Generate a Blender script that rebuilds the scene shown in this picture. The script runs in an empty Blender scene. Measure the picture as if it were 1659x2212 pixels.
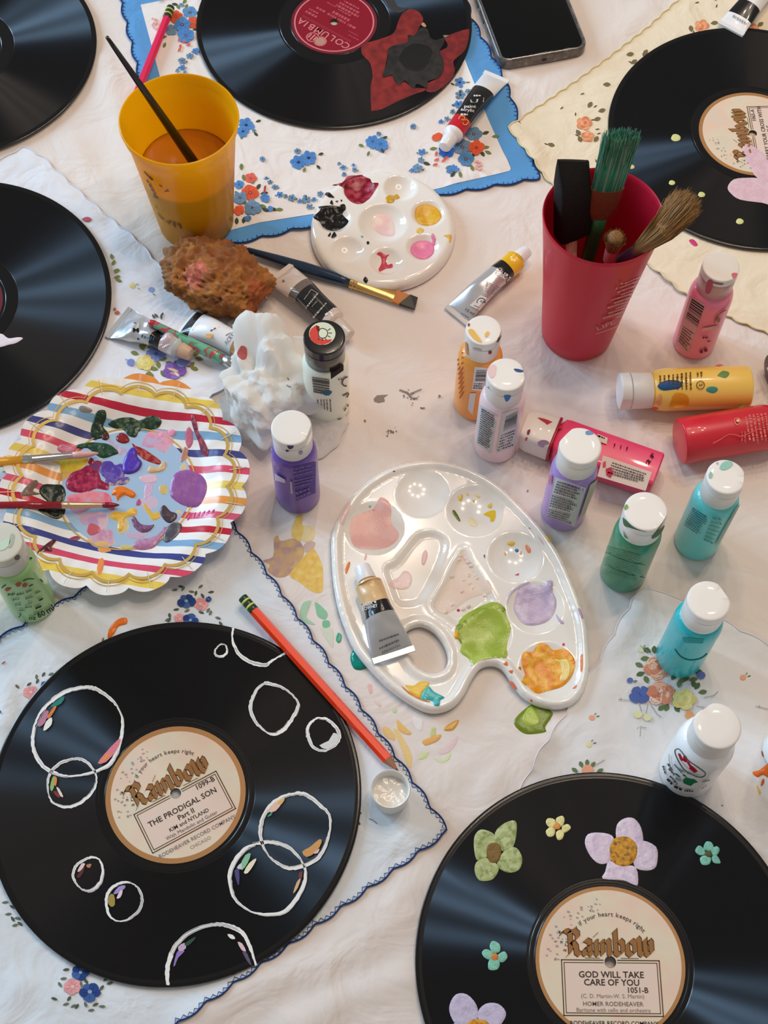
import bpy, bmesh, math, random
import numpy as np
from mathutils import Vector, Matrix, noise
from mathutils.geometry import delaunay_2d_cdt

# ---------------------------------------------------------------- camera
W, H = 1659, 2212
F, TH, RO, HC = 3056.286, 0.46903276, 0.01654366, 0.955196   # focal px, tilt from straight down, roll, height over the table
_r = Vector((1, 0, 0)); _f = Vector((0, math.sin(TH), -math.cos(TH))); _u = Vector((0, math.cos(TH), math.sin(TH)))
CR = _r*math.cos(RO) + _u*math.sin(RO); CU = -_r*math.sin(RO) + _u*math.cos(RO); CF = _f
CAMP = Vector((0, 0, HC))
scene = bpy.context.scene
col = scene.collection
cd = bpy.data.cameras.new('camera'); cam = bpy.data.objects.new('camera', cd); col.objects.link(cam)
cd.sensor_fit = 'VERTICAL'; cd.sensor_height = 36.0; cd.lens = F*36.0/H; cd.clip_start = 0.02
mc = Matrix((CR, CU, -CF)).transposed().to_4x4(); mc.translation = CAMP
cam.matrix_world = mc
scene.camera = cam

# ---------------------------------------------------------------- light
world = bpy.data.worlds.new('world'); scene.world = world; world.use_nodes = True
bg = world.node_tree.nodes['Background']; bg.inputs[0].default_value = (1.0, 0.95, 0.90, 1); bg.inputs[1].default_value = 0.28
def area(name, loc, target, sx, sy, power, color):
    l = bpy.data.lights.new(name, 'AREA'); l.shape = 'RECTANGLE'; l.size = sx; l.size_y = sy; l.energy = power; l.color = color
    o = bpy.data.objects.new(name, l); col.objects.link(o); o.location = loc
    o.rotation_euler = (Vector(target)-Vector(loc)).to_track_quat('-Z', 'Y').to_euler()
    return o
for wy, wp in ((1.05, 14), (1.75, 33), (2.30, 33)):            # three tall window panes at the left
    area('window_left_offscreen', (-2.35, wy, 1.05), (0, 0.55, 0), 0.24, 1.5, wp, (0.47, 0.74, 1.0))
for k in range(8):                      # bulbs of the chandelier over the table
    a = 2*math.pi*(k+0.3)/8
    l = bpy.data.lights.new('chandelier_bulb_offscreen', 'POINT'); l.energy = 5.0; l.shadow_soft_size = 0.022; l.color = (1.0, 0.80, 0.62)
    o = bpy.data.objects.new('chandelier_bulb_offscreen', l); col.objects.link(o)
    o.location = (0.28+0.30*math.cos(a), 0.98+0.30*math.sin(a), 1.38)
vs = scene.view_settings
vs.view_transform = 'Standard'; vs.look = 'None'; vs.gamma = 1.0; vs.use_curve_mapping = False; vs.exposure = -0.05

# ---------------------------------------------------------------- helpers
def lin(c):
    c = c/255.0
    return c/12.92 if c <= 0.04045 else ((c+0.055)/1.055)**2.4
def C(r, g=None, b=None, k=1.0):
    if g is None:
        h = r.lstrip('#'); r, g, b = int(h[0:2], 16), int(h[2:4], 16), int(h[4:6], 16)
    return (min(1, lin(r)*k), min(1, lin(g)*k), min(1, lin(b)*k), 1.0)

def U(px, py, z=0.0):
    d = CR*((px-W/2)/F) + CU*((H/2-py)/F) + CF
    t = (z-HC)/d.z
    p = CAMP + d*t
    return Vector((p.x, p.y, z))
def UZ(px, py, zf, dz=0.0):
    z = 0.0
    for _ in range(3):
        p = U(px, py, z); z = zf(p.x, p.y)+dz
    return U(px, py, z)
def crop(x0, y0, s):
    def f(*pts):
        return [(x0+s*a, y0+s*b) for a, b in pts]
    return f
def pxdist(p):
    return (Vector(p)-CAMP).dot(CF)/F        # metres per pixel at p

MATS = {}
def mat(name, color=(.8, .8, .8, 1), rough=.5, metal=0.0, spec=.5, coat=0.0, trans=0.0, ior=1.45, attr=False, bump=None, sss=0.0, aniso=0.0, coat_rough=.05, emit=None, alpha=1.0):
    if name in MATS: return MATS[name]
    m = bpy.data.materials.new(name); m.use_nodes = True
    nt = m.node_tree; b = nt.nodes['Principled BSDF']
    b.inputs['Base Color'].default_value = color if len(color) == 4 else (*color, 1)
    b.inputs['Roughness'].default_value = rough; b.inputs['Metallic'].default_value = metal
    b.inputs['Specular IOR Level'].default_value = spec; b.inputs['Coat Weight'].default_value = coat
    b.inputs['Coat Roughness'].default_value = coat_rough
    b.inputs['Transmission Weight'].default_value = trans; b.inputs['IOR'].default_value = ior
    b.inputs['Subsurface Weight'].default_value = sss; b.inputs['Alpha'].default_value = alpha
    if sss: b.inputs['Subsurface Radius'].default_value = (.01, .008, .006); b.inputs['Subsurface Scale'].default_value = .3
    if aniso: b.inputs['Anisotropic'].default_value = aniso
    if attr:
        a = nt.nodes.new('ShaderNodeVertexColor'); a.layer_name = 'Col'
        nt.links.new(a.outputs['Color'], b.inputs['Base Color'])
    if bump:
        sc, st, dist = bump
        tc = nt.nodes.new('ShaderNodeTexCoord'); n = nt.nodes.new('ShaderNodeTexNoise'); n.inputs['Scale'].default_value = sc; n.inputs['Detail'].default_value = 4
        bp = nt.nodes.new('ShaderNodeBump'); bp.inputs['Strength'].default_value = st; bp.inputs['Distance'].default_value = dist
        nt.links.new(tc.outputs['Object'], n.inputs['Vector']); nt.links.new(n.outputs['Fac'], bp.inputs['Height']); nt.links.new(bp.outputs['Normal'], b.inputs['Normal'])
    MATS[name] = m
    return m
def noise_mix(m, stops, scale, detail=4, rough_=.6, dist=0.0, vscale=(1, 1, 1)):
    """base colour from a noise driven ramp"""
    nt = m.node_tree; b = nt.nodes['Principled BSDF']
    tc = nt.nodes.new('ShaderNodeTexCoord'); mp = nt.nodes.new('ShaderNodeMapping'); mp.inputs['Scale'].default_value = vscale
    n = nt.nodes.new('ShaderNodeTexNoise'); n.inputs['Scale'].default_value = scale; n.inputs['Detail'].default_value = detail; n.inputs['Roughness'].default_value = rough_; n.inputs['Distortion'].default_value = dist
    r = nt.nodes.new('ShaderNodeValToRGB')
    while len(r.color_ramp.elements) < len(stops): r.color_ramp.elements.new(.5)
    for e, (p, c) in zip(r.color_ramp.elements, stops): e.position = p; e.color = c
    nt.links.new(tc.outputs['Object'], mp.inputs['Vector']); nt.links.new(mp.outputs['Vector'], n.inputs['Vector']); nt.links.new(n.outputs['Fac'], r.inputs['Fac']); nt.links.new(r.outputs['Color'], b.inputs['Base Color'])
    return m

INK = mat('printed_ink', attr=True, rough=.75, spec=.2)
PAINT = mat('wet_paint', attr=True, rough=.16, spec=.5, bump=(900, .35, .0006))
DRYPAINT = mat('dry_paint', attr=True, rough=.45, spec=.4, bump=(700, .5, .0006))
GLOSSINK = mat('gloss_ink', attr=True, rough=.25, spec=.5)

def thing(name, label, cat, loc=(0, 0, 0), rz=0.0, group=None, M=None):
    o = bpy.data.objects.new(name, None); col.objects.link(o)
    o.empty_display_size = .02
    m = M if M is not None else Matrix.Translation(Vector(loc)) @ Matrix.Rotation(rz, 4, 'Z')
    o.matrix_world = m; MW[o.name] = m.copy()
    o['label'] = label; o['category'] = cat
    if group: o['group'] = group
    return o
MW = {}
def wm(o):
    while o.parent is not None: o = o.parent
    return MW[o.name]
def build(name, v, f, m, parent=None, smooth=True, cols=None, world_space=False, vcols=None):
    me = bpy.data.meshes.new(name)
    if world_space and parent is not None:
        inv = wm(parent).inverted(); v = [inv @ Vector(p) for p in v]
    me.from_pydata([tuple(p) for p in v], [], f)
    if cols is not None:
        ca = me.color_attributes.new('Col', 'BYTE_COLOR', 'CORNER')
        arr = np.ones((len(me.loops), 4), dtype=np.float32); k = 0
        for fa, c in zip(f, cols):
            arr[k:k+len(fa)] = c; k += len(fa)
        ca.data.foreach_set('color', arr.ravel())
    if vcols is not None:
        ca = me.color_attributes.new('Col', 'FLOAT_COLOR', 'POINT')
        ca.data.foreach_set('color', np.asarray(vcols, dtype=np.float32).ravel())
    if smooth:
        me.polygons.foreach_set('use_smooth', [True]*len(me.polygons))
    if isinstance(m, (list, tuple)):
        for mm in m: me.materials.append(mm)
    else: me.materials.append(m)
    o = bpy.data.objects.new(name, me); col.objects.link(o)
    if parent is not None: o.parent = parent
    return o
def single(name, label, cat, v, f, m, loc=(0, 0, 0), rz=0.0, group=None, **k):
    """a thing that is one mesh; v in local coordinates"""
    o = build(name, v, f, m, None, **k)
    mm = Matrix.Translation(Vector(loc)) @ Matrix.Rotation(rz, 4, 'Z'); o.matrix_world = mm; MW[o.name] = mm
    o['label'] = label; o['category'] = cat
    if group: o['group'] = group
    return o
def autosmooth(o, deg=35):
    me = o.data
    try:
        me.set_sharp_from_angle(angle=math.radians(deg))
    except Exception: pass
    return o

def lathe(prof, n=48, cap0=True, cap1=True, warp=None):
    """profile [(r,z)...] about Z"""
    v, f = [], []
    for r, z in prof:
        for k in range(n):
            a = 2*math.pi*k/n
            p = (r*math.cos(a), r*math.sin(a), z)
            v.append(warp(p) if warp else p)
    for i in range(len(prof)-1):
        for k in range(n):
            k2 = (k+1) % n
            f.append((i*n+k, i*n+k2, (i+1)*n+k2, (i+1)*n+k))
    if cap0: f.append(tuple(range(n-1, -1, -1)))
    if cap1: f.append(tuple(range((len(prof)-1)*n, len(prof)*n)))
    return v, f
def tube(path, radii, n=10, caps=True):
    """round tube along 3d path"""
    path = [Vector(p) for p in path]; v, f = [], []
    up = Vector((0, 0, 1))
    for i, p in enumerate(path):
        d = (path[min(i+1, len(path)-1)]-path[max(i-1, 0)]).normalized()
        ref = up if abs(d.dot(up)) < .95 else Vector((1, 0, 0))
        a = d.cross(ref).normalized(); b = a.cross(d)
        r = radii[i] if isinstance(radii, (list, tuple)) else radii
        for k in range(n):
            t = 2*math.pi*k/n
            v.append(p + a*(r*math.cos(t)) + b*(r*math.sin(t)))
    for i in range(len(path)-1):
        for k in range(n):
            k2 = (k+1) % n
            f.append((i*n+k, (i+1)*n+k, (i+1)*n+k2, i*n+k2))
    if caps:
        f.append(tuple(range(n))); f.append(tuple(range(len(path)*n-1, (len(path)-1)*n-1, -1)))
    return v, f
def join(*vf):
    v, f = [], []
    for a, b in vf:
        o = len(v); v += list(a); f += [tuple(i+o for i in q) for q in b]
    return v, f
def pip(pts, poly):
    """points in polygon, vectorised"""
    P = np.asarray(pts, float); Q = np.asarray(poly, float)
    x, y = P[:, 0], P[:, 1]; ins = np.zeros(len(P), bool)
    x1, y1 = Q[:, 0], Q[:, 1]; x2, y2 = np.roll(x1, -1), np.roll(y1, -1)
    for a, b, c, d in zip(x1, y1, x2, y2):
        if b == d: continue
        cnd = ((b > y) != (d > y)) & (x < (c-a)*(y-b)/(d-b)+a)
        ins ^= cnd
    return ins
def edist(pts, poly):
    P = np.asarray(pts, float); Q = np.asarray(poly, float); best = np.full(len(P), 1e9)
    for i in range(len(Q)):
        a = Q[i]; b = Q[(i+1) % len(Q)]; d = b-a; L = d@d
        t = np.clip(((P-a)@d)/L, 0, 1) if L > 0 else np.zeros(len(P))
        best = np.minimum(best, np.hypot(*(P-(a+t[:, None]*d)).T))
    return best
def fill(poly, step, holes=(), jitter=0.0, extra=()):
    """triangulated interior of a 2d polygon with grid points; returns pts, tris, distance to the edge"""
    poly = [tuple(p) for p in poly]; P = np.asarray(poly)
    lo, hi = P.min(0), P.max(0)
    xs = np.arange(lo[0]+step*.5, hi[0], step); ys = np.arange(lo[1]+step*.5, hi[1], step*.87)
    G = []
    for j, y in enumerate(ys):
        for x in xs: G.append((x+(step*.5 if j % 2 else 0), y))
    G = np.asarray(G) if G else np.zeros((0, 2))
    if len(G):
        if jitter: G = G+np.random.RandomState(5).uniform(-jitter, jitter, G.shape)*step
        keep = pip(G, poly); G = G[keep]
    if len(G):
        keep = edist(G, poly) > step*.35
        for h in holes: keep &= (~pip(G, h)) & (edist(G, h) > step*.35)
        G = G[keep]
    pts = list(poly); edges = [(i, (i+1) % len(poly)) for i in range(len(poly))]
    for h in holes:
        o = len(pts); h = [tuple(p) for p in h]; pts += h
        edges += [(o+i, o+(i+1) % len(h)) for i in range(len(h))]
    pts += [tuple(g) for g in G]
    r = delaunay_2d_cdt([Vector(p) for p in pts], edges, [], 0, 1e-7)
    V = np.asarray([tuple(p) for p in r[0]]); T = [tuple(t) for t in r[2]]
    cen = np.asarray([V[list(t)].mean(0) for t in T])
    ok = pip(cen, poly)
    for h in holes: ok &= ~pip(cen, h)
    T = [t for t, k in zip(T, ok) if k]
    D = edist(V, poly)
    for h in holes: D = np.minimum(D, edist(V, h))
    return V, T, D
def smoothloop(pts, n=4):
    """closed catmull-rom"""
    out = []; L = len(pts)
    for i in range(L):
        p0, p1, p2, p3 = (np.asarray(pts[(i+k-1) % L], float) for k in range(4))
        for s in range(n):
            t = s/n
            out.append(tuple(.5*((2*p1)+(-p0+p2)*t+(2*p0-5*p1+4*p2-p3)*t*t+(-p0+3*p1-3*p2+p3)*t**3)))
    return out
def smoothline(pts, n=4):
    out = []; L = len(pts)
    for i in range(L-1):
        p0 = np.asarray(pts[max(i-1, 0)], float); p1 = np.asarray(pts[i], float); p2 = np.asarray(pts[i+1], float); p3 = np.asarray(pts[min(i+2, L-1)], float)
        for s in range(n):
            t = s/n
            out.append(tuple(.5*((2*p1)+(-p0+p2)*t+(2*p0-5*p1+4*p2-p3)*t*t+(-p0+3*p1-3*p2+p3)*t**3)))
    out.append(tuple(np.asarray(pts[-1], float)))
    return out

class Ink:
    """flat print: coloured polygons laid on a surface"""
    def __init__(s, zf=None, dz=.00025, hit=None):
        s.v = []; s.f = []; s.c = []; s.dz = dz; s.n = 0
        zf = zf or (lambda x, y: 0.0)
        s.P = hit or (lambda a, b, d: UZ(a, b, zf, d))
    def add(s, pts, c):
        o = len(s.v); s.v += [Vector(p) for p in pts]; s.f.append(tuple(range(o, o+len(pts)))); s.c.append(c)
    def px(s, pts, c, lift=0.0):
        s.n += 1
        s.add([s.P(a, b, s.dz+.00002*min(s.n, 50)+lift) for a, b in pts], c)
    def strip(s, pts, w, c, closed=False):
        """ribbon along pixel points; w = width(s) in px"""
        L = len(pts); s.n += 1; lft, rgt = [], []
        for i in range(L):
            a = pts[(i-1) % L] if (closed or i > 0) else pts[i]; b = pts[(i+1) % L] if (closed or i < L-1) else pts[i]
            dx, dy = b[0]-a[0], b[1]-a[1]; d = math.hypot(dx, dy) or 1
            ww = (w[i % len(w)] if isinstance(w, (list, tuple)) else w)/2
            lft.append((pts[i][0]-dy/d*ww, pts[i][1]+dx/d*ww)); rgt.append((pts[i][0]+dy/d*ww, pts[i][1]-dx/d*ww))
        dz = s.dz+.00002*min(s.n, 50)
        o = len(s.v); s.v += [s.P(*p, dz) for p in lft]+[s.P(*p, dz) for p in rgt]
        for i in range(L if closed else L-1):
            j = (i+1) % L
            s.f.append((o+i, o+j, o+L+j, o+L+i)); s.c.append(c)
    def flower(s, x, y, r, c, cc=None, n=5, rot=0.0, pet=.62, asp=.87, dark=None):
        rnd = random.Random(int(x*7+y*13)); n0 = s.n
        for k in range(n):
            a = rot+2*math.pi*(k+rnd.uniform(-.12, .12))/n; q = []; rr = r*rnd.uniform(.9, 1.15); p2 = min(pet, .8)*rnd.uniform(.85, 1.1)
            for t, w in ((.06, .10), (.3, .42), (.6, .62), (.82, .56), (.95, .3), (1.04, 0), (.95, -.3), (.82, -.56), (.6, -.62), (.3, -.42), (.06, -.10)):
                lx, ly = rr*t, rr*w*p2*(5.0/n)**.5
                q.append((x+lx*math.cos(a)-ly*math.sin(a), y+asp*(lx*math.sin(a)+ly*math.cos(a))))
            f_ = rnd.uniform(.86, 1.12); base = dark if (dark and k % 2) else c
            s.n = n0+k % 3; s.px(q, tuple(min(1, h*f_) for h in base[:3])+(1,))
            if r > 9: s.n = n0+4; s.strip([(x+rr*.25*math.cos(a), y+asp*rr*.25*math.sin(a)), (x+rr*.7*math.cos(a), y+asp*rr*.7*math.sin(a))], max(.8, r*.06), tuple(h*.68 for h in base[:3])+(1,))
        s.n = n0+6
        if cc: s.px([(x+r*.22*math.cos(t*math.pi/4), y+asp*r*.22*math.sin(t*math.pi/4)) for t in range(8)], cc)
        s.n = n0+7
    def leaf(s, x, y, L, ang, c, w=.36, asp=.87):
        a = math.radians(ang); q = []
        for t, k in ((0, 0), (.3, .8), (.6, 1), (.85, .6), (1, 0), (.85, -.6), (.6, -1), (.3, -.8)):
            lx, ly = L*t, L*w*.5*k
            q.append((x+lx*math.cos(a)-ly*math.sin(a), y-asp*(lx*math.sin(a)+ly*math.cos(a))))
        s.px(q, c)
    def dot(s, x, y, r, c, asp=.87, n=8):
        s.px([(x+r*math.cos(2*math.pi*t/n), y+asp*r*math.sin(2*math.pi*t/n)) for t in range(n)], c)
    def rose(s, x, y, r, c, dk, lt, rot=0.0):
        rnd = random.Random(int(x*3+y*5)); n0 = s.n
        for lay, (n, d, pr) in enumerate(((5, .58, .52), (5, .36, .38), (3, .18, .28))):
            for k in range(n):
                a = rot+lay*.7+2*math.pi*k/n; f_ = rnd.uniform(.0, 1.0)
                cc = tuple(p*(1-f_)+q*f_ for p, q in zip(c, lt if (k+lay) % 2 else dk))
                px_, py_ = x+r*d*math.cos(a), y+.87*r*d*math.sin(a); q = []
                for t in range(9):
                    b = 2*math.pi*t/9; lx, ly = r*pr*.85*math.cos(b), r*pr*.92*math.sin(b)
                    q.append((px_+lx*math.cos(a)-ly*math.sin(a), py_+.87*(lx*math.sin(a)+ly*math.cos(a))))
                s.n = n0+lay*5+k % 3; s.px(q, cc)
                if r > 10 and lay < 2: s.n = n0+lay*5+4; s.strip([(px_+r*pr*.6*math.cos(a+t), py_+.87*r*pr*.6*math.sin(a+t)) for t in (-1.1, -.5, 0, .5, 1.1)], r*.05, dk)
        s.n = n0+16; s.dot(x+r*.05, y, r*.12, dk); s.n = n0+17
    def text(s, string, size, M, c, align='CENTER', bold=0.0, zoff=0.0):
        """M: 2d local (x right, y up) -> world"""
        v, f = glyphs(string, align, bold)
        o = len(s.v); s.v += [M(x*size, y*size) for x, y in v]; s.f += [tuple(i+o for i in q) for q in f]; s.c += [c]*len(f)
    def fit(s, string, p0, p1, h, c, bold=0.0, asp=None):
        """lettering along the pixel line p0-p1, capital height h px"""
        v, f = glyphs(string, 'LEFT', bold); s.n += 1
        x0 = min(p[0] for p in v); x1 = max(p[0] for p in v); y1 = .69
        dx, dy = p1[0]-p0[0], p1[1]-p0[1]; L = math.hypot(dx, dy); ux, uy = dy/L*h, -dx/L*h
        o = len(s.v)
        for x, y in v:
            t = (x-x0)/(x1-x0); q = y/y1
            s.v.append(s.P(p0[0]+dx*t+ux*q, p0[1]+dy*t+uy*q, s.dz+.00002*min(s.n, 50)))
        s.f += [tuple(i+o for i in q) for q in f]; s.c += [c]*len(f)
    def scribble(s, p0, p1, h, c, seed=0, gap=.35, wr=(.6, 1.6)):
        """a line of print too small to read"""
        rnd = random.Random(seed); dx, dy = p1[0]-p0[0], p1[1]-p0[1]; L = math.hypot(dx, dy); t = 0
        while t < L:
            w = min(rnd.uniform(*wr)*h, L-t)
            if w > .2*h: s.strip([(p0[0]+dx*t/L, p0[1]+dy*t/L), (p0[0]+dx*(t+w)/L, p0[1]+dy*(t+w)/L)], h*rnd.uniform(.6, 1), c)
            t += w+gap*h
    def part(s, name, parent, m=None, kind=None, split=0.0):
        if not s.f: return None
        if split:
            cen = np.asarray([np.mean([tuple(s.v[i]) for i in q], 0) for q in s.f]); n = len(cen); lab = list(range(n))
            ext = np.asarray([max((s.v[i]-s.v[q[0]]).length for i in q)*.5 for q in s.f])
            def fd(i):
                while lab[i] != i: lab[i] = lab[lab[i]]; i = lab[i]
                return i
            for i in range(n):
                d = np.linalg.norm(cen[i+1:]-cen[i], axis=1)-ext[i+1:]-ext[i]
                for j in np.nonzero(d < split)[0]:
                    a, b = fd(i), fd(i+1+int(j))
                    if a != b: lab[a] = b
            out = []
            for r in sorted(set(fd(i) for i in range(n))):
                ids = [i for i in range(n) if fd(i) == r]; v, f = [], []
                for i in ids:
                    o = len(v); v += [s.v[q] for q in s.f[i]]; f.append(tuple(range(o, o+len(s.f[i]))))
                out.append(build(name, v, f, m or INK, parent, smooth=False, cols=[s.c[i] for i in ids], world_space=True))
            return out
        o = build(name, s.v, s.f, m or INK, parent, smooth=False, cols=s.c, world_space=True)
        if kind: o['kind'] = kind
        return o
def lathe_hit(c, rfun, ztop, zbot=0.0):
    """first point of the pixel ray on an upright round body"""
    def f(px, py, dz=0.0):
        d = CR*((px-W/2)/F)+CU*((H/2-py)/F)+CF
        z = ztop; st = .0006; last = None
        while z > zbot-.004:
            p = CAMP+d*((z-HC)/d.z); g = math.hypot(p.x-c[0], p.y-c[1])-rfun(z)-dz
            if g <= 0 and last is not None and last[1] > 0:
                t = last[1]/(last[1]-g+1e-12); zz = last[0]+(z-last[0])*t
                return CAMP+d*((zz-HC)/d.z)
            last = (z, g); z -= st
        # off the silhouette: clamp to the nearest point of the body
        best = min((abs(math.hypot(*(CAMP+d*((zz-HC)/d.z)).xy[:])-0) if False else abs(math.hypot((CAMP+d*((zz-HC)/d.z)).x-c[0], (CAMP+d*((zz-HC)/d.z)).y-c[1])-rfun(zz)), zz) for zz in [zbot+(ztop-zbot)*i/40 for i in range(41)])
        zz = best[1]; p = CAMP+d*((zz-HC)/d.z); r = rfun(zz)+dz; q = math.hypot(p.x-c[0], p.y-c[1]) or 1
        return Vector((c[0]+(p.x-c[0])/q*r, c[1]+(p.y-c[1])/q*r, zz))
    return f
_G = {}
def glyphs(string, align='CENTER', bold=0.0):
    k = (string, align, bold)
    if k not in _G:
        cu = bpy.data.curves.new('t', 'FONT'); cu.body = string; cu.align_x = align; cu.align_y = 'BOTTOM_BASELINE'; cu.size = 1; cu.resolution_u = 2; cu.offset = bold; cu.fill_mode = 'FRONT'
        ob = bpy.data.objects.new('t', cu); me = ob.to_mesh()
        _G[k] = ([(p.co.x, p.co.y) for p in me.vertices], [tuple(q.vertices) for q in me.polygons])
        ob.to_mesh_clear(); bpy.data.objects.remove(ob); bpy.data.curves.remove(cu)
    return _G[k]

def blob(name, parent, pts, zf, th, c, m=None, seed=0, rough=.25, step=None, smooth=3, streak=None, c2=None, mixs=300, edge=.22):
    """a dab of paint with relief; pts in pixels on the surface zf"""
    pts = smoothloop(pts, smooth) if smooth else list(pts)
    W2 = [UZ(a, b, zf) for a, b in pts]
    poly = [(p.x, p.y) for p in W2]
    P = np.asarray(poly); ext = P.max(0)-P.min(0)
    step = step or max(.0009, min(ext)/14)
    V, T, D = fill(poly, step)
    e = min(ext)*edge+1e-6
    v = []
    for (x, y), d in zip(V, D):
        k = min(1.0, d/e); h = math.sqrt(max(0, 1-(1-k)**2))
        n = noise.noise(Vector((x*260, y*260, seed*3.1)))*rough + noise.noise(Vector((x*700, y*700, seed*1.7)))*rough*.5
        if streak: n += .5*rough*math.sin((x*math.cos(streak)+y*math.sin(streak))*2200+3*noise.noise(Vector((x*90, y*90, seed))))
        v.append((x, y, zf(x, y)+.00012+th*h*max(.15, 1+n)))
    vc = []
    for x, y in V:
        cc = np.asarray(c)
        if c2:
            for q_, c_ in enumerate(c2):
                q = noise.noise(Vector((x*mixs, y*mixs, seed+9.5+4.3*q_)))+.5*noise.noise(Vector((x*mixs*2.7, y*mixs*2.7, seed+1.5+4.3*q_)))
                w = min(1, max(0, (q-.02)/.3)); cc = cc*(1-w)+np.asarray(c_)*w
        vc.append(cc)
    return build(name, v, [tuple(t) for t in T], m or PAINT, parent, vcols=vc, world_space=True)
# ---------------------------------------------------------------- table linen
def ridge_field(specs):
    segs = []
    for pts, amp, wid in specs:
        P = [U(*p) for p in pts]
        for a, b in zip(P[:-1], P[1:]): segs.append((a.x, a.y, b.x-a.x, b.y-a.y, (b-a).length_squared, amp, wid))
    def f(x, y):
        best = 0.0
        for ax, ay, dx, dy, L, amp, wid in segs:
            t = ((x-ax)*dx+(y-ay)*dy)/L
            tt = 0 if t < 0 else (1 if t > 1 else t)
            d2 = ((x-ax-tt*dx)**2+(y-ay-tt*dy)**2)/(wid*wid)
            if d2 < 9:
                h = amp*math.exp(-d2)
                if abs(h) > abs(best): best = h
        return best
    return f
RT = ridge_field([([(420, 2200), (560, 2120), (700, 2080), (850, 1990)], .0035, .012), ([(640, 2215), (760, 2150), (880, 2110)], .003, .011),
    ([(760, 2010), (850, 1950), (900, 1900)], .0022, .009), ([(222, 130), (262, 260), (300, 400), (345, 520)], .003, .012), ([(150, 300), (215, 400), (300, 520)], .002, .009),
    ([(1040, 170), (1150, 250)], .0015, .012), ([(1180, 190), (1290, 110), (1400, 20)], .002, .011), ([(1000, 560), (960, 640)], .0008, .015),
    ([(1243, 770), (1243, 930)], .0005, .0011), ([(1243, 930), (1180, 960)], .0003, .0015), ([(660, 900), (760, 1000), (880, 960)], .0006, .01),
    ([(1230, 1560), (1130, 1640), (1060, 1690)], .0022, .010), ([(960, 1690), (1040, 1640), (1090, 1600)], .0015, .010), ([(850, 1150), (720, 1100)], .0005, .02)])
def T(x, y):
    return -.0007+.0005*noise.noise(Vector((x*14, y*14, 3.3)))+RT(x, y)
def ease(a, b, x):
    t = max(0.0, min(1.0, (x-a)/(b-a))); return t*t*(3-2*t)

def cloth_mat(name, c1, c2, scale=9, bump=.25):
    m = mat(name, c1, rough=.92, spec=.15)
    noise_mix(m, [(.35, c1), (.7, c2)], scale, 3)
    nt = m.node_tree; b = nt.nodes['Principled BSDF']
    b.inputs['Sheen Weight'].default_value = .15
    tc = nt.nodes.new('ShaderNodeTexCoord'); n = nt.nodes.new('ShaderNodeTexNoise'); n.inputs['Scale'].default_value = 60; n.inputs['Detail'].default_value = 8; n.inputs['Roughness'].default_value = .62
    bp = nt.nodes.new('ShaderNodeBump'); bp.inputs['Strength'].default_value = bump; bp.inputs['Distance'].default_value = .002
    nt.links.new(tc.outputs['Object'], n.inputs['Vector']); nt.links.new(n.outputs['Fac'], bp.inputs['Height'])
    n3 = nt.nodes.new('ShaderNodeTexNoise'); n3.inputs['Scale'].default_value = 22; n3.inputs['Detail'].default_value = 3; n3.inputs['Distortion'].default_value = 1.2
    b3 = nt.nodes.new('ShaderNodeBump'); b3.inputs['Strength'].default_value = .5; b3.inputs['Distance'].default_value = .006
    nt.links.new(tc.outputs['Object'], n3.inputs['Vector']); nt.links.new(n3.outputs['Fac'], b3.inputs['Height']); nt.links.new(bp.outputs['Normal'], b3.inputs['Normal']); nt.links.new(b3.outputs['Normal'], b.inputs['Normal'])
    return m
CLOTHW = cloth_mat('tablecloth_cotton', C(236, 225, 218), C(236, 225, 218))

def make_tablecloth():
    xs = sorted(set([-1.1, -.9, -.75, -.62]+[round(-.52+.006*i, 4) for i in range(174)]+[.62, .75, .9, 1.1]))
    ys = sorted(set([-.5, -.3, -.15]+[round(-.02+.006*i, 4) for i in range(200)]+[1.3, 1.5, 1.7, 1.9]))
    v = [(x, y, T(x, y)) for y in ys for x in xs]; nx = len(xs)
    f = [(j*nx+i, j*nx+i+1, (j+1)*nx+i+1, (j+1)*nx+i) for j in range(len(ys)-1) for i in range(nx-1)]
    root = thing('tablecloth', 'large off-white cotton tablecloth with soft creases and paint stains under everything', 'tablecloth')
    o = build('cloth', v, f, CLOTHW, root)
    return root
TABLE = make_tablecloth()

def resample(pts, step, closed=True):
    P = [np.asarray(p, float) for p in pts]
    if closed: P.append(P[0])
    out = []; s = 0.0; nxt = 0.0; acc = []
    for a, b in zip(P[:-1], P[1:]):
        L = np.linalg.norm(b-a)
        while nxt <= s+L:
            out.append(tuple(a+(b-a)*((nxt-s)/L))); acc.append(nxt); nxt += step
        s += L
    if closed and np.linalg.norm(np.asarray(out[-1])-np.asarray(out[0])) < step*.5: out.pop(); acc.pop()
    return out, acc, s
def scallop(pts, amp, period, step=.0022):
    """world outline -> outward bumps"""
    P, S, L = resample(pts, step); n = len(P); per = L/max(1, round(L/period))
    A = .5*sum(P[i][0]*P[(i+1) % n][1]-P[(i+1) % n][0]*P[i][1] for i in range(n)); sg = 1 if A > 0 else -1
    out = []
    for i in range(n):
        a = P[(i-3) % n]; b = P[(i+3) % n]; dx, dy = b[0]-a[0], b[1]-a[1]; d = math.hypot(dx, dy) or 1
        k = amp*abs(math.sin(math.pi*S[i]/per))
        out.append((P[i][0]+sg*dy/d*k, P[i][1]-sg*dx/d*k))
    return out

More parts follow.
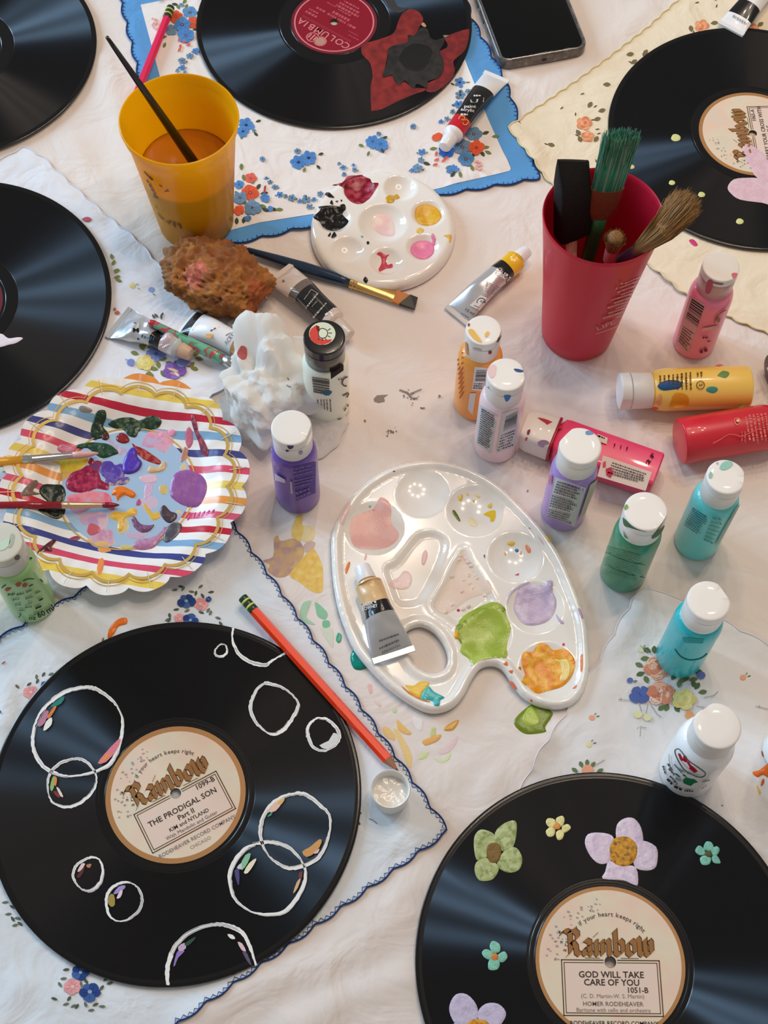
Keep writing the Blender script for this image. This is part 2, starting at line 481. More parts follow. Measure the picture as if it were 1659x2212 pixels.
def hanky(name, label, pxs, zf, m, amp=.0025, period=.02, step=.0055, smooth=3):
    pts = [(p.x, p.y) for p in (U(*q) for q in (smoothloop(pxs, smooth) if smooth else pxs))]
    edge = scallop(pts, amp, period)
    V, Tr, D = fill(edge, step)
    root = thing(name, label, 'handkerchief', loc=(*np.mean(edge, 0), 0), group='handkerchiefs laid on the tablecloth')
    v = [(x, y, zf(x, y)) for x, y in V]
    build('cloth', v, Tr, m, root, world_space=True)
    return root, edge
def thread(name, parent, edge, zf, color, r=.0004, inset=0.0, dz=.0004, n=5, zig=0.0, rough=.8):
    P = edge; L = len(P); path = []
    A = .5*sum(P[i][0]*P[(i+1) % L][1]-P[(i+1) % L][0]*P[i][1] for i in range(L)); sg = 1 if A > 0 else -1
    for i in range(L):
        a = P[(i-2) % L]; b = P[(i+2) % L]; dx, dy = b[0]-a[0], b[1]-a[1]; d = math.hypot(dx, dy) or 1
        k = -inset+(zig if i % 2 else -zig)
        x, y = P[i][0]+sg*dy/d*k, P[i][1]-sg*dx/d*k
        path.append((x, y, zf(x, y)+dz))
    path.append(path[0])
    v, f = tube(path, r, n, caps=False)
    return build(name, v, f, mat('thread_'+color, C(color), rough=rough, spec=.2), parent, world_space=True)
def stitches(name, parent, edge, zf, color, length=.003, every=2, r=.00025, dz=.0006):
    P = edge; L = len(P); parts = []
    A = .5*sum(P[i][0]*P[(i+1) % L][1]-P[(i+1) % L][0]*P[i][1] for i in range(L)); sg = 1 if A > 0 else -1
    rnd = random.Random(4)
    for i in range(0, L, every):
        a = P[(i-2) % L]; b = P[(i+2) % L]; dx, dy = b[0]-a[0], b[1]-a[1]; d = math.hypot(dx, dy) or 1
        l = length*rnd.uniform(.7, 1.1)
        x, y = P[i]; x2, y2 = x-sg*dy/d*l+dx/d*l*.15, y+sg*dx/d*l+dy/d*l*.15
        parts.append(tube([(x, y, zf(x, y)+dz), (x2, y2, zf(x2, y2)+dz)], r, 4))
    v, f = join(*parts)
    return build(name, v, f, mat('thread_'+color, C(color), rough=.8, spec=.2), parent, world_space=True)

# --- white handkerchief with a broad blue border
RA = ridge_field([([(1000, 130), (1060, 240), (1120, 330)], .0022, .006), ([(640, 500), (760, 460)], .0012, .008), ([(980, 395), (1090, 350)], .0015, .006), ([(290, 60), (310, 150)], .0015, .006)])
def ZA(x, y): return max(T(x, y), -.0004)+.0011+.0005*noise.noise(Vector((x*22, y*22, 9.1)))+RA(x, y)
CLB = cloth_mat('blue_border_cotton', C(96, 160, 219), C(96, 160, 219), 14)
HA, edgeA = hanky('floral_handkerchief', 'white floral handkerchief with broad sky blue border and navy stitched edge', [(255, -35), (290, 105), (345, 330), (400, 548), (560, 512), (670, 488), (960, 418), (1160, 385), (1085, 170), (1015, 40), (960, -160), (600, -100)], ZA, CLB, amp=.003, period=.026, smooth=0)
WPANEL = cloth_mat('white_panel_cotton', C(240, 232, 227), C(240, 232, 227), 12)
pan = [(p.x, p.y) for p in (U(*q) for q in [(304, 12), (345, 165), (390, 340), (436, 516), (560, 482), (690, 462), (950, 408), (1105, 370), (1052, 255), (1000, 125), (925, -110), (600, -48)])]
V, Tr, D = fill(resample(pan, .004)[0], .0055)
build('white_panel', [(x, y, ZA(x, y)+.0003) for x, y in V], Tr, WPANEL, HA, world_space=True)
thread('edging', HA, edgeA, ZA, '#1c3a78', r=.0007)
stitches('blanket_stitch', HA, edgeA, ZA, '#1c3a78', .0028, 2)
ZAP = lambda x, y: ZA(x, y)+.0003

BLU, SLATE, DKB, ORG, GRN, DKG, COR, PNK = C(86, 140, 205), C(112, 146, 178), C(48, 60, 100), C(226, 96, 62), C(118, 134, 84), C(70, 82, 62), C(226, 108, 92), C(240, 170, 160)
def garland(k, cr, items, c=SLATE):
    s = cr(*[(0, 0), (1, 0)]); sc = s[1][0]-s[0][0]
    for i, (x, y, r) in enumerate(items):
        (X, Y), = cr((x, y)); k.flower(X, Y, r*sc*1.1, c if i % 3 else BLU, DKB, 5, i)
        for q in range(2): k.leaf(X+r*sc*math.cos(i*2.1+q*2.6), Y+r*sc*math.sin(i*2.1+q*2.6), r*sc*.9, 57*(i*2.1+q*2.6), DKG if q else GRN)
def leaves(k, cr, items, cols=(GRN, DKG), L=40):
    s = cr(*[(0, 0), (1, 0)]); sc = s[1][0]-s[0][0]
    for i, it in enumerate(items):
        (X, Y), = cr((it[0], it[1])); k.leaf(X, Y, L*sc, it[2] if len(it) > 2 else (i*77) % 360, cols[i % len(cols)], .5)
def blooms(k, cr, items):
    s = cr(*[(0, 0), (1, 0)]); sc = s[1][0]-s[0][0]
    for i, (x, y, r, c, cc) in enumerate(items):
        (X, Y), = cr((x, y)); k.flower(X, Y, r*sc, c, cc, 5 if r < 48 else 6, i*.7, pet=.8)
        k.dot(X, Y, r*sc*.12, C(190, 120, 110))
cA = crop(800, 0, .3014); cB = crop(400, 0, .3376); cC = crop(0, 0, .3376)
k = Ink(ZAP)
leaves(k, cA, [(800, 1060, 10), (790, 1080, -60), (820, 1080, -30), (745, 1090, -110), (640, 1225, -80), (560, 1040, 150), (870, 980, 10), (800, 960, 20), (720, 1180, -70), (700, 900, 60), (590, 1190, 200), (610, 1230, 230), (480, 1060, 190), (430, 1180, 160)], L=55)
blooms(k, cA, [(740, 960, 58, SLATE, DKB), (545, 1085, 58, C(66, 118, 196), DKB), (660, 1055, 62, SLATE, DKB), (685, 1140, 58, C(88, 138, 188), DKB), (760, 1058, 58, ORG, C(170, 60, 40))])
for x, y in ((490, 975), (470, 985)): k.dot(*cA((x, y))[0], 9, ORG)
for x, y, a in ((455, 1150, 20), (530, 1150, 60), (445, 1185, 20), (470, 1120, 80), (510, 1160, 40)): k.leaf(*cA((x, y))[0], 13, a, COR, .5)
for i in range(16): k.dot(*cA((775+38*math.cos(i*2.4)*(i % 4+1)/4, 1185+30*math.sin(i*2.4)*(i % 4+1)/4))[0], 2.6, PNK)
for x, y in ((590, 1200), (570, 1215), (610, 1210)): k.flower(*cA((x, y))[0], 8, BLU, None)
k.part('printed_bouquet', HA, split=.006)
k = Ink(ZAP)
garland(k, cA, [(640, 590, 40), (645, 680, 35), (705, 655, 22), (630, 745, 30), (590, 800, 18), (550, 850, 18), (510, 870, 16), (305, 905, 16), (60, 955, 13), (370, 1090, 25), (365, 1145, 22), (340, 1205, 30), (300, 1220, 16)])
k.part('printed_flower', HA, split=.004)
k = Ink(ZAP)
for grp in (((390, 800, 46), (370, 840, 38), (440, 835, 12)), ((790, 1010, 48), (725, 1038, 46), (718, 965, 20)), ((1200, 905, 46), (1252, 922, 46), (1240, 855, 15)), ((495, 1017, 18),), ((1460, 808, 17),)):
    x0, y0, r0 = grp[0]
    if len(grp) > 1: leaves(k, cB, [(x0-55, y0+30, 160), (x0+50, y0+45, -50), (x0-20, y0+60, -110), (x0+60, y0-20, 20)], L=38)
    for x, y, r in grp: k.flower(*cB((x, y))[0], r*.36, BLU if r > 20 else SLATE, DKB, 7, x*.1, pet=.75)
k.part('printed_sprig', HA, split=.005)
k = Ink(ZAP)
leaves(k, cB, [(380, 1160, 100), (455, 1215, 60), (345, 1260, 120), (480, 1240, 10), (400, 1300, 170), (380, 1385, -100), (470, 1310, -20), (540, 1330, -20), (575, 1340, 0), (330, 1390, -90), (430, 1180, 80), (490, 1330, -30), (360, 1090, 90)], L=52)
blooms(k, cB, [(418, 1140, 38, COR, C(180, 60, 50)), (345, 1180, 30, BLU, DKB), (415, 1232, 58, ORG, C(160, 50, 40)), (510, 1265, 32, BLU, None), (350, 1265, 46, SLATE, DKB), (430, 1328, 54, SLATE, DKB), (345, 1345, 34, ORG, None), (400, 1395, 22, BLU, None), (545, 1335, 20, BLU, None)])
k.px(cB((505, 1190), (520, 1185), (515, 1230), (500, 1240)), C(180, 80, 70))
k.part('printed_bouquet', HA, split=.006)
k = Ink(ZAP)
garland(k, cB, [(520, 1140, 12), (545, 1165, 16), (575, 1197, 18), (605, 1245, 20), (645, 1255, 14), (685, 1265, 22), (735, 1285, 14), (775, 1275, 28), (797, 1322, 20), (825, 1275, 14), (865, 1240, 18), (985, 1045, 10), (1012, 1070, 16), (1017, 1115, 15), (1085, 1085, 16), (1078, 1055, 10)])
k.part('printed_flower', HA, split=.004)
k = Ink(ZAP)
leaves(k, cC, [(1150, 60, 120), (1250, 90, 30), (1070, 230, 200), (1230, 190, 10), (1060, 270, 250), (1140, 200, 100), (1190, 60, 80), (1140, 30, 170), (1170, 25, 60)], L=42)
blooms(k, cC, [(1215, 80, 46, C(100, 150, 200), DKB), (1125, 105, 48, ORG, C(170, 60, 40)), (1245, 145, 44, ORG, None), (1095, 190, 40, SLATE, None), (1165, 157, 54, BLU, DKB), (1190, 227, 54, BLU, DKB)])
for i in range(14): k.dot(*cC((992+30*math.cos(i*2.4)*(i % 4+1)/4, 150+36*math.sin(i*2.4)*(i % 4+1)/4))[0], 2.6, PNK)
for x, y, a in ((1140, 265, 60), (1190, 290, 20), (1155, 310, 90), (1165, 275, 40), (1140, 330, 60)): k.leaf(*cC((x, y))[0], 11, a, COR, .55)
garland(k, cC, [(1255, 325, 20), (1215, 358, 20), (1167, 388, 22), (1165, 430, 18), (1135, 450, 12), (1160, 30, 14), (1185, 460, 10)])
k.part('printed_bouquet', HA, split=.006)

# --- cream handkerchief with peach roses
RB = ridge_field([([(1112, 285), (1135, 300), (1160, 345)], .004, .008), ([(1180, 260), (1300, 330)], .0008, .02), ([(1430, 600), (1520, 640), (1640, 690)], .002, .008)])
def ZB(x, y): return max(T(x, y), -.0004)+.0014+.0004*noise.noise(Vector((x*20, y*20, 4.1)))+RB(x, y)
CLC = cloth_mat('cream_cotton', C(243, 229, 202), C(243, 229, 202), 6)
HB, edgeB = hanky('floral_handkerchief', 'cream handkerchief with scattered peach roses and wavy hem beside the phone', [(1098, 280), (1240, 182), (1310, 132), (1400, 62), (1590, -110), (1800, 40), (2050, 250), (1880, 480), (1700, 735), (1590, 692), (1470, 630), (1410, 578), (1300, 490), (1185, 390)], ZB, CLC, amp=.0016, period=.014, smooth=0)
thread('rolled_hem', HB, edgeB, ZB, '#e8dcae', r=.0008)
PEA, PED, PEL, BRN, OLV = C(246, 172, 128), C(222, 128, 86), C(250, 192, 154), C(112, 80, 56), C(128, 112, 80)
cD = crop(1100, 0, .337)
def rosespray(k, cr, roses, lv, sc):
    for i, (x, y, a) in enumerate(lv): k.leaf(*cr((x, y))[0], 50*sc*(1 if i % 2 else .6), a, (BRN, OLV)[i % 2], .6 if i % 2 else .3)
    for i, (x, y, r) in enumerate(roses): k.rose(*cr((x, y))[0], r*sc, PEA, PED, PEL, i)
for nm, roses, lv in (('printed_rose', [(480, 790, 52), (503, 872, 42)], [(425, 745, 90), (430, 830, -60), (420, 860, -30), (445, 870, -70), (520, 770, 10), (540, 770, 20), (550, 830, 10), (505, 690, 60), (540, 690, 40), (570, 715, 20), (560, 860, 20)]),
        ('printed_rose', [(1235, 165, 48)], [(1185, 220, 100), (1170, 205, 100), (1260, 210, 0), (1290, 150, 10)]), ('printed_rose', [(1560, 185, 42)], [(1520, 200, 200), (1590, 170, 40), (1600, 210, 10)]),
        ('printed_rose', [(1515, 830, 36)], [(1480, 795, 180), (1530, 860, -70), (1500, 860, -110), (1550, 835, 10), (1560, 870, -40), (1540, 790, 20)]), ('printed_rose', [(1665, 1075, 26)], [(1650, 1080, 230)]),
        ('printed_leaf', [], [(250, 930, 150), (245, 920, -20), (790, 405, 150), (780, 410, 40), (865, 365, 110), (860, 355, 60), (600, 915, 70), (545, 910, 60), (560, 1045, 100), (575, 1050, 60), (1335, 25, 250), (1325, 5, 100), (700, 1480, 10), (1455, 740, 80), (1460, 760, 20), (1500, 780, 10), (325, 700, 40), (600, 540, 0), (1190, 20, 20), (750, 350, 10), (455, 605, 20)])):
    k = Ink(ZB); rosespray(k, cD, roses, lv, .337); k.part(nm.replace('leaves', 'leaf'), HB, split=.006)
blob('paint_spot', HB, [(1488, 519), (1496, 517), (1503, 522), (1507, 530), (1500, 532), (1493, 527)], ZB, .0003, C(214, 60, 120), DRYPAINT)

# --- white floral handkerchief at the left
RC = ridge_field([([(60, 340), (130, 400), (210, 470)], .002, .006), ([(260, 520), (300, 570)], .0015, .008), ([(250, 640), (330, 600)], .001, .01), ([(440, 830), (520, 800)], .002, .006), ([(10, 1130), (45, 1128)], .004, .006), ([(280, 870), (440, 850)], .001, .01)])
def ZC(x, y): return max(T(x, y), -.0004)+.001+.0005*noise.noise(Vector((x*20, y*20, 7.7)))+RC(x, y)
CLD = cloth_mat('white_lawn_cotton', C(234, 234, 239), C(234, 234, 239), 7, .3)
HCK, edgeC = hanky('floral_handkerchief', 'white handkerchief with yellow, purple and blue flowers and plain scalloped hem under record and tubes', [(-60, 385), (50, 321), (90, 342), (125, 378), (209, 452), (304, 533), (362, 600), (437, 666), (475, 715), (545, 775), (502, 821), (449, 861), (300, 980), (150, 1080), (48, 1138), (-40, 1170), (-300, 1000), (-250, 500)], ZC, CLD, amp=.002, period=.022, smooth=0)
thread('rolled_hem', HCK, edgeC, ZC, '#e4e4ec', r=.0006)
cE = crop(230, 640, .16275); cF = crop(0, 380, .3014)
YEL, PUR, PBL, LGR = C(238, 222, 140), C(128, 92, 168), C(130, 144, 200), C(128, 134, 70)
k = Ink(ZC)
for x, y, a in ((500, 720, 120), (470, 700, 60), (540, 690, 40), (690, 850, 20), (780, 870, -20), (700, 960, 100), (720, 980, -60), (690, 970, 170), (560, 1000, -60), (580, 990, -120), (1160, 800, 60), (1170, 810, -20), (1080, 940, 40), (1110, 940, -20), (1060, 960, 150), (430, 770, 160)): k.leaf(*cE((x, y))[0], 19, a, (LGR, C(104, 114, 64))[int(x) % 2], .55)
k.flower(*cE((660, 760))[0], 21, PBL, C(96, 104, 170), 5, .4, pet=1.1)
k.rose(*cE((515, 880))[0], 20, YEL, C(224, 204, 120), C(244, 234, 170))
k.flower(*cE((900, 980))[0], 23, PUR, None, 5, .2, pet=1.2, dark=C(146, 110, 186)); k.leaf(*cE((800, 950))[0], 28, -20, C(222, 190, 150), .25); k.leaf(*cE((830, 1010))[0], 24, -15, C(200, 150, 170), .3); k.leaf(*cE((900, 1000))[0], 16, -50, C(240, 214, 190), .4)
k.dot(*cE((1000, 880))[0], 12, PBL); k.dot(*cE((325, 875))[0], 9, PBL); k.leaf(*cE((290, 850))[0], 8, 150, C(150, 165, 215)); k.dot(*cE((1080, 890))[0], 7, C(150, 130, 190))
k.part('printed_bouquet', HCK, split=.006)
k = Ink(ZC)
k.dot(*cF((1085, 815))[0], 7, C(150, 172, 222)); k.leaf(*cF((1090, 840))[0], 9, -40, C(140, 160, 150)); k.rose(*cF((948, 785))[0], 7, YEL, C(226, 206, 130), C(244, 234, 180)); k.leaf(*cF((970, 780))[0], 8, 20, C(160, 170, 140)); k.leaf(*cF((985, 800))[0], 7, -40, C(160, 170, 140))
for x, y, a in ((800, 640, 60), (810, 680, 10), (815, 730, 20), (825, 740, -20), (820, 700, 60), (805, 600, 100)): k.leaf(*cF((x, y))[0], 15, a, LGR, .5)
k.leaf(*cF((820, 980))[0], 12, 0, C(196, 104, 70), .8); k.leaf(*cF((815, 965))[0], 8, 60, C(196, 104, 70), .8)
for x, y, a in ((1090, 990, -60), (1105, 985, -50), (1150, 1010, 60), (1160, 1030, 100)): k.leaf(*cF((x, y))[0], 13, a, C(96, 96, 90), .4)
k.leaf(*cF((585, 310))[0], 22, 0, C(190, 92, 104), .55)
k.flower(2, 1048, 15, PUR, None, 5, .3, pet=1.1); k.dot(8, 1077, 9, C(130, 100, 150)); k.leaf(15, 1078, 8, -10, C(130, 100, 150))
k.leaf(8, 1012, 12, 60, C(150, 130, 190)); k.leaf(4, 1020, 12, 10, C(140, 150, 110))
k.part('printed_sprig', HCK, split=.006)

# --- pale handkerchief with navy crocheted edge
RD = ridge_field([([(640, 1420), (780, 1600), (880, 1760)], .0012, .008), ([(860, 1820), (940, 1790)], .002, .006), ([(100, 1370), (330, 1290)], .001, .01), ([(20, 1480), (10, 1560)], .003, .006), ([(40, 2130), (300, 2190)], .0015, .01), ([(600, 1300), (560, 1250)], .0012, .006)])
def ZD(x, y): return max(T(x, y), -.0004)+.0010+.0005*noise.noise(Vector((x*24, y*24, 1.7)))+RD(x, y)
CLE = cloth_mat('pale_blue_white_cotton', C(228, 233, 238), C(228, 233, 238), 12, .3)
HD, edgeD = hanky('floral_handkerchief', 'pale white handkerchief with blue and pink posies and navy crocheted edge', [(480, 1105), (963, 1795), (360, 2225), (-150, 2560), (-520, 1800), (0, 1382), (220, 1257)], ZD, CLE, amp=.0026, period=.021, smooth=0)
thread('crochet_edging', HD, edgeD, ZD, '#20407c', r=.0006, dz=.0003)
thread('crochet_loops', HD, edgeD, ZD, '#3c5c94', r=.0003, inset=.0016, zig=.0011, dz=.0006, n=4)
cG = crop(0, 1200, .3014); cH = crop(0, 1650, .3376)
NAV, PK2, LG2 = C(44, 72, 136), C(236, 166, 166), C(112, 122, 106)
def posy(k, cr, navs, pks, lvs, sc):
    for i, (x, y, a) in enumerate(lvs): k.leaf(*cr((x, y))[0], 46*sc, a, (LG2, C(86, 96, 84))[i % 2], .45)
    for i, (x, y, r) in enumerate(pks): k.flower(*cr((x, y))[0], r*sc*1.1, PK2, C(244, 196, 190), 7, i, pet=.8)
    for i, (x, y, r) in enumerate(navs): k.flower(*cr((x, y))[0], r*sc*1.15, NAV, C(150, 170, 200), 5, i+.3, pet=1.05, dark=C(70, 104, 166))
k = Ink(ZD)
posy(k, cG, [(1335, 325, 52), (1365, 462, 46), (1495, 312, 18)], [(1435, 345, 46), (1290, 455, 38)], [(1230, 250, 10), (1275, 215, -20), (1300, 255, 60), (1400, 290, 80), (1420, 235, 40), (1490, 265, 10), (1350, 255, -10), (1240, 390, 10), (1320, 405, 30), (1420, 400, -20), (1480, 410, 60), (1440, 270, -60), (1180, 470, 30), (1200, 480, 60), (1540, 440, -20), (1570, 470, -60), (1500, 430, 70), (1220, 450, 100)], .3014)
k.part('printed_posy', HD, split=.006)
k = Ink(ZD)
posy(k, cG, [(330, 935, 34)], [(222, 978, 48)], [(262, 890, 90), (300, 870, 60), (345, 860, 30), (190, 935, 40), (140, 955, 130), (260, 920, 70), (245, 1010, -60)], .3014)
k.leaf(*cG((735, 620))[0], 12, 80, LG2); k.leaf(*cG((10, 780))[0], 12, 40, C(190, 100, 110)); k.leaf(*cG((0, 1135))[0], 9, 80, NAV)
k.part('printed_posy', HD, split=.006)
k = Ink(ZD)
posy(k, cH, [(575, 1458, 58), (515, 1335, 46)], [(465, 1425, 50)], [(400, 1545, 20), (430, 1520, 60), (450, 1560, 30), (480, 1570, 60), (515, 1390, -80), (540, 1375, -60), (560, 1580, 10), (590, 1550, 30), (630, 1552, 0), (400, 1320, 10), (430, 1370, 190), (640, 1450, 60), (600, 1400, -60), (660, 1390, 40), (395, 1430, 120), (370, 1510, 160), (540, 1520, -70), (680, 1410, 20)], .3376)
k.part('printed_posy', HD, split=.006)
k = Ink(ZD)
posy(k, cH, [], [], [(10, 890, 10), (60, 905, -30), (30, 965, 10), (70, 975, -60), (90, 985, -10), (110, 1010, -40), (120, 1025, 200)], .3376)
k.leaf(774, 1760, 10, 40, C(70, 80, 70)); k.leaf(776, 1775, 9, -80, C(70, 80, 70)); k.strip([(797, 1768), (806, 1772), (815, 1779)], 1.2, C(90, 100, 100))
k.part('printed_leaf', HD, split=.006)

# --- sheer white handkerchief with peach and yellow roses
RE = ridge_field([([(1390, 1290), (1370, 1330), (1330, 1400)], .004, .007), ([(1330, 1460), (1290, 1500), (1290, 1580)], .003, .012), ([(1180, 1600), (1155, 1660)], .003, .006), ([(1440, 1300), (1570, 1350), (1650, 1392)], .002, .006), ([(1260, 1640), (1330, 1560)], .001, .012), ([(1590, 1440), (1650, 1540)], .0015, .01)])
def ZE(x, y): return max(T(x, y), -.0004)+.0010+.0006*noise.noise(Vector((x*18, y*18, 5.9)))+RE(x, y)
CLF = cloth_mat('sheer_white_cotton', C(233, 229, 228), C(233, 229, 228), 5, .35)
HE, edgeE = hanky('floral_handkerchief', 'sheer white handkerchief with peach and yellow rose bouquet under the teal and white bottles', [(1403, 1274), (1440, 1291), (1480, 1300), (1572, 1352), (1626, 1382), (1700, 1420), (1880, 1520), (1850, 2050), (1500, 2150), (1085, 1800), (1135, 1692), (1171, 1624), (1231, 1533), (1292, 1436), (1336, 1355), (1368, 1300)], ZE, CLF, amp=.002, period=.024, smooth=0)
thread('rolled_hem', HE, edgeE, ZE, '#ece8ec', r=.0005)
cI = crop(1100, 1220, .337)
PE2, PD2, PL2, GR2 = C(240, 172, 138), C(214, 122, 92), C(248, 206, 178), C(108, 128, 84)
k = Ink(ZE)
for i, (x, y, a) in enumerate([(1020, 890, 250), (1060, 900, -60), (1000, 900, 220), (1040, 740, 60), (1080, 750, 20), (1120, 750, 60), (1150, 740, 10), (1190, 800, 60), (1210, 820, 10), (1200, 790, 120), (860, 655, 150), (870, 690, 200), (890, 760, 110), (930, 570, 90), (950, 550, 60), (910, 560, 150), (1085, 790, 80), (1180, 690, 10), (900, 595, 190)]): k.leaf(*cI((x, y))[0], 20, a, (GR2, C(88, 110, 76))[i % 2], .6)
k.rose(*cI((950, 660))[0], 30, PE2, PD2, PL2, .4); k.rose(*cI((1120, 862))[0], 27, C(240, 226, 144), C(226, 206, 120), C(244, 234, 172)); k.rose(*cI((968, 822))[0], 31, PE2, PD2, C(248, 226, 210), .9)
k.flower(*cI((838, 830))[0], 22, C(92, 112, 180), C(70, 88, 150), 4, .8, pet=1.1); k.dot(*cI((1230, 708))[0], 10, C(100, 118, 180)); k.dot(*cI((775, 740))[0], 7, C(100, 118, 180)); k.leaf(*cI((790, 745))[0], 12, 0, C(120, 130, 120))
k.dot(*cI((1155, 962))[0], 10, C(244, 170, 110)); k.dot(*cI((825, 960))[0], 9, C(236, 230, 170)); k.dot(*cI((885, 978))[0], 9, C(236, 230, 180)); k.leaf(*cI((1290, 920))[0], 17, 180, C(238, 190, 176), .4)
SG = C(150, 150, 142)
for pts in ([(835, 890), (850, 940)], [(890, 890), (880, 950)], [(905, 890), (950, 960), (975, 975)], [(840, 1100), (845, 1030), (820, 1050)], [(845, 1040), (880, 1045)], [(700, 862), (780, 870)], [(720, 850), (715, 870)], [(1250, 850), (1310, 840), (1340, 810)], [(840, 515), (890, 560), (920, 575)], [(1200, 905), (1250, 915)], [(1580, 905), (1659, 925)], [(1600, 900), (1610, 915)], [(560, 1280), (615, 1250)]): k.strip(cI(*pts), 1.3, SG)
k.part('printed_bouquet', HE, split=.006)
k = Ink(ZE)
for x, y, c in ((530, 980, PE2), (510, 1152, C(236, 226, 170)), (1500, 722, PE2), (845, 545, C(226, 226, 180))):
    k.dot(*cI((x, y))[0], 7, c); k.leaf(*cI((x+15, y-15))[0], 8, 60, SG); k.leaf(*cI((x+25, y-5))[0], 9, 20, GR2)
for i, (x, y, a) in enumerate([(470, 1300, 110), (500, 1290, 90), (525, 1300, 60), (440, 1330, 140), (560, 1330, 30)]): k.leaf(*cI((x, y))[0], 17, a, GR2, .55)
k.dot(*cI((503, 1315))[0], 13, PE2)
k.part('printed_sprig', HE, split=.006)
blob('paint_smear', HE, crop(1400, 1520, .1561)((1440, 950), (1540, 920), (1640, 840), (1700, 850), (1700, 1040), (1590, 985), (1510, 1020)), ZE, .0008, C(236, 110, 30), PAINT)
blob('paint_smear', HE, crop(1400, 1520, .1561)((1560, 1140), (1570, 1060), (1605, 1040), (1600, 1110)), ZE, .0005, C(214, 96, 40), PAINT)
blob('paint_smear', HE, crop(1400, 1520, .1561)((1500, 1120), (1560, 1220), (1545, 1260), (1520, 1220)), ZE, .0003, C(234, 190, 90), DRYPAINT)
blob('paint_smear', HE, crop(1400, 1520, .1561)((1570, 650), (1610, 710), (1590, 735), (1570, 700)), ZE, .0003, C(190, 90, 60), DRYPAINT)
blob('paint_smear', HD, crop(0, 1200, .3014)((770, 585), (790, 510), (850, 455), (905, 448), (910, 490), (850, 510), (820, 560), (790, 590)), ZD, .0009, C(240, 120, 30), PAINT)

# --- stains on the tablecloth
cS = crop(480, 780, .3014); cT = crop(500, 1100, .3014); cV = crop(440, 1340, .3376); cP = crop(680, 960, .3737)
def stain(pts, c, th=.00012, m=DRYPAINT, seed=0, **kw): return blob('paint_stain', TABLE, pts, T, th, c, m, seed=seed, **kw)
stain(cS((500, 1260), (500, 1180), (540, 1110), (580, 1110), (570, 1170), (600, 1200), (560, 1290)), C(234, 194, 98), c2=[C(238, 204, 124)])
stain(cS((580, 1190), (660, 1190), (650, 1280), (570, 1290)), C(238, 214, 160))
stain(cS((570, 1420), (640, 1340), (680, 1380), (715, 1460), (722, 1540), (715, 1655), (640, 1650), (560, 1590), (480, 1530)), C(234, 194, 92), c2=[C(238, 206, 122), C(228, 182, 88)])
stain(cS((370, 1280), (400, 1250), (420, 1290), (520, 1270), (575, 1320), (580, 1400), (480, 1530), (390, 1550), (330, 1500), (340, 1460), (290, 1430), (365, 1400)), C(206, 166, 122), .0002, c2=[C(196, 158, 146), C(218, 178, 116), C(188, 146, 140)], mixs=120)
stain(cS((580, 1330), (620, 1290), (665, 1300), (655, 1340), (610, 1380)), C(206, 176, 164))
stain(cT((490, 730), (515, 670), (570, 655), (560, 700), (545, 740), (540, 780), (600, 825), (560, 825), (500, 790)), C(170, 206, 176))
stain(cT((600, 665), (650, 700), (690, 750), (670, 790), (620, 770), (605, 720)), C(138, 196, 160)); stain(cT((655, 800), (700, 800), (705, 840), (680, 862), (655, 845)), C(122, 190, 152))
stain(cT((765, 885), (790, 905), (785, 945), (765, 960), (748, 930)), C(64, 164, 130), .0004, PAINT)
stain(cT((640, 860), (720, 850), (730, 960), (720, 990)), C(214, 220, 200)); stain(cT((975, 1260), (1000, 1255), (1010, 1310), (990, 1320)), C(236, 190, 190)); stain(cT((1020, 1370), (1070, 1390), (1060, 1420)), C(238, 206, 202)); stain(cT((1150, 1430), (1180, 1425), (1185, 1455), (1160, 1460)), C(206, 218, 180))
blob('paint_drip', TABLE, cP((205, 1235), (225, 1185), (265, 1180), (300, 1215), (315, 1250), (335, 1275), (385, 1275), (392, 1310), (370, 1332), (335, 1318), (310, 1290), (270, 1305), (225, 1295)), T, .0022, C(0, 140, 122), mat('wet_gloss_paint', attr=True, rough=.06), rough=.03)
stain(cV((1145, 690), (1170, 680), (1215, 720), (1225, 765), (1200, 765), (1160, 740)), C(234, 200, 130)); stain(cV((1235, 635), (1265, 660), (1330, 725), (1290, 730), (1245, 700)), C(236, 192, 110), .0003)
stain(cV((1215, 700), (1240, 700), (1280, 760), (1330, 860), (1325, 940), (1300, 925), (1260, 810)), C(238, 208, 140)); stain(cV((1535, 700), (1560, 670), (1620, 638), (1632, 650), (1600, 700), (1560, 708)), C(228, 170, 74), .0006, PAINT)
stain(cV((1400, 770), (1470, 740), (1520, 730), (1500, 770), (1430, 800), (1408, 795)), C(232, 178, 100), .0003); stain(cV((1460, 690), (1485, 690), (1480, 740), (1450, 740)), C(206, 206, 140))
stain(cV((1375, 890), (1400, 850), (1440, 840), (1420, 880)), C(214, 224, 160)); stain(cV((1470, 880), (1530, 890), (1580, 840), (1570, 890), (1520, 915)), C(216, 224, 176)); stain(cV((1500, 850), (1570, 780), (1620, 740), (1615, 790), (1560, 850)), C(232, 206, 206)); stain(cV((1340, 620), (1400, 640), (1390, 710), (1350, 680)), C(236, 232, 232))
blob('paint_drip', TABLE, crop(1100, 1220, .337)((60, 960), (145, 895), (200, 900), (270, 940), (275, 970), (230, 1040), (235, 1070), (160, 1085), (90, 1080), (30, 1020)), T, .0012, C(116, 136, 28), PAINT, rough=.3)
blob('paint_drip', TABLE, crop(1100, 1220, .337)((88, 970), (140, 908), (195, 980), (190, 1025), (140, 1040), (90, 1020)), lambda x, y: T(x, y)+.0009, .0010, C(172, 192, 76), PAINT, rough=.2)
k = Ink(T)
GY, GY2 = C(150, 134, 128), C(128, 112, 108)
k.px(cS((1085, 270), (1110, 245), (1190, 240), (1160, 260), (1165, 290), (1120, 300), (1090, 290)), GY)
rnd = random.Random(3)
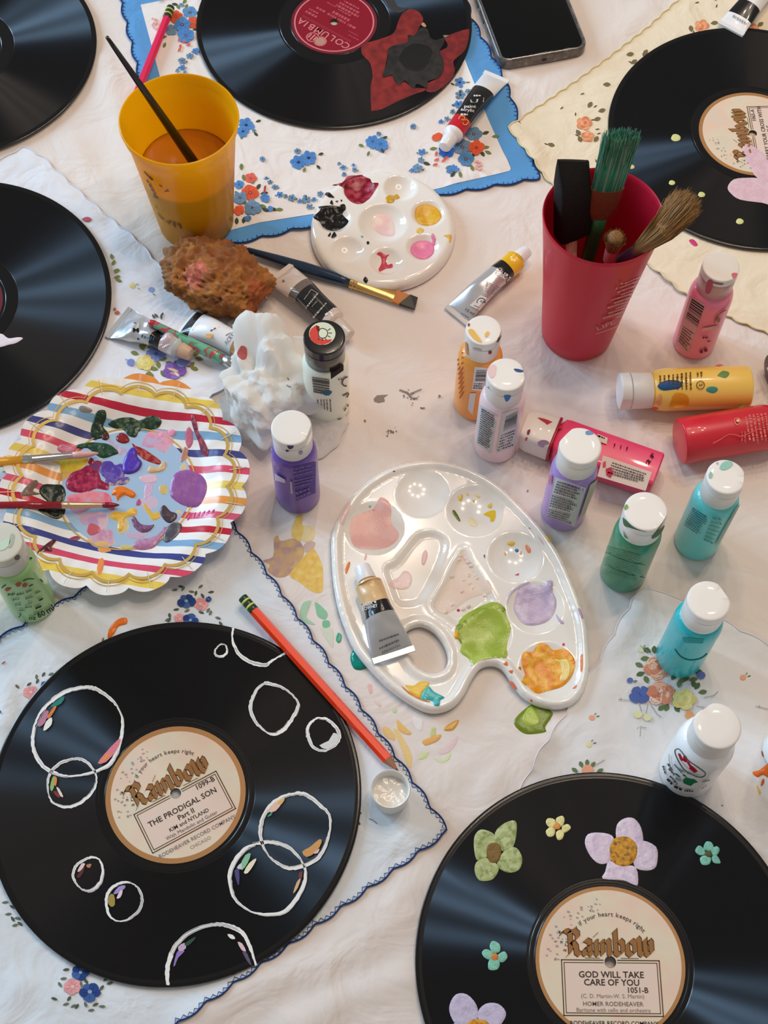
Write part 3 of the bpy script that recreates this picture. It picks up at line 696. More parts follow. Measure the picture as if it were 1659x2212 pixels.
for cx, cy, sx, sy, n in ((1350, 250, 60, 40, 16), (1435, 340, 12, 10, 3), (1195, 510, 50, 30, 14), (905, 450, 8, 8, 2), (1025, 425, 8, 8, 2), (720, 630, 14, 8, 3), (1560, 250, 12, 10, 3)):
    for i in range(n):
        x, y = cx+rnd.gauss(0, .5)*sx, cy+rnd.gauss(0, .5)*sy; k.dot(*cS((x, y))[0], rnd.uniform(.8, 2.4), GY if i % 2 else GY2, n=6)
k.strip(cS((1270, 205), (1330, 225), (1360, 265), (1400, 265)), 3, GY); k.strip(cS((1345, 235), (1430, 200)), 2.4, GY)
for x, y in ((1140, 1060), (1450, 1650), (1480, 1700), (1560, 1740), (1690/1.1, 1760)): k.dot(x, y, 2.2, GY)
k.part('paint_speck', TABLE, split=.003)
# ---------------------------------------------------------------- records
def record_mat():
    m = mat('shellac_grooves', C(15, 14, 15), rough=.36, spec=.08, aniso=1.0)
    nt = m.node_tree; b = nt.nodes['Principled BSDF']
    t = nt.nodes.new('ShaderNodeTangent'); t.direction_type = 'RADIAL'; t.axis = 'Z'
    nt.links.new(t.outputs[0], b.inputs['Tangent']); b.inputs['Anisotropic Rotation'].default_value = ROTA
    # fine dust and wear
    tc = nt.nodes.new('ShaderNodeTexCoord'); n = nt.nodes.new('ShaderNodeTexNoise'); n.inputs['Scale'].default_value = 35; n.inputs['Detail'].default_value = 6
    mr = nt.nodes.new('ShaderNodeMapRange'); mr.inputs[3].default_value = .32; mr.inputs[4].default_value = .44
    nt.links.new(tc.outputs['Object'], n.inputs['Vector']); nt.links.new(n.outputs['Fac'], mr.inputs[0]); nt.links.new(mr.outputs[0], b.inputs['Roughness'])
    # the two walls of the V shaped grooves
    o = nt.nodes['Material Output']; N = nt.nodes.new
    vm = N('ShaderNodeVectorMath'); vm.operation = 'MULTIPLY'; vm.inputs[1].default_value = (1, 1, 0)
    nz = N('ShaderNodeVectorMath'); nz.operation = 'NORMALIZE'; ge = N('ShaderNodeNewGeometry')
    nt.links.new(tc.outputs['Object'], vm.inputs[0]); nt.links.new(vm.outputs[0], nz.inputs[0])
    last = b.outputs[0]
    for sg in (-1, 1):
        ma = N('ShaderNodeVectorMath'); ma.operation = 'MULTIPLY_ADD'; ma.inputs[1].default_value = (sg*.76, sg*.76, 0); n2 = N('ShaderNodeVectorMath'); n2.operation = 'NORMALIZE'
        nt.links.new(nz.outputs[0], ma.inputs[0]); nt.links.new(ge.outputs['Normal'], ma.inputs[2]); nt.links.new(ma.outputs[0], n2.inputs[0])
        g = N('ShaderNodeBsdfAnisotropic'); g.inputs['Color'].default_value = (.011, .0116, .013, 1); g.inputs['Roughness'].default_value = .27; g.inputs['Anisotropy'].default_value = .48
        nt.links.new(n2.outputs[0], g.inputs['Normal']); nt.links.new(t.outputs[0], g.inputs['Tangent'])
        ad = N('ShaderNodeAddShader'); nt.links.new(last, ad.inputs[0]); nt.links.new(g.outputs[0], ad.inputs[1]); last = ad.outputs[0]
    nt.links.new(last, o.inputs[0])
    return m
ROTA = .25
GROOVE = record_mat()
SHEL = mat('shellac_smooth', C(14, 13, 14), rough=.2, spec=.5)
def record(label, c, R, rl, dead, z0, group='shellac records on the table'):
    root = thing('vinyl_record', label, 'record', loc=(c[0], c[1], z0), group=group)
    h = .0021
    g0 = dead; g1 = R-.0045
    rim = [(R-.0012, 0), (R-.0003, .0004), (R, .0010), (R-.0003, .0018), (R-.0012, .0023), (R-.0028, .0022), (R-.0040, h)]
    v, f = lathe([(.0037, 0)]+rim+[(g1, h)], 128, False, False); o = build('rim', v, f, SHEL, root); autosmooth(o, 40)
    v, f = lathe([(g1, h), ((g0+g1)/2, h), (g0, h)], 128, False, False); build('grooves', v, f, GROOVE, root)
    v, f = lathe([(g0, h), (g0-.0004, h-.0003), (g0-.0016, h-.0003), (g0-.002, h), (rl+.0025, h), (rl+.002, h-.0003), (rl+.001, h-.0003), (rl+.0005, h), (.0037, h), (.0037, 0)], 128, False, False); o = build('runout', v, f, SHEL, root); autosmooth(o, 30)
    return root, z0+h
def nib(strokes, w, ang=.72, ox=0.0, oy=0.0):
    """broad pen strokes -> quads"""
    nx, ny = w*math.cos(ang)/2, w*math.sin(ang)/2; out = []
    for s in strokes:
        for (x0, y0), (x1, y1) in zip(s[:-1], s[1:]):
            out.append([(x0-nx+ox, y0-ny+oy), (x0+nx+ox, y0+ny+oy), (x1+nx+ox, y1+ny+oy), (x1-nx+ox, y1-ny+oy)])
    return out
BL = {'R': (1.12, [[(.32, 1.5), (.38, 1.3), (.38, .2), (.12, -.06), (.3, .08)], [(-.18, 1.32), (-.1, 1.5), (.1, 1.56), (.3, 1.46), (.62, 1.6), (.86, 1.38), (.86, 1.08), (.56, .84), (.4, .8)], [(.5, .84), (.74, .52), (.76, .18), (.98, .02)]]),
      'a': (.74, [[(.08, .84), (.26, .98), (.52, .86), (.52, .14), (.66, .02)], [(.5, .6), (.16, .44), (.12, .16), (.26, .03), (.5, .2)]]),
      'i': (.42, [[(.04, .86), (.2, .9), (.2, .14), (.34, .02)], [(.18, 1.26), (.22, 1.34)]]),
      'n': (.86, [[(.04, .86), (.2, .9), (.2, .06)], [(.2, .78), (.48, .98), (.62, .84), (.62, .14), (.76, .02)]]),
      'b': (.82, [[(.06, 1.46), (.2, 1.62), (.2, .16), (.42, .02), (.66, .2), (.66, .78), (.46, .98), (.2, .78)]]),
      'o': (.8, [[(.4, .98), (.14, .78), (.14, .2), (.38, .02), (.64, .2), (.64, .78), (.4, .98)]]),
      'w': (1.1, [[(.0, 1.14), (.14, .96), (.14, .2), (.32, .02), (.52, .2), (.52, 1.08)], [(.52, .2), (.72, .02), (.92, .2), (.92, .8), (.78, 1.0), (.7, .86)]])}
def blackletter(word, w):
    x = 0; out = []
    for ch in word:
        adv, st = BL[ch]; out += nib(st, w, ox=x); x += adv
    return out, x
def label_frame(center, ang, rl, z):
    ca, sa = math.cos(ang), math.sin(ang)
    def M(dz=0.0):
        return lambda x, y: Vector((center[0]+rl*(x*ca-y*sa), center[1]+rl*(x*sa+y*ca), z+dz))
    return M
def disc_ring(r0, r1, n=72):
    return [[(r0*math.cos(a), r0*math.sin(a)), (r1*math.cos(a), r1*math.sin(a)), (r1*math.cos(b), r1*math.sin(b)), (r0*math.cos(b), r0*math.sin(b))] for a, b in ((2*math.pi*i/n, 2*math.pi*(i+1)/n) for i in range(n))]
PAPER = mat('label_paper', attr=False, rough=.6)
noise_mix(PAPER, [(.3, C(222, 212, 194)), (.45, C(232, 216, 190)), (.6, C(236, 206, 184)), (.75, C(216, 216, 200))], 28, 2)
PAPRING = mat('label_gold_ring', C(180, 130, 80), rough=.45, spec=.4, metal=.15)
def label_disc(root, M, ring_in, ringmat=PAPRING, paper=PAPER, r=1.0, hole=.078):
    f0 = M(.00015); v, f = [], []
    for q in disc_ring(hole, ring_in):
        o = len(v); v += [f0(*p) for p in q]; f.append((o, o+1, o+2, o+3))
    lab = build('label', v, f, paper, root, world_space=True, smooth=False)
    v, f = [], []
    for q in disc_ring(ring_in, r):
        o = len(v); v += [f0(*p) for p in q]; f.append((o, o+1, o+2, o+3))
    if ring_in < r: build('label_ring', v, f, ringmat, lab, world_space=True, smooth=False)
    return lab
def rainbow_label(root, center, ang, rl, z, ring_in, box, lines, foot, chicago=False, arc=True):
    M = label_frame(center, ang, rl, z)
    lab = label_disc(root, M, ring_in)
    BR, BRD, TX = C(160, 112, 66), C(88, 66, 48), C(66, 58, 56)
    k = Ink(); yt, yb, bx = box
    for e, w, c, d in ((0.0, .013, BRD, .0003), (.035, .010, BRD, .0003)):
        m = M(d); x1, y1, y0 = bx-e, yt-e, yb+e
        for q in ([(-x1, y1), (-.09, y1), (-.09, y1-w), (-x1, y1-w)], [(.09, y1), (x1, y1), (x1, y1-w), (.09, y1-w)], [(-x1, y0), (x1, y0), (x1, y0+w), (-x1, y0+w)], [(-x1, y0), (-x1+w, y0), (-x1+w, y1), (-x1, y1)], [(x1-w, y0), (x1, y0), (x1, y1), (x1-w, y1)]): k.add([m(*p) for p in q], c)
    m = M(.00022); x1 = bx-.045
    ya = yt-.045; hx = math.sqrt(max(0, .085**2-ya**2)); a0 = math.atan2(ya, hx)
    arc_ = [(.085*math.cos(a0-(math.pi+2*a0)*i/10), .085*math.sin(a0-(math.pi+2*a0)*i/10)) for i in range(11)]
    for sgn in (-1, 1):
        pts = [(sgn*x1, yb+.045), (sgn*x1, ya)]+[p for p in (arc_ if sgn > 0 else arc_[::-1]) if p[0]*sgn > -1e-6]+[(0, yb+.045)]
        k.add([m(*p) for p in pts], C(236, 212, 196))
    k.part('title_box', lab)
    k = Ink()
    s = .205
    qs, wd = blackletter('Rainbow', .36)
    qo, _ = blackletter('Rainbow', .50)
    for q in qo: k.add([M(.00034)(x*s-wd*s/2, (y-.0)*s+.085) for x, y in q], BRD)
    for q in qs: k.add([M(.00042)(x*s-wd*s/2, (y-.0)*s+.085) for x, y in q], BR)
    k.part('logo_lettering', lab)
    k = Ink()
    for t, x, y, sz, al, bo, c in lines: k.text(t, sz, (lambda u, v, x=x, y=y: M(.0004)(x+u, y+v)), c or TX, al, bo)
    k.text(foot[0], foot[1], (lambda u, v: M(.0004)(u, foot[2]+v)), foot[3], 'CENTER', .006)
    if chicago: k.text('CHICAGO', .07, (lambda u, v: M(.0004)(u, -.83+v)), C(160, 146, 140))
    # little line under the logo and the tinted arc with tiny notes
    for x0, x1 in ((-.34, -.14), (.14, .38)): k.add([M(.0004)(x0, .045), M(.0004)(x1, .045), M(.0004)(x1, .055), M(.0004)(x0, .055)], C(140, 120, 96))
    rnd = random.Random(7)
    for i in range(42):
        a = math.radians(rnd.uniform(95, 190)); r = rnd.uniform(.68, .86); x, y = r*math.cos(a), r*math.sin(a); e = rnd.uniform(.008, .018)
        k.add([M(.00036)(x-e, y-e*.5), M(.00036)(x+e, y-e*.6), M(.00036)(x+e, y+e*.7), M(.00036)(x-e, y+e)], C(176, 160, 156))
    if arc:
        st = arc; a = math.radians(168); r = .6
        for ch in st:
            if ch != ' ':
                v, f = glyphs(ch, 'LEFT', .01); o = len(k.v)
                for x, y in v:
                    rr = r+y*.085; aa = a-x*.085/r
                    k.v.append(M(.0004)(rr*math.cos(aa), rr*math.sin(aa)))
                k.f += [tuple(i+o for i in q) for q in f]; k.c += [C(104, 92, 88)]*len(f)
            wadv = max([p[0] for p in glyphs(ch, 'LEFT', .01)[0]] or [.28])+.06
            a -= wadv*.085/r
    k.part('label_text', lab)
    return lab
def ang_px(p, q):
    a = U(*p, .004); b = U(*q, .004); return math.atan2(b.y-a.y, b.x-a.x)
RZ = .0024
recA, zA = record('black shellac record painted with white outlined bubbles beside the orange pencil', (-.1392, .2634), .127, .0478, .0545, RZ)
recB, zB = record('black shellac record painted with lilac, green and turquoise flowers beside the white bottle', (.1518, .1568), .1268, .0486, .0545, RZ)
recC, zC = record('black shellac record with crimson label painted with red and charcoal birds', (-.0529, .9824), .1259, .0392, .0515, RZ)
recD, zD = record('black shellac record painted with large pale pink petals and small yellow dots', (.3166, .8584), .1261, .047, .0545, RZ)
recE, zE = record('worn black shellac record with maroon and gold label beside the paper plate', (-.3517, .6653), .127, .0392, .052, RZ)
recF, zF = record('scuffed black shellac record with cream label beside the yellow cup', (-.3918, .9415), .1256, .038, .052, RZ)
cLA = crop(220, 1550, .205)
rainbow_label(recA, (-.1392, .2634), ang_px(*cLA((385, 1015), (1215, 575))), .0478, zA, .925, (.02, -.62, .655),
    [('1099-B', .58, -.105, .105, 'RIGHT', .012, None), ('THE PRODIGAL SON', .0, -.265, .115, 'CENTER', .012, None), ('Part II', .0, -.375, .105, 'CENTER', .012, None), ('KIM and NYLAND', .0, -.465, .08, 'CENTER', .008, None), ('With Mandolin and Guitar', .0, -.55, .075, 'CENTER', .0, C(110, 98, 92))],
    ('RODEHEAVER RECORD COMPANY', .076, -.73, C(132, 126, 132)), True, 'a rainbow if your heart keeps right')
cLB = crop(1140, 1900, .205)
rainbow_label(recB, (.1518, .1568), ang_px(*cLB((375, 868), (1335, 878))), .0486, zB, .95, (.03, -.69, .66),
    [('GOD WILL TAKE', .0, -.2, .115, 'CENTER', .014, None), ('CARE OF YOU', .0, -.3, .115, 'CENTER', .014, None), ('1051-B', .48, -.39, .1, 'RIGHT', .012, None), ('(C. D. Martin-W. S. Martin)', .0, -.46, .075, 'CENTER', 0, C(150, 134, 128)), ('HOMER RODEHEAVER', .0, -.56, .08, 'CENTER', .004, C(120, 108, 104)), ('Baritone with cello and orchestra', .0, -.635, .072, 'CENTER', 0, C(140, 126, 120))],
    ('RODEHEAVER RECORD COMPANY', .074, -.80, C(46, 48, 60)), False, 'a rainbow if your heart keeps right')
cLD = crop(1480, 180, .10848)
rainbow_label(recD, (.3166, .8584), ang_px(*cLD((1130, 1450), (980, 640))), .047, zD, .93, (.02, -.66, .655),
    [('1065-A', .58, -.105, .1, 'RIGHT', .012, None), ('CARRY YOUR CROSS WITH', .0, -.24, .105, 'CENTER', .012, None), ('A SMILE', .0, -.35, .105, 'CENTER', .012, None)],
    ('RODEHEAVER RECORD COMPANY', .072, -.76, C(132, 126, 132)), False, None)
# crimson label
CRIM = mat('crimson_label', C(142, 10, 36), rough=.35, spec=.5); CRR = mat('crimson_edge', C(122, 20, 46), rough=.4)
cLC = crop(620, 0, .12056)
aC = ang_px(*cLC((1040, 850), (260, 430)))
M = label_frame((-.0529, .9824), aC, .0392, zC)
lab = label_disc(recC, M, .94, CRR, CRIM, hole=.1)
k = Ink(); PKL = C(214, 128, 130)
for q in disc_ring(.90, .935): k.add([M(.0003)(*p) for p in q], PKL)
k.part('label_border', lab)
k = Ink(); x0 = -.70
for i, ch in enumerate('COLUMBIA'): k.text(ch, .26, (lambda u, v, x=(-.66, -.47, -.27, -.07, .13, .33, .49, .63)[i]: M(.0003)(x+u, .35+v)), PKL, 'CENTER', .012)
for y, w in ((.29, .62), (.255, .56)): k.add([M(.0003)(-.68, y), M(.0003)(.72, y), M(.0003)(.72, y+.012), M(.0003)(-.68, y+.012)], C(176, 70, 84))
for cx in (-.1, .12):
    for q in disc_ring(.125, .15, 24): k.add([M(.0003)(cx+p[0], .68+p[1]) for p in q], PKL)
k.add([M(.00032)(-.1+.12*math.cos(t*.4), .68+.12*math.sin(t*.4)) for t in range(16)], C(190, 140, 124))
for x, w, h in ((.12, .02, .2), (.2, .02, .14), (.05, .02, .14)): k.add([M(.00034)(x-w, .68-h/2), M(.00034)(x+w, .68-h/2), M(.00034)(x+w, .68+h/2), M(.00034)(x-w, .68+h/2)], PKL)
rnd = random.Random(11)
def dashes(k, M, x0, x1, y, h, c, rnd, gap=.02, wr=(.03, .09)):
    x = x0
    while x < x1:
        w = rnd.uniform(*wr); k.add([M(x, y), M(min(x1, x+w), y), M(min(x1, x+w), y+h), M(x, y+h)], c); x += w+gap
PKD = C(186, 84, 96)
for x0, x1, y, h in ((.42, .74, .08, .07), (.46, .72, -.02, .05), (-.8, -.5, .12, .025), (-.72, -.42, .02, .02), (-.52, -.3, -.16, .07), (-.24, .0, -.16, .07), (.04, .3, -.16, .07), (.36, .62, -.16, .06), (-.26, .22, -.28, .08), (-.2, .16, -.4, .04), (-.36, .3, -.5, .07), (-.3, .26, -.6, .06), (-.22, .2, -.7, .05), (.26, .5, -.42, .03)): dashes(k, M(.0003), x0, x1, y, h, PKD, rnd)
k.part('label_text', lab)
# maroon and gold label, partly out of the frame
MAR = mat('maroon_label', C(104, 26, 40), rough=.4); GLD = mat('gold_print', C(226, 176, 104), rough=.4, metal=.2)
M = label_frame((-.3517, .6653), ang_px((-60, 700), (-60, 600)), .0392, zE)
lab = label_disc(recE, M, .86, MAR, MAR, hole=.1)
k = Ink(); GO = C(228, 184, 116); GP = C(196, 140, 110)
for q in disc_ring(.735, .77): k.add([M(.0003)(*p) for p in q], GO)
for q in disc_ring(.82, .835): k.add([M(.0003)(*p) for p in q], C(150, 80, 84))
for i in range(40):
    a, b = math.radians(-62+i*1.7), math.radians(-62+(i+1)*1.7)
    wa = .17*math.sin(math.pi*i/40)**.7; wb = .17*math.sin(math.pi*(i+1)/40)**.7
    k.add([M(.00034)(.735*math.cos(a), .735*math.sin(a)), M(.00034)(.735*math.cos(b), .735*math.sin(b)), M(.00034)((.735-wb)*math.cos(b), (.735-wb)*math.sin(b)), M(.00034)((.735-wa)*math.cos(a), (.735-wa)*math.sin(a))], GO)
for i in range(30):
    a = math.radians(196+i*4.6); b = a+math.radians(3)
    k.add([M(.0003)(.62*math.cos(a), .62*math.sin(a)), M(.0003)(.7*math.cos(a), .7*math.sin(a)), M(.0003)(.7*math.cos(b), .7*math.sin(b)), M(.0003)(.62*math.cos(b), .62*math.sin(b))], GP)
k.part('label_print', lab)
M = label_frame((-.3918, .9415), 0, .038, zF)
lab = label_disc(recF, M, .94, PAPRING, PAPER, hole=.1)

# ---- painted decoration on the records
WH, WH2 = C(248, 246, 242), C(196, 196, 196)
def rec_zf(z): return lambda x, y: z
def ring(k, pts, w, jit, seed, closed=True, n=6):
    rnd = random.Random(seed)
    P = smoothloop(pts, n) if closed else smoothline(pts, n)
    P = [(a+rnd.uniform(-.7, .7), b+rnd.uniform(-.7, .7)) for a, b in P]
    k.strip(P, [w*(.45+.65*abs(math.sin(i*.11+seed))+rnd.uniform(-jit, jit)) for i in range(len(P))], WH, closed)
    for q in range(6):       # dry brush strands
        off = rnd.uniform(-w*.7, w*.7); i0 = rnd.randrange(len(P)); L = len(P)//3
        seg = [(P[(i0+i) % len(P)][0]+off*.7, P[(i0+i) % len(P)][1]+off*.7) for i in range(L)] if closed else [(a+off*.6, b+off*.6) for a, b in P[len(P)//4:len(P)*3//4]]
        if len(seg) > 2: k.strip(seg, 1.1, WH2)
def bubble(rings, glints, seed):
    k = Ink(rec_zf(zA), .0002)
    for pts, w, closed in rings: ring(k, pts, w, .12, seed, closed); seed += 1
    for pts, c in glints: k.px(smoothloop(pts, 2), c)
    k.part('painted_bubble', recA, DRYPAINT)
cg = crop(0, 1200, .3014); ch_ = crop(0, 1650, .3376); cv = crop(440, 1340, .3376); cw = crop(400, 1800, .3376)
bubble([(cg((600, 945), (460, 980), (350, 1060), (270, 1160), (235, 1280), (245, 1400), (310, 1510), (420, 1570), (530, 1580), (680, 1550), (800, 1480), (860, 1340), (880, 1190), (840, 1080), (760, 1000), (680, 955)), 8, True)],
       [(cg((365, 1075), (440, 1015), (462, 1015), (440, 1060), (385, 1085)), C(40, 130, 122)), (cg((335, 1160), (385, 1085), (405, 1085), (360, 1160)), C(226, 130, 60)), (cg((270, 1210), (320, 1120), (350, 1120), (320, 1200), (285, 1225)), C(196, 130, 160)), (cg((310, 1250), (330, 1190), (370, 1160), (370, 1210), (330, 1250)), C(246, 246, 236)), (cg((700, 1490), (750, 1420), (850, 1315), (862, 1330), (830, 1400), (760, 1480)), C(232, 130, 150)), (cg((720, 1470), (780, 1410), (790, 1430), (740, 1480)), C(238, 150, 90))], 1)
bubble([(cg((520, 1460), (430, 1490), (360, 1560), (340, 1660), (370, 1760), (450, 1800), (540, 1790), (640, 1720), (690, 1640), (680, 1550), (620, 1480), (570, 1458)), 6, True)],
       [(ch_((320, 150), (335, 90), (350, 80), (345, 150), (330, 175)), C(150, 190, 110)), (ch_((345, 130), (350, 80), (365, 95), (358, 140)), C(238, 140, 70)), (ch_((360, 150), (380, 160), (405, 210), (385, 205)), C(240, 220, 214)), (ch_((340, 180), (360, 175), (385, 210), (370, 215)), C(140, 50, 50))], 4)
bubble([(ch_((560, 605), (490, 650), (467, 710), (490, 770), (540, 810), (590, 808), (640, 760), (660, 690), (640, 620), (600, 598)), 6, True)],
       [(ch_((495, 690), (520, 640), (545, 640), (520, 680)), C(238, 210, 206)), (ch_((490, 720), (510, 690), (540, 660), (530, 700), (505, 730)), C(96, 40, 44)), (ch_((555, 645), (585, 640), (575, 665), (555, 660)), C(186, 130, 104))], 7)
bubble([(ch_((760, 765), (700, 810), (680, 880), (700, 970), (760, 1008), (830, 990), (895, 930), (908, 860), (880, 790), (820, 758)), 6, True)],
       [(ch_((725, 830), (760, 785), (800, 778), (795, 800), (750, 830)), C(168, 152, 214)), (ch_((690, 880), (705, 835), (730, 840), (735, 900), (710, 915)), C(170, 150, 70)), (ch_((745, 860), (770, 810), (785, 815), (770, 855)), C(238, 214, 224))], 10)
bubble([(ch_((1075, 1415), (1070, 1330), (1090, 1230), (1140, 1140), (1230, 1070), (1350, 1030), (1460, 1035), (1550, 1080), (1600, 1170), (1640, 1290)), 9, False)],
       [(ch_((1110, 1290), (1130, 1210), (1160, 1180), (1180, 1200), (1140, 1240), (1120, 1290)), C(150, 124, 196)), (ch_((1140, 1170), (1180, 1145), (1190, 1180), (1150, 1200)), C(206, 180, 204)), (ch_((1180, 1150), (1250, 1105), (1240, 1130), (1200, 1165)), C(44, 76, 60)), (ch_((1455, 1090), (1490, 1095), (1505, 1120), (1475, 1118)), C(246, 246, 236)), (ch_((1520, 1140), (1550, 1150), (1575, 1200), (1545, 1190)), C(238, 200, 206)), (ch_((1550, 1200), (1580, 1210), (1610, 1290), (1580, 1260)), C(96, 84, 116))], 13)
bubble([(cv((385, 405), (330, 460), (300, 550), (320, 630), (380, 700), (440, 730), (500, 710), (560, 640), (605, 540), (570, 480), (500, 430), (440, 410)), 7, True)], [], 16)
bubble([(cv((715, 630), (670, 680), (668, 740), (700, 810), (760, 835), (830, 810), (870, 750), (850, 690), (800, 640), (760, 625)), 7, True)], [(cv((740, 800), (800, 770), (830, 720), (865, 740), (850, 790), (790, 825)), C(222, 222, 222))], 19)
bubble([(cv((580, 1108), (480, 1140), (400, 1220), (365, 1320), (375, 1430), (430, 1520), (520, 1580), (600, 1580), (720, 1530), (790, 1420), (808, 1260), (740, 1180), (660, 1120)), 8, True)],
       [(cv((415, 1225), (450, 1170), (510, 1135), (500, 1170), (460, 1220)), C(240, 200, 180)), (cv((470, 1170), (520, 1135), (500, 1175)), C(226, 190, 100)), (cv((405, 1255), (440, 1225), (430, 1250)), C(70, 160, 130)), (cv((630, 1480), (680, 1450), (740, 1400), (755, 1420), (720, 1480), (660, 1515)), C(218, 160, 96)), (cv((700, 1490), (740, 1460), (730, 1490)), C(232, 196, 200))], 22)
bubble([(cw((470, 65), (380, 100), (310, 190), (285, 290), (320, 420), (420, 500), (540, 520), (650, 490), (740, 370), (770, 260), (740, 170), (660, 90), (560, 58)), 8, True)],
       [(cw((350, 210), (385, 140), (420, 130), (400, 190), (365, 235)), C(140, 200, 160)), (cw((330, 220), (360, 190), (360, 230)), C(216, 216, 220)), (cw((315, 240), (345, 230), (345, 330), (330, 310)), C(74, 70, 130)), (cw((375, 250), (410, 190), (455, 160), (440, 200), (400, 255)), C(246, 236, 206)), (cw((690, 385), (715, 310), (740, 290), (720, 350)), C(226, 186, 140)), (cw((725, 280), (735, 245), (750, 250), (745, 290)), C(120, 60, 60))], 25)
bubble([(cv((110, 155), (75, 190), (80, 225), (120, 230), (150, 200), (140, 160)), 5, True)], [], 28)
bubble([(cv((190, 50), (185, 130), (230, 220), (310, 270), (390, 285), (450, 250), (520, 210)), 8, False)], [], 31)
# flowers on the record at the lower right
cb = crop(860, 1640, .3376)
LIL, LIL2 = C(224, 204, 222), C(206, 196, 224); SAG = C(172, 184, 122); TUR = C(136, 206, 184); BUT = C(236, 226, 156); OCH = C(196, 138, 34)
def pflower(petals, c, cen, cc, rec=recB, z=zB, th=.0003, c2=None):
    c2 = c2 or [tuple(h*.86 for h in c[:3])+(1,)]
    f0 = blob('painted_flower', rec, petals[0], rec_zf(z), th, c, DRYPAINT, seed=1, rough=.5, c2=c2, edge=.07)
    for i, p in enumerate(petals[1:]): blob('petal', f0, p, rec_zf(z), th*1.1, c, DRYPAINT, seed=i+2, rough=.5, c2=c2, edge=.07)
    if cen: blob('flower_centre', f0, cen, rec_zf(z+.0003), .0004, cc, DRYPAINT, seed=9, rough=.6, edge=.1, c2=[C(116, 84, 30), C(230, 160, 50)] if cc == OCH else None, mixs=500)
SG2 = [C(136, 152, 90), C(192, 202, 146)]
pflower([cb((620, 470), (680, 410), (750, 395), (758, 470), (735, 560), (680, 590), (630, 560)), cb((490, 490), (530, 450), (600, 470), (640, 520), (600, 600), (540, 640), (500, 640), (485, 560)), cb((640, 640), (700, 570), (760, 570), (795, 640), (770, 710), (700, 725), (640, 690)), cb((500, 660), (560, 630), (640, 680), (630, 740), (590, 775), (520, 775), (490, 720))], SAG, cb((570, 560), (600, 535), (650, 545), (660, 600), (640, 655), (590, 660), (565, 610)), C(126, 98, 44), c2=SG2)
pflower([cb((945, 400), (960, 378), (1000, 385), (1010, 420), (980, 440), (955, 425)), cb((1010, 380), (1050, 362), (1065, 390), (1050, 430), (1020, 420)), cb((1050, 430), (1085, 415), (1105, 440), (1070, 470), (1050, 460)), cb((1010, 470), (1040, 450), (1062, 470), (1050, 510), (1020, 515)), cb((945, 460), (975, 435), (1005, 450), (995, 490), (960, 495))], BUT, cb((995, 420), (1020, 405), (1040, 425), (1030, 448), (1000, 445)), C(226, 150, 70))
pflower([cb((1395, 500), (1400, 420), (1450, 378), (1510, 380), (1555, 440), (1565, 540), (1500, 570), (1430, 540)), cb((1195, 540), (1215, 480), (1290, 470), (1370, 490), (1385, 560), (1360, 650), (1290, 670), (1230, 620)), cb((1500, 560), (1560, 520), (1650, 560), (1660, 640), (1640, 700), (1570, 712), (1510, 680)), cb((1350, 650), (1430, 680), (1520, 690), (1535, 800), (1500, 800), (1440, 775), (1310, 765), (1325, 720))], LIL, cb((1360, 540), (1400, 500), (1480, 500), (1530, 560), (1520, 640), (1460, 685), (1390, 675), (1355, 620)), OCH, c2=[C(232, 216, 230), C(212, 190, 214)])
ce = crop(1160, 1640, .3008)
pflower([ce((1135, 660), (1160, 620), (1195, 640), (1210, 680), (1170, 690)), ce((1195, 640), (1215, 592), (1255, 600), (1270, 650), (1230, 660)), ce((1250, 650), (1290, 625), (1312, 650), (1290, 690), (1260, 690)), ce((1255, 700), (1290, 690), (1318, 740), (1300, 750), (1265, 740)), ce((1170, 710), (1210, 690), (1250, 710), (1235, 755), (1185, 757))], TUR, ce((1210, 665), (1245, 660), (1258, 690), (1230, 705), (1210, 690)), C(86, 90, 50))
pflower([cb((585, 1200), (605, 1162), (650, 1185), (650, 1230), (610, 1240)), cb((535, 1240), (560, 1215), (605, 1235), (600, 1280), (560, 1275)), cb((640, 1250), (680, 1230), (700, 1265), (670, 1300), (635, 1285)), cb((580, 1290), (610, 1270), (650, 1300), (635, 1345), (580, 1345))], TUR, cb((595, 1255), (620, 1240), (642, 1262), (625, 1290), (600, 1282)), C(214, 130, 66))
pflower([cb((330, 1570), (370, 1505), (440, 1505), (500, 1570), (510, 1650), (470, 1720), (390, 1720), (335, 1640)), cb((510, 1620), (560, 1565), (640, 1565), (690, 1620), (670, 1680), (610, 1740), (530, 1700)), cb((340, 1700), (420, 1700), (430, 1800), (340, 1790))], LIL2, cb((440, 1700), (480, 1665), (560, 1672), (590, 1720), (560, 1780), (470, 1780)), OCH)
# petals and dots on the record at the upper right
cdd = crop(1100, 0, .337); PPK = C(226, 190, 200)
pflower([cdd((1400, 1200), (1440, 1150), (1530, 1140), (1600, 1142), (1680, 1150), (1720, 1230), (1680, 1310), (1620, 1300), (1480, 1280), (1420, 1240)), cdd((1490, 940), (1530, 915), (1590, 950), (1660, 1010), (1720, 1080), (1700, 1150), (1590, 1140), (1540, 1070), (1500, 1000))], PPK, None, None, recD, zD, c2=[C(232, 200, 210)])
cD2 = crop(1100, 0, .337)
for x, y, r in ((1068, 884, 30), (1043, 1172, 20), (1233, 1248, 22), (1478, 1420, 24), (785, 1070, 18)):
    blob('paint_dot', recD, cD2((x-r, y), (x-r*.6, y-r*.7), (x+r*.3, y-r*.75), (x+r, y-r*.2), (x+r*.8, y+r*.5), (x-r*.2, y+r*.75), (x-r*.9, y+r*.4)), rec_zf(zD), .0004, C(222, 222, 150), DRYPAINT, seed=int(x))
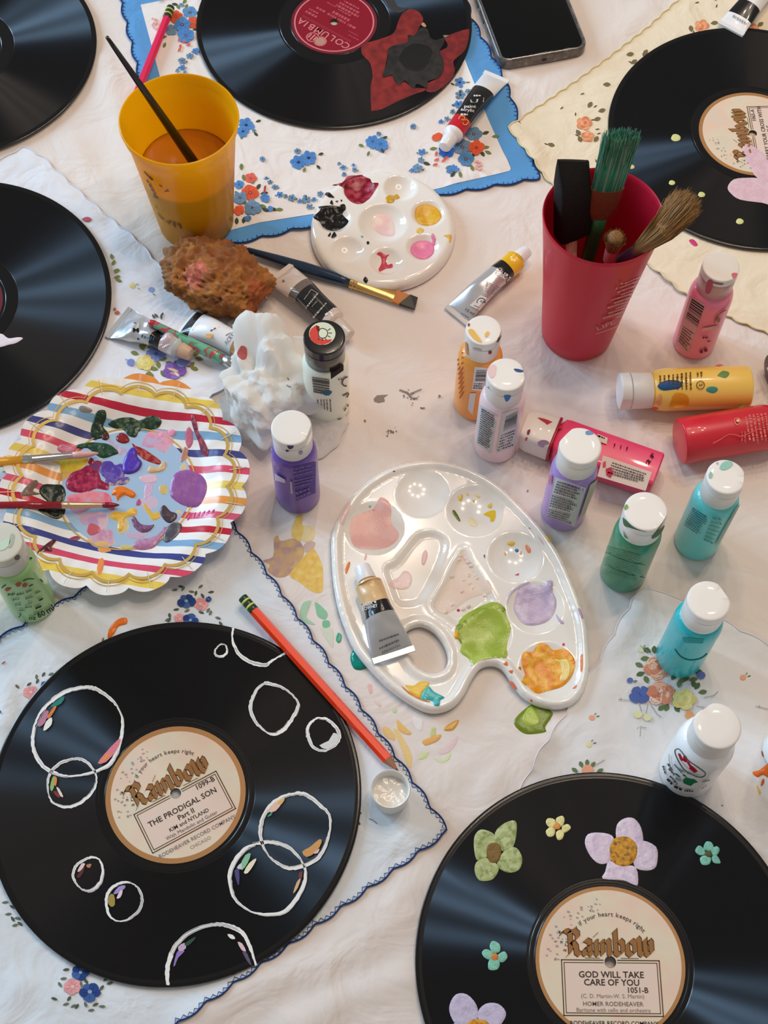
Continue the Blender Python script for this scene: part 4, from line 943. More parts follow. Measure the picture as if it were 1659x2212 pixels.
blob('painted_petal', recE, [(-30, 722), (2, 721), (12, 727), (20, 731), (36, 729), (46, 729), (49, 732), (35, 741), (18, 745), (0, 750), (-30, 752)], rec_zf(zE), .0005, C(238, 226, 234), DRYPAINT)
blob('paint_smear', recC, crop(780, 0, .1567)((310, -40), (360, 60), (400, 130), (500, 175), (560, 170), (640, 120), (540, 100), (480, 60), (430, -40)), rec_zf(zC), .0002, C(58, 57, 58), DRYPAINT)
# birds on the crimson labelled record
cbd = crop(780, 0, .1567)
RED, RED2, CHA = C(122, 34, 36), C(142, 40, 38), C(40, 38, 38)
b1 = blob('painted_bird', recC, cbd((10, 620), (120, 580), (260, 540), (420, 480), (480, 400), (510, 300), (560, 200), (640, 140), (720, 130), (800, 170), (850, 240), (850, 300), (800, 380), (760, 470), (700, 520), (620, 600), (420, 640), (370, 700), (350, 850), (310, 1000), (310, 1070), (440, 1040), (470, 1130), (600, 1130), (720, 1210), (890, 1220), (860, 1260), (760, 1290), (500, 1400), (300, 1500), (160, 1530), (140, 1500), (130, 1200), (160, 1060), (130, 880), (60, 800), (10, 740)), rec_zf(zC), .0003, RED, DRYPAINT, c2=[RED2, C(112, 30, 34), C(150, 44, 40)], mixs=160, smooth=2)
blob('painted_bird', recC, cbd((1140, 520), (1200, 490), (1330, 440), (1480, 400), (1495, 440), (1480, 560), (1450, 660), (1390, 740), (1290, 820), (1270, 870), (1290, 950), (1280, 1040), (1190, 1150), (1080, 1240), (1000, 1270), (900, 1260), (910, 1150), (1060, 1080), (1130, 960), (1130, 840), (1090, 740), (1090, 700), (1180, 660), (1190, 600)), rec_zf(zC), .0003, RED, DRYPAINT, c2=[RED2, C(112, 30, 34)], mixs=160, smooth=2)
b2 = blob('painted_bird', recC, cbd((640, 480), (700, 490), (750, 490), (800, 400), (870, 375), (920, 410), (960, 520), (1040, 555), (1140, 520), (1140, 600), (1080, 700), (1100, 760), (1135, 850), (1120, 990), (1060, 1080), (920, 1120), (910, 1230), (850, 1190), (760, 1160), (740, 1215), (680, 1190), (600, 1110), (530, 1165), (470, 1120), (430, 1030), (310, 1070), (310, 980), (360, 870), (370, 700), (440, 630), (600, 600), (650, 560)), lambda x, y: zC+.0004, .0003, CHA, DRYPAINT, c2=[C(30, 28, 28), C(50, 46, 44)], mixs=200, smooth=2)
blob('painted_wing', b2, cbd((520, 820), (560, 720), (640, 640), (740, 600), (880, 620), (980, 690), (960, 800), (900, 920), (820, 980), (700, 980), (600, 930)), lambda x, y: zC+.0007, .0002, C(20, 19, 19), DRYPAINT)
blob('painted_beak', b1, cbd((830, 340), (860, 310), (900, 360), (870, 372)), lambda x, y: zC+.0005, .0002, C(190, 150, 110), DRYPAINT)
blob('painted_beak', b2, cbd((1130, 490), (1180, 485), (1210, 490), (1160, 520)), lambda x, y: zC+.0005, .0002, C(128, 124, 100), DRYPAINT)
# ---------------------------------------------------------------- paint bottles
def plastic(name, c, rough=.32, coat=.35, sss=0.0, **kw): return mat('plastic_'+name, c, rough=rough, coat=coat, spec=.5, sss=sss, **kw)
CAPW = plastic('white_cap', C(240, 236, 230), .38, .1)
def lid_warp(r, chord):
    def w(p):
        x, y, z = p
        return (min(x, r*chord), y, z)
    return w
BR = .0168
def bottle_r(z, r=BR, rn=.0120, zs=.064, zn=.0765):
    if z < .0018: return r-.0018+math.sqrt(max(0, .0018**2-(.0018-z)**2))
    if z <= zs: return r
    if z >= zn: return rn
    t = (z-zs)/(zn-zs); return rn+(r-rn)*math.sqrt(max(0, 1-t*t))
def bottle(label, xy, color, z0=.0006, capm=CAPW, r=BR, rc=.0140, h=.1012, lidrot=0.0, name='paint_bottle', mname=None, group='upright craft paint bottles', zn=.0765, zs=.064, chord=.9, squat=False):
    root = thing(name, label, 'bottle', loc=(xy[0], xy[1], z0), group=group)
    rn = rc-.0018
    prof = [(bottle_r(z, r, rn, zs, zn), z) for z in [0, .0003, .0008, .0018]+[.0018+(zs-.0018)*i/4 for i in range(1, 5)]+[zs+(zn-zs)*i/8 for i in range(1, 9)]+[zn+.004]]
    v, f = lathe(prof, 40); body = build('bottle_body', v, f, plastic(mname or label[:12], color), root); autosmooth(body, 50)
    zl = h-.0085
    v, f = lathe([(rc-.0004, zn), (rc, zn+.0005), (rc+.0002, zl-.0005), (rc-.0002, zl-.0002), (rc-.0016, zl)], 40); cap = build('cap', v, f, capm, root); autosmooth(cap, 40)
    v, f = lathe([(rc-.0016, zl), (rc-.0014, zl+.0005), (rc+.0001, zl+.0006), (rc+.0004, zl+.001), (rc+.0003, h-.0008), (rc, h-.0003), (rc-.0006, h), (rc-.0012, h+.0001), (rc*.5, h+.0001), (.0005, h+.0001)], 48, warp=lid_warp(rc, chord))
    lid = build('flip_lid', [Matrix.Rotation(lidrot, 3, 'Z') @ Vector(p) for p in v], f, capm, cap); autosmooth(lid, 28)
    xyv = (xy[0], xy[1])
    hb = lathe_hit(xyv, lambda z: bottle_r(z-z0, r, rn, zs, zn), z0+zn+.002, z0)
    hc = lathe_hit(xyv, lambda z: rc+.0004, z0+h-.0005, z0+zn)
    top = lambda a, b, d=0.0: U(a, b, z0+h+.0001+d)
    return root, body, cap, lid, hb, hc, top
DK, DK2, LT = C(62, 54, 54), C(104, 96, 96), C(232, 228, 224)
def lines(k, quad, n, c, fill_=.62, seed=0, vert=False):
    """lines of tiny print filling a pixel quad (tl,tr,br,bl)"""
    (ax, ay), (bx, by), (cx, cy), (dx, dy) = quad; rnd = random.Random(seed)
    for i in range(n):
        t = (i+.5)/n; e = rnd.uniform(.78, 1)
        p0 = (ax+(dx-ax)*t, ay+(dy-ay)*t); q = (bx+(cx-bx)*t, by+(cy-by)*t); p1 = (p0[0]+(q[0]-p0[0])*e, p0[1]+(q[1]-p0[1])*e)
        hh = math.hypot(dx-ax, dy-ay)/n*fill_
        k.scribble(p0, p1, hh, c, seed+i)
def bars(k, quad, n, c, seed=0):
    (ax, ay), (bx, by), (cx, cy), (dx, dy) = quad; rnd = random.Random(seed); t = 0
    while t < 1:
        w = rnd.choice((.02, .035, .06)); e = min(1, t+w)
        L = lambda s_: ((ax+(dx-ax)*s_, ay+(dy-ay)*s_), (bx+(cx-bx)*s_, by+(cy-by)*s_))
        (p0, q0), (p1, q1) = L(t), L(e)
        n_ = 10; n0 = k.n
        for i in range(n_):
            g = lambda p, q, s_: (p[0]+(q[0]-p[0])*s_, p[1]+(q[1]-p[1])*s_)
            k.n = n0; k.px([g(p0, q0, i/n_), g(p0, q0, (i+1)/n_), g(p1, q1, (i+1)/n_), g(p1, q1, i/n_)], c)
        k.n = n0; t = e+rnd.choice((.03, .05))
def gpanel(k, quad, c, nu=10, nv=5):
    (ax, ay), (bx, by), (cx, cy), (dx, dy) = quad
    def P(u, v): return (ax*(1-u)*(1-v)+bx*u*(1-v)+cx*u*v+dx*(1-u)*v, ay*(1-u)*(1-v)+by*u*(1-v)+cy*u*v+dy*(1-u)*v)
    n0 = k.n
    for i in range(nu):
        for j in range(nv):
            k.n = n0; k.px([P(i/nu, j/nv), P((i+1)/nu, j/nv), P((i+1)/nu, (j+1)/nv), P(i/nu, (j+1)/nv)], c)
    k.n = n0+1
def spots(parent, hit, items, name='paint_smudge', m=DRYPAINT):
    for pts, c in items:
        k = Ink(hit=hit, dz=.0003); L_ = smoothloop(pts, 3); cx_ = sum(p[0] for p in L_)/len(L_); cy_ = sum(p[1] for p in L_)/len(L_)
        for r0, r1 in ((0, .35), (.35, .7), (.7, 1)):
            for i in range(len(L_)):
                p, q = L_[i], L_[(i+1) % len(L_)]; g = lambda a, s_: (cx_+(a[0]-cx_)*s_, cy_+(a[1]-cy_)*s_)
                k.n = 0; k.px([g(p, r0), g(p, r1), g(q, r1), g(q, r0)] if r0 else [(cx_, cy_), g(p, r1), g(q, r1)], c)
        k.part(name, parent, m)
k_ = 1.4
# purple
cS = crop(480, 780, .3014)
root, body, cap, lid, hb, hc, tp = bottle('deep purple paint bottle with white flip cap beside the crumpled tissue', (-.0655, .4975), C(96, 66, 148, k_), mname='purple', lidrot=-.3)
k = Ink(hit=hb); LV = C(128, 108, 172)
gpanel(k, cS((505, 760), (672, 720), (668, 945), (530, 1005)), C(104, 82, 156))
lines(k, cS((507, 765), (660, 730), (655, 800), (512, 835)), 3, LV, seed=1); lines(k, cS((515, 850), (655, 815), (655, 880), (522, 915)), 3, LV, seed=2); lines(k, cS((525, 930), (655, 895), (650, 945), (535, 1000)), 2, LV, seed=3)
gpanel(k, cS((375, 805), (450, 850), (450, 875), (380, 855)), C(216, 206, 226)); gpanel(k, cS((485, 865), (500, 865), (506, 950), (490, 950)), C(190, 180, 206), 1, 2)
k.part('label_print', body)
spots(cap, hc, [(cS((465, 605), (490, 600), (512, 606), (505, 625), (480, 632)), C(60, 38, 100)), (cS((455, 638), (475, 640), (475, 650), (460, 650)), C(60, 38, 100)), (cS((550, 655), (575, 645), (575, 665), (555, 672)), C(170, 150, 206))])
# orange
cO = crop(950, 640, .3014)
root, body, cap, lid, hb, hc, tp = bottle('orange paint bottle with paint spotted white cap behind the pale pink bottle', (.0700, .5815), C(226, 142, 58, k_), mname='orange', rc=.0128, lidrot=-.4, chord=.94)
k = Ink(hit=hb)
gpanel(k, cO((250, 505), (345, 515), (330, 690), (230, 670)), LT); bars(k, cO((262, 530), (335, 530), (325, 610), (252, 610)), 8, DK); lines(k, cO((245, 620), (320, 620), (315, 670), (238, 665)), 3, DK2, seed=4)
gpanel(k, cO((215, 695), (260, 695), (235, 850), (200, 810)), LT, 2, 4)
for i in range(9): k.strip(cO((125+i*2, 460+i*34), (165, 400+i*36)), 3, C(206, 112, 56))
k.part('label_print', body)
spots(lid, tp, [(cO((205, 240), (235, 235), (260, 265), (300, 320), (290, 330), (250, 310), (215, 270)), C(240, 190, 90)), (cO((325, 265), (345, 250), (355, 265), (340, 290), (325, 290)), C(240, 190, 100)), (cO((200, 200), (212, 190), (215, 210), (203, 215)), C(150, 60, 60))])
spots(cap, hc, [(cO((400, 310), (430, 270), (438, 290), (420, 325), (405, 328)), C(110, 30, 30)), (cO((350, 395), (372, 392), (370, 412), (352, 415)), C(150, 50, 70)), (cO((180, 330), (195, 340), (200, 420), (185, 400)), C(226, 150, 70)), (cO((240, 370), (300, 385), (290, 395), (245, 385)), C(206, 196, 196))])
# pale pink
root, body, cap, lid, hb, hc, tp = bottle('pale pink paint bottle with white labels and blue mark on its cap', (.0855, .5440), C(236, 192, 194, k_), mname='pale_pink', rc=.0136, lidrot=.2)
k = Ink(hit=hb)
gpanel(k, cO((280, 775), (415, 855), (365, 1130), (262, 1060)), C(214, 212, 214)); lines(k, cO((300, 800), (400, 860), (360, 1110), (270, 1050)), 17, DK, .55, seed=5)
gpanel(k, cO((450, 840), (570, 800), (545, 1075), (405, 1125)), C(222, 216, 214)); bars(k, cO((475, 865), (560, 825), (545, 930), (450, 970)), 8, C(70, 70, 72), 2); lines(k, cO((440, 990), (545, 950), (535, 1070), (412, 1115)), 6, DK, .6, seed=6)
k.part('label_print', body)
spots(lid, tp, [(cO((530, 520), (560, 520), (600, 532), (590, 543), (550, 540)), C(20, 76, 136)), (cO((345, 520), (375, 488), (400, 500), (395, 560), (370, 585), (348, 560)), C(240, 206, 206))])
spots(cap, hc, [(cO((460, 715), (485, 710), (510, 715), (495, 745), (475, 755)), C(30, 120, 190)), (cO((338, 650), (348, 645), (350, 665)), C(150, 170, 190))])
# lilac
root, body, cap, lid, hb, hc, tp = bottle('lilac paint bottle with silver label standing beside the magenta bottle', (.1355, .4865), C(150, 122, 182, k_), mname='lilac', rc=.0144, lidrot=2.4)
k = Ink(hit=hb)
gpanel(k, cO((830, 1295), (1050, 1375), (965, 1650), (765, 1575)), C(206, 206, 206), 8, 6)
lines(k, cO((845, 1320), (1030, 1380), (1000, 1470), (815, 1410)), 5, DK2, .6, seed=7); lines(k, cO((805, 1420), (990, 1480), (965, 1560), (785, 1510)), 5, DK2, .6, seed=8); lines(k, cO((780, 1520), (960, 1570), (945, 1640), (770, 1580)), 4, DK2, .6, seed=9)
gpanel(k, cO((1080, 1350), (1140, 1310), (1040, 1560), (990, 1620)), C(206, 196, 176), 3, 6)
gpanel(k, cO((785, 1290), (800, 1270), (790, 1350), (780, 1350)), C(220, 120, 120), 1, 2)
k.part('label_print', body)
spots(lid, tp, [(cO((1045, 970), (1070, 962), (1105, 980), (1080, 990), (1050, 990)), C(110, 150, 200))])
spots(cap, hc, [(cO((880, 1060), (895, 1080), (890, 1100)), C(120, 150, 180)), (cO((1010, 1190), (1030, 1185), (1025, 1200)), C(90, 90, 110))])
# dark green
cN = crop(1250, 740, .24654)
root, body, cap, lid, hb, hc, tp = bottle('dark green paint bottle with dribbles of green under its white cap', (.1775, .4365), C(46, 120, 88, k_), mname='dark_green', rc=.0146, lidrot=-.6)
k = Ink(hit=hb); GL = C(96, 150, 116)
for (a, b, c_, d), n, sd in ((((245, 1770), (590, 1880), (575, 1960), (235, 1850)), 4, 10), (((225, 1870), (570, 1980), (560, 2060), (215, 1950)), 4, 11), (((215, 1975), (550, 2080), (540, 2120), (205, 2030)), 3, 12)):
    lines(k, cN(a, b, c_, d), n, GL, .4, seed=sd)
for y in (1840, 1950): k.strip(cN((235, y-5), (330, y+40), (450, y+85), (580, y+110)), 1.5, C(40, 96, 72))
k.part('label_print', body)
spots(cap, hc, [(cN((385, 1530), (400, 1580), (450, 1600), (560, 1640), (600, 1660), (540, 1650), (440, 1620), (395, 1600)), C(58, 104, 54)), (cN((660, 1680), (700, 1640), (750, 1600), (745, 1640), (690, 1700), (640, 1720)), C(52, 98, 54)), (cN((390, 1640), (400, 1690), (430, 1720), (400, 1700)), C(58, 104, 54))])
spots(lid, tp, [(cN((398, 1440), (420, 1415), (435, 1440), (420, 1460), (402, 1465)), C(120, 170, 100))])
# aqua
root, body, cap, lid, hb, hc, tp = bottle('aqua paint bottle with aqua smears on its white cap beside the dark green bottle', (.2345, .4640), C(92, 186, 184, k_), mname='aqua', rc=.0132, lidrot=-.2)
k = Ink(hit=hb)
lines(k, cN((1000, 1440), (1150, 1540), (1060, 1700), (920, 1600)), 10, C(36, 92, 116), .5, seed=13)
gpanel(k, cN((1380, 1450), (1430, 1400), (1230, 1760), (1190, 1790)), C(176, 190, 176), 3, 6)
lines(k, cN((1180, 1520), (1280, 1540), (1180, 1780), (1090, 1740)), 7, C(80, 150, 150), .4, seed=14)
k.part('label_print', body)
spots(lid, tp, [(cN((1235, 1090), (1270, 1045), (1330, 1040), (1350, 1070), (1300, 1110), (1250, 1115)), C(150, 206, 190)), (cN((1140, 1150), (1160, 1130), (1175, 1160), (1160, 1190), (1142, 1185)), C(150, 200, 196)), (cN((1205, 1055), (1222, 1045), (1220, 1070)), C(200, 170, 170))])
# teal
cI = crop(1100, 1220, .337)
root, body, cap, lid, hb, hc, tp = bottle('teal paint bottle with plain white cap standing on the rose bouquet print', (.2140, .3705), C(18, 160, 166, k_), mname='teal', z0=.0022, rc=.0140, lidrot=.5, chord=.86)
k = Ink(hit=hb)
k.strip(smoothline(cI((1060, 540), (1100, 590), (1160, 612), (1230, 600), (1270, 570)), 4), 2.2, C(14, 110, 116)); gpanel(k, cI((1110, 465), (1250, 475), (1240, 505), (1120, 500)), C(60, 160, 160), 4, 1)
k.part('label_print', body)
# white
cW = crop(1400, 1520, .15612)
root, body, cap, lid, hb, hc, tp = bottle('white paint bottle with red and green logo standing behind the flower painted record', (.2125, .2860), C(226, 230, 234, k_), mname='white', z0=.0022, r=.0192, rc=.0148, h=.0985, zs=.058, zn=.074, lidrot=2.2)
k = Ink(hit=hb)
el = smoothline(cW((370, 640), (420, 625), (480, 690), (560, 790), (700, 890), (790, 960), (770, 1010), (700, 1020), (600, 980), (500, 920), (420, 800), (372, 690), (370, 640)), 3); k.strip(el, 2, C(90, 110, 110))
k.px(cW((410, 690), (440, 690), (480, 770), (490, 712), (520, 720), (560, 800), (585, 850), (640, 890), (685, 940), (640, 960), (590, 920), (500, 850), (440, 770)), C(186, 20, 46))
k.px(cW((480, 1060), (520, 1020), (580, 1040), (640, 1050), (690, 1090), (640, 1100), (590, 1140), (530, 1120), (490, 1100)), C(30, 128, 84)); k.px(cW((360, 960), (400, 970), (450, 1020), (410, 1010)), C(60, 110, 90)); k.px(cW((470, 975), (500, 985), (535, 1015), (490, 1005)), C(40, 110, 84))
for a, b, h_, c_ in (((270, 830), (330, 920), 5, DK2), ((285, 900), (360, 985), 5, DK2), ((360, 840), (460, 960), 3, C(70, 110, 110)), ((380, 870), (500, 950), 3, C(90, 130, 130)), ((300, 1000), (400, 1120), 5, DK2), ((205, 860), (240, 980), 4, DK), ((265, 1040), (330, 1115), 6, DK), ((380, 1030), (470, 1080), 8, C(150, 160, 156)), ((750, 1085), (850, 1060), 3, C(110, 80, 80)), ((740, 1180), (810, 1130), 2.5, C(190, 110, 110)), ((360, 1145), (465, 1195), 6, C(30, 40, 40)), ((505, 1205), (625, 1215), 4, C(40, 60, 60)), ((540, 960), (720, 1020), 3, C(110, 140, 130))):
    k.scribble(cW(a)[0], cW(b)[0], h_, c_, int(a[0]))
k.strip(cW((290, 700), (290, 780), (310, 860)), 1.2, C(110, 120, 120))
k.part('label_print', body)
# pink with translucent cap
cK = crop(1440, 480, .13561)
root, body, cap, lid, hb, hc, tp = bottle('rose pink paint bottle with barcode and pale cap beside the red cup', (.2475, .6420), C(220, 118, 142, k_), mname='rose_pink', rc=.0136, lidrot=1.0, chord=.97, capm=CAPW)
cap.data.materials[0] = plastic('frosted_cap', C(226, 186, 188), .3, .2, trans=.25)
k = Ink(hit=hb)
gpanel(k, cK((365, 1170), (620, 1310), (340, 2100), (130, 1960)), C(228, 172, 172), 6, 8)
bars(k, cK((400, 1215), (600, 1350), (490, 1680), (300, 1530)), 12, C(60, 44, 44), 5); lines(k, cK((270, 1640), (440, 1760), (330, 2080), (180, 1900)), 7, C(110, 80, 80), .5, seed=15)
k.strip(smoothline(cK((760, 1610), (800, 1500), (900, 1420), (950, 1400)), 4), 2, C(150, 90, 96)); k.px(cK((790, 1590), (820, 1510), (860, 1530), (840, 1600)), C(170, 130, 110))
gpanel(k, cK((570, 1690), (840, 1640), (820, 1690), (560, 1740)), C(236, 180, 176), 4, 1)
k.scribble(cK((575, 1840))[0], cK((665, 1835))[0], 4, C(90, 30, 40), 1); k.scribble(cK((650, 1900))[0], cK((710, 1890))[0], 3, C(150, 50, 60), 2); k.scribble(cK((530, 2070))[0], cK((650, 2030))[0], 8, C(150, 50, 64), 3)
k.part('label_print', body)
spots(cap, hc, [(cK((655, 930), (740, 950), (690, 1130), (615, 1110)), C(200, 84, 110)), (cK((740, 955), (850, 975), (910, 985), (870, 1000), (760, 980)), C(150, 100, 110))])
spots(lid, tp, [(cK((1035, 830), (1070, 805), (1130, 815), (1110, 870), (1075, 895)), C(216, 110, 130))])
# light green
cX = crop(0, 1140, .1085)
root, body, cap, lid, hb, hc, tp = bottle('light green paint bottle with smudged cap standing on the paper plate edge side', (-.2555, .4045), C(136, 176, 112, k_), mname='light_green', z0=.002, rc=.0146, lidrot=.4, chord=.98)
root['label'] = 'light green paint bottle with dark print and smudged cap beside the paper plate'
cap.data.materials[0] = plastic('dull_cap', C(216, 214, 200), .42, .1); lid.data.materials[0] = plastic('dull_cap', C(216, 214, 200), .42, .1)
k = Ink(hit=hb)
for pts in (((90, 1230), (150, 1190), (230, 1200), (190, 1250), (130, 1270)), ((300, 1130), (380, 1080), (430, 1110), (400, 1170), (340, 1180)), ((440, 1150), (500, 1100), (560, 1120), (520, 1180), (460, 1190))): k.px(cX(*pts), C(190, 96, 76))
for pts in (((460, 1060), (560, 1020), (680, 1020)), ((30, 1210), (50, 1180), (120, 1140)), ((580, 1170), (660, 1130)), ((800, 1020), (860, 1080))): k.strip(smoothline(cX(*pts), 3), 2, C(60, 90, 66))
for a, b in (((150, 1340), (300, 1320)), ((330, 1340), (480, 1310)), ((520, 1290), (640, 1240)), ((700, 1310), (810, 1260)), ((250, 1440), (380, 1420)), ((510, 1420), (660, 1370)), ((300, 1540), (420, 1530)), ((560, 1500), (640, 1490)), ((380, 1640), (500, 1650)), ((500, 1590), (640, 1570)), ((680, 1730), (800, 1690)), ((230, 1340), (280, 1345))): k.scribble(cX(a)[0], cX(b)[0], 3.2, C(92, 120, 88), int(a[0]))
for a, b in (((780, 1450), (855, 1405)), ((705, 1610), (825, 1560)), ((590, 610), (640, 600))): k.strip(cX(a, b), 3.4, C(40, 52, 40))
k.fit('2', cX((360, 1770))[0], cX((400, 1790))[0], 8, C(40, 60, 44), .02); k.fit('oz', cX((570, 1830))[0], cX((720, 1830))[0], 8, C(34, 44, 34), .02); k.fit('60', cX((770, 1800))[0], cX((915, 1730))[0], 11, C(34, 44, 34), .02); k.fit('ml', cX((960, 1710))[0], cX((1090, 1610))[0], 12, C(30, 40, 30), .02)
k.part('label_print', body)
spots(lid, tp, [(cX((-60, 320), (60, 260), (180, 200), (200, 280), (150, 380), (40, 450), (-60, 420)), C(206, 226, 206)), (cX((210, 130), (270, 120), (280, 200), (240, 350), (170, 400), (190, 260)), C(176, 190, 166))])
spots(cap, hc, [(cX((290, 570), (350, 540), (400, 560), (380, 630), (310, 640)), C(104, 100, 100))])
# black cap
cQ = crop(480, 660, .18083)
root, body, cap, lid, hb, hc, tp = bottle('cream paint bottle with glossy black cap carrying a bulb emblem', (-.0455, .5765), C(226, 220, 200, k_), mname='cream', r=.0174, rc=.0150, h=.0962, zs=.062, zn=.071, chord=1.1)
BLK = plastic('black_cap', C(26, 22, 22), .2, .4)
for o in (cap, lid): o.data.materials[0] = BLK
k = Ink(hit=hb)
bars(k, cQ((1070, 850), (1280, 880), (1285, 1080), (1090, 1040)), 9, C(74, 70, 70), 3); gpanel(k, cQ((1295, 800), (1450, 700), (1450, 775), (1300, 880)), C(58, 50, 48), 5, 2)
for x in (1140, 1180, 1215, 1250, 1290): k.scribble(cQ((x, 1125))[0], cQ((x+8, 1215+(x-1140)*.4))[0], 3, C(120, 110, 104), x)
k.strip(smoothline(cQ((1500, 850), (1450, 880), (1435, 930), (1460, 960), (1490, 960)), 3), 3, C(110, 96, 90)); k.dot(*cQ((1395, 885))[0], 2, DK2); k.dot(*cQ((1425, 880))[0], 2, DK2)
for p, q in (((1440, 1080), (1510, 1040)), ((1490, 1100), (1515, 1050)), ((1460, 1260), (1480, 1220)), ((1495, 1210), (1508, 1180)), ((1380, 1365), (1430, 1350))): k.strip(cQ(p, q), 2.6, C(110, 100, 90))
k.part('label_print', body)
spots(body, hb, [(cQ((1185, 1030), (1240, 1020), (1310, 1025), (1290, 1065), (1230, 1075)), C(30, 106, 132)), (cQ((1220, 760), (1300, 720), (1380, 690), (1380, 710), (1300, 750)), C(230, 150, 136))])
k = Ink(hit=tp, dz=.0002)
cen, = cQ((1195, 335)); rr = 158*.18083
k.px([(cen[0]+rr*math.cos(t*.2094), cen[1]+rr*.86*math.sin(t*.2094)) for t in range(30)], C(222, 226, 200))
k.px(cQ((1040, 330), (1060, 280), (1110, 240), (1150, 250), (1150, 330), (1160, 390), (1230, 410), (1315, 400), (1290, 440), (1200, 472), (1100, 450), (1050, 390)), C(216, 76, 66))
k.px(cQ((1120, 230), (1160, 250), (1165, 290), (1140, 310), (1125, 280)), C(120, 40, 30))
k.px(smoothloop(cQ((1150, 320), (1180, 280), (1230, 285), (1258, 320), (1240, 370), (1200, 385), (1160, 370)), 3), C(226, 230, 206)); k.strip(smoothloop(cQ((1150, 320), (1180, 275), (1235, 285), (1260, 325), (1240, 375), (1200, 390), (1160, 372)), 3), 1.8, C(60, 50, 40), True)
for p, q in (((1260, 295), (1295, 275)), ((1270, 328), (1310, 328)), ((1260, 360), (1290, 378)), ((1230, 390), (1245, 415)), ((1195, 395), (1195, 420)), ((1160, 385), (1145, 410))): k.strip(cQ(p, q), 1.6, C(60, 50, 40))
k.part('cap_emblem', cap)
# partly visible bluish white bottle at the right edge
root, body, cap, lid, hb, hc, tp = bottle('pale bluish white paint bottle beside the orange smear on the sheer handkerchief', (.2830, .3010), C(216, 228, 238, k_), mname='bluish_white', z0=.0022)
# dark bottle lying beyond the right edge
def lying(label, pcap, pbase, color, r, mname, rc=.0140, L=.1012, capm=CAPW, roll=0.0):
    a = U(*pbase, r+.0005); b = U(*pcap, r+.0005); d = (b-a); d.z = 0; d.normalize()
    X = d; Zc = Vector((0, 0, 1)); Y = Zc.cross(X)
    M = Matrix((Y, Zc, X)).transposed().to_4x4()      # local z along the bottle, local y up
    M.translation = Vector((a.x, a.y, r+.0008))
    root = thing('paint_bottle', label, 'bottle', M=M, group='craft paint bottles lying down')
    zs, zn, rn = .064, .0765, rc-.0018
    prof = [(bottle_r(z, r, rn, zs, zn), z) for z in [0, .0003, .0008, .0018]+[.0018+(zs-.0018)*i/4 for i in range(1, 5)]+[zs+(zn-zs)*i/8 for i in range(1, 9)]+[zn+.004]]
    v, f = lathe(prof, 40); body = build('bottle_body', v, f, plastic(mname, color), root); autosmooth(body, 50)
    zl = L-.0085
    v, f = lathe([(rc-.0004, zn), (rc, zn+.0005), (rc+.0002, zl-.0005), (rc-.0002, zl-.0002), (rc-.0016, zl)], 40); cap = build('cap', v, f, capm, root); autosmooth(cap, 40)
    v, f = lathe([(rc-.0016, zl), (rc-.0014, zl+.0005), (rc+.0001, zl+.0006), (rc+.0004, zl+.001), (rc+.0003, L-.0008), (rc, L-.0003), (rc-.0006, L), (rc-.0012, L+.0001), (rc*.5, L+.0001), (.0005, L+.0001)], 48, warp=lid_warp(rc, .9))
    lid = build('flip_lid', v, f, capm, cap); autosmooth(lid, 28)
    inv = M.inverted()
    def zf(x, y):
        p = inv @ Vector((x, y, r)); t = p.x; rr_ = bottle_r(min(max(p.z, 0.002), L), r, rc, zs, zn)
        return r+.0008+math.sqrt(max(0, rr_*rr_-min(t*t, rr_*rr_*.98)))
    return root, body, cap, zf
cY = crop(1250, 740, .24654)
root, body, cap, zf = lying('yellow paint bottle lying on its side smeared with blue and green paint', (1330, 846), (1616, 836), C(232, 184, 88, k_), .0168, 'yellow')
k = Ink(zf)
for i in range(8): x = 712+i*38; k.scribble(cY((x, 232))[0], cY((x+6, 410))[0], 4.4, C(104, 76, 36), i, wr=(.5, 1.6))
for i in range(2): k.scribble(cY((1040+i*32, 235))[0], cY((1045+i*32, 295))[0], 5, C(120, 88, 40), 30+i)
k.strip(smoothloop([(cY((1068, 372))[0][0]+8.5*math.cos(t), cY((1068, 372))[0][1]+8.5*math.sin(t)) for t in [i*.7 for i in range(9)]], 2), 1.6, C(96, 70, 30), True); k.fit('AP', cY((1050, 382))[0], cY((1088, 382))[0], 5, C(96, 70, 30), .02)
k.part('label_print', body)
for pts, c in ((((690, 390), (720, 350), (780, 330), (850, 330), (900, 350), (890, 400), (820, 415), (740, 420)), C(28, 84, 140)), (((1115, 415), (1140, 390), (1200, 390), (1220, 415), (1190, 435), (1140, 430)), C(70, 150, 140)), (((1215, 290), (1260, 255), (1320, 270), (1290, 310), (1240, 300)), C(110, 150, 90)), (((820, 500), (840, 440), (930, 440), (990, 480), (900, 520)), C(232, 160, 40)), (((640, 580), (670, 565), (700, 575), (670, 595)), C(170, 30, 40)), (((1400, 570), (1440, 540), (1470, 560), (1430, 580)), C(120, 110, 30)), (((1180, 215), (1230, 190), (1265, 200), (1230, 230)), C(232, 120, 100)), (((680, 470), (720, 440), (740, 480), (700, 500)), C(240, 170, 110))):
    blob('paint_smudge', body, cY(*pts), zf, .0003, c, DRYPAINT, seed=3)
root, body, cap, zf = lying('bright red paint bottle lying on its side beside the yellow bottle', (1760, 905), (1468, 954), C(188, 30, 46, k_), .0178, 'bright_red', L=.112)
cR = crop(1540, 720, .13562)
k = Ink(zf); PKT = C(226, 128, 120)
for i in range(6): x = 520+i*62; k.scribble(cR((x, 1300-i*6))[0], cR((x+70+i*4, 1700+(i % 3)*30))[0], 5, PKT, 40+i, wr=(.5, 2))
for x in (460, 510): k.scribble(cR((x, 1560))[0], cR((x+4, 1760))[0], 5, C(206, 90, 90), x)
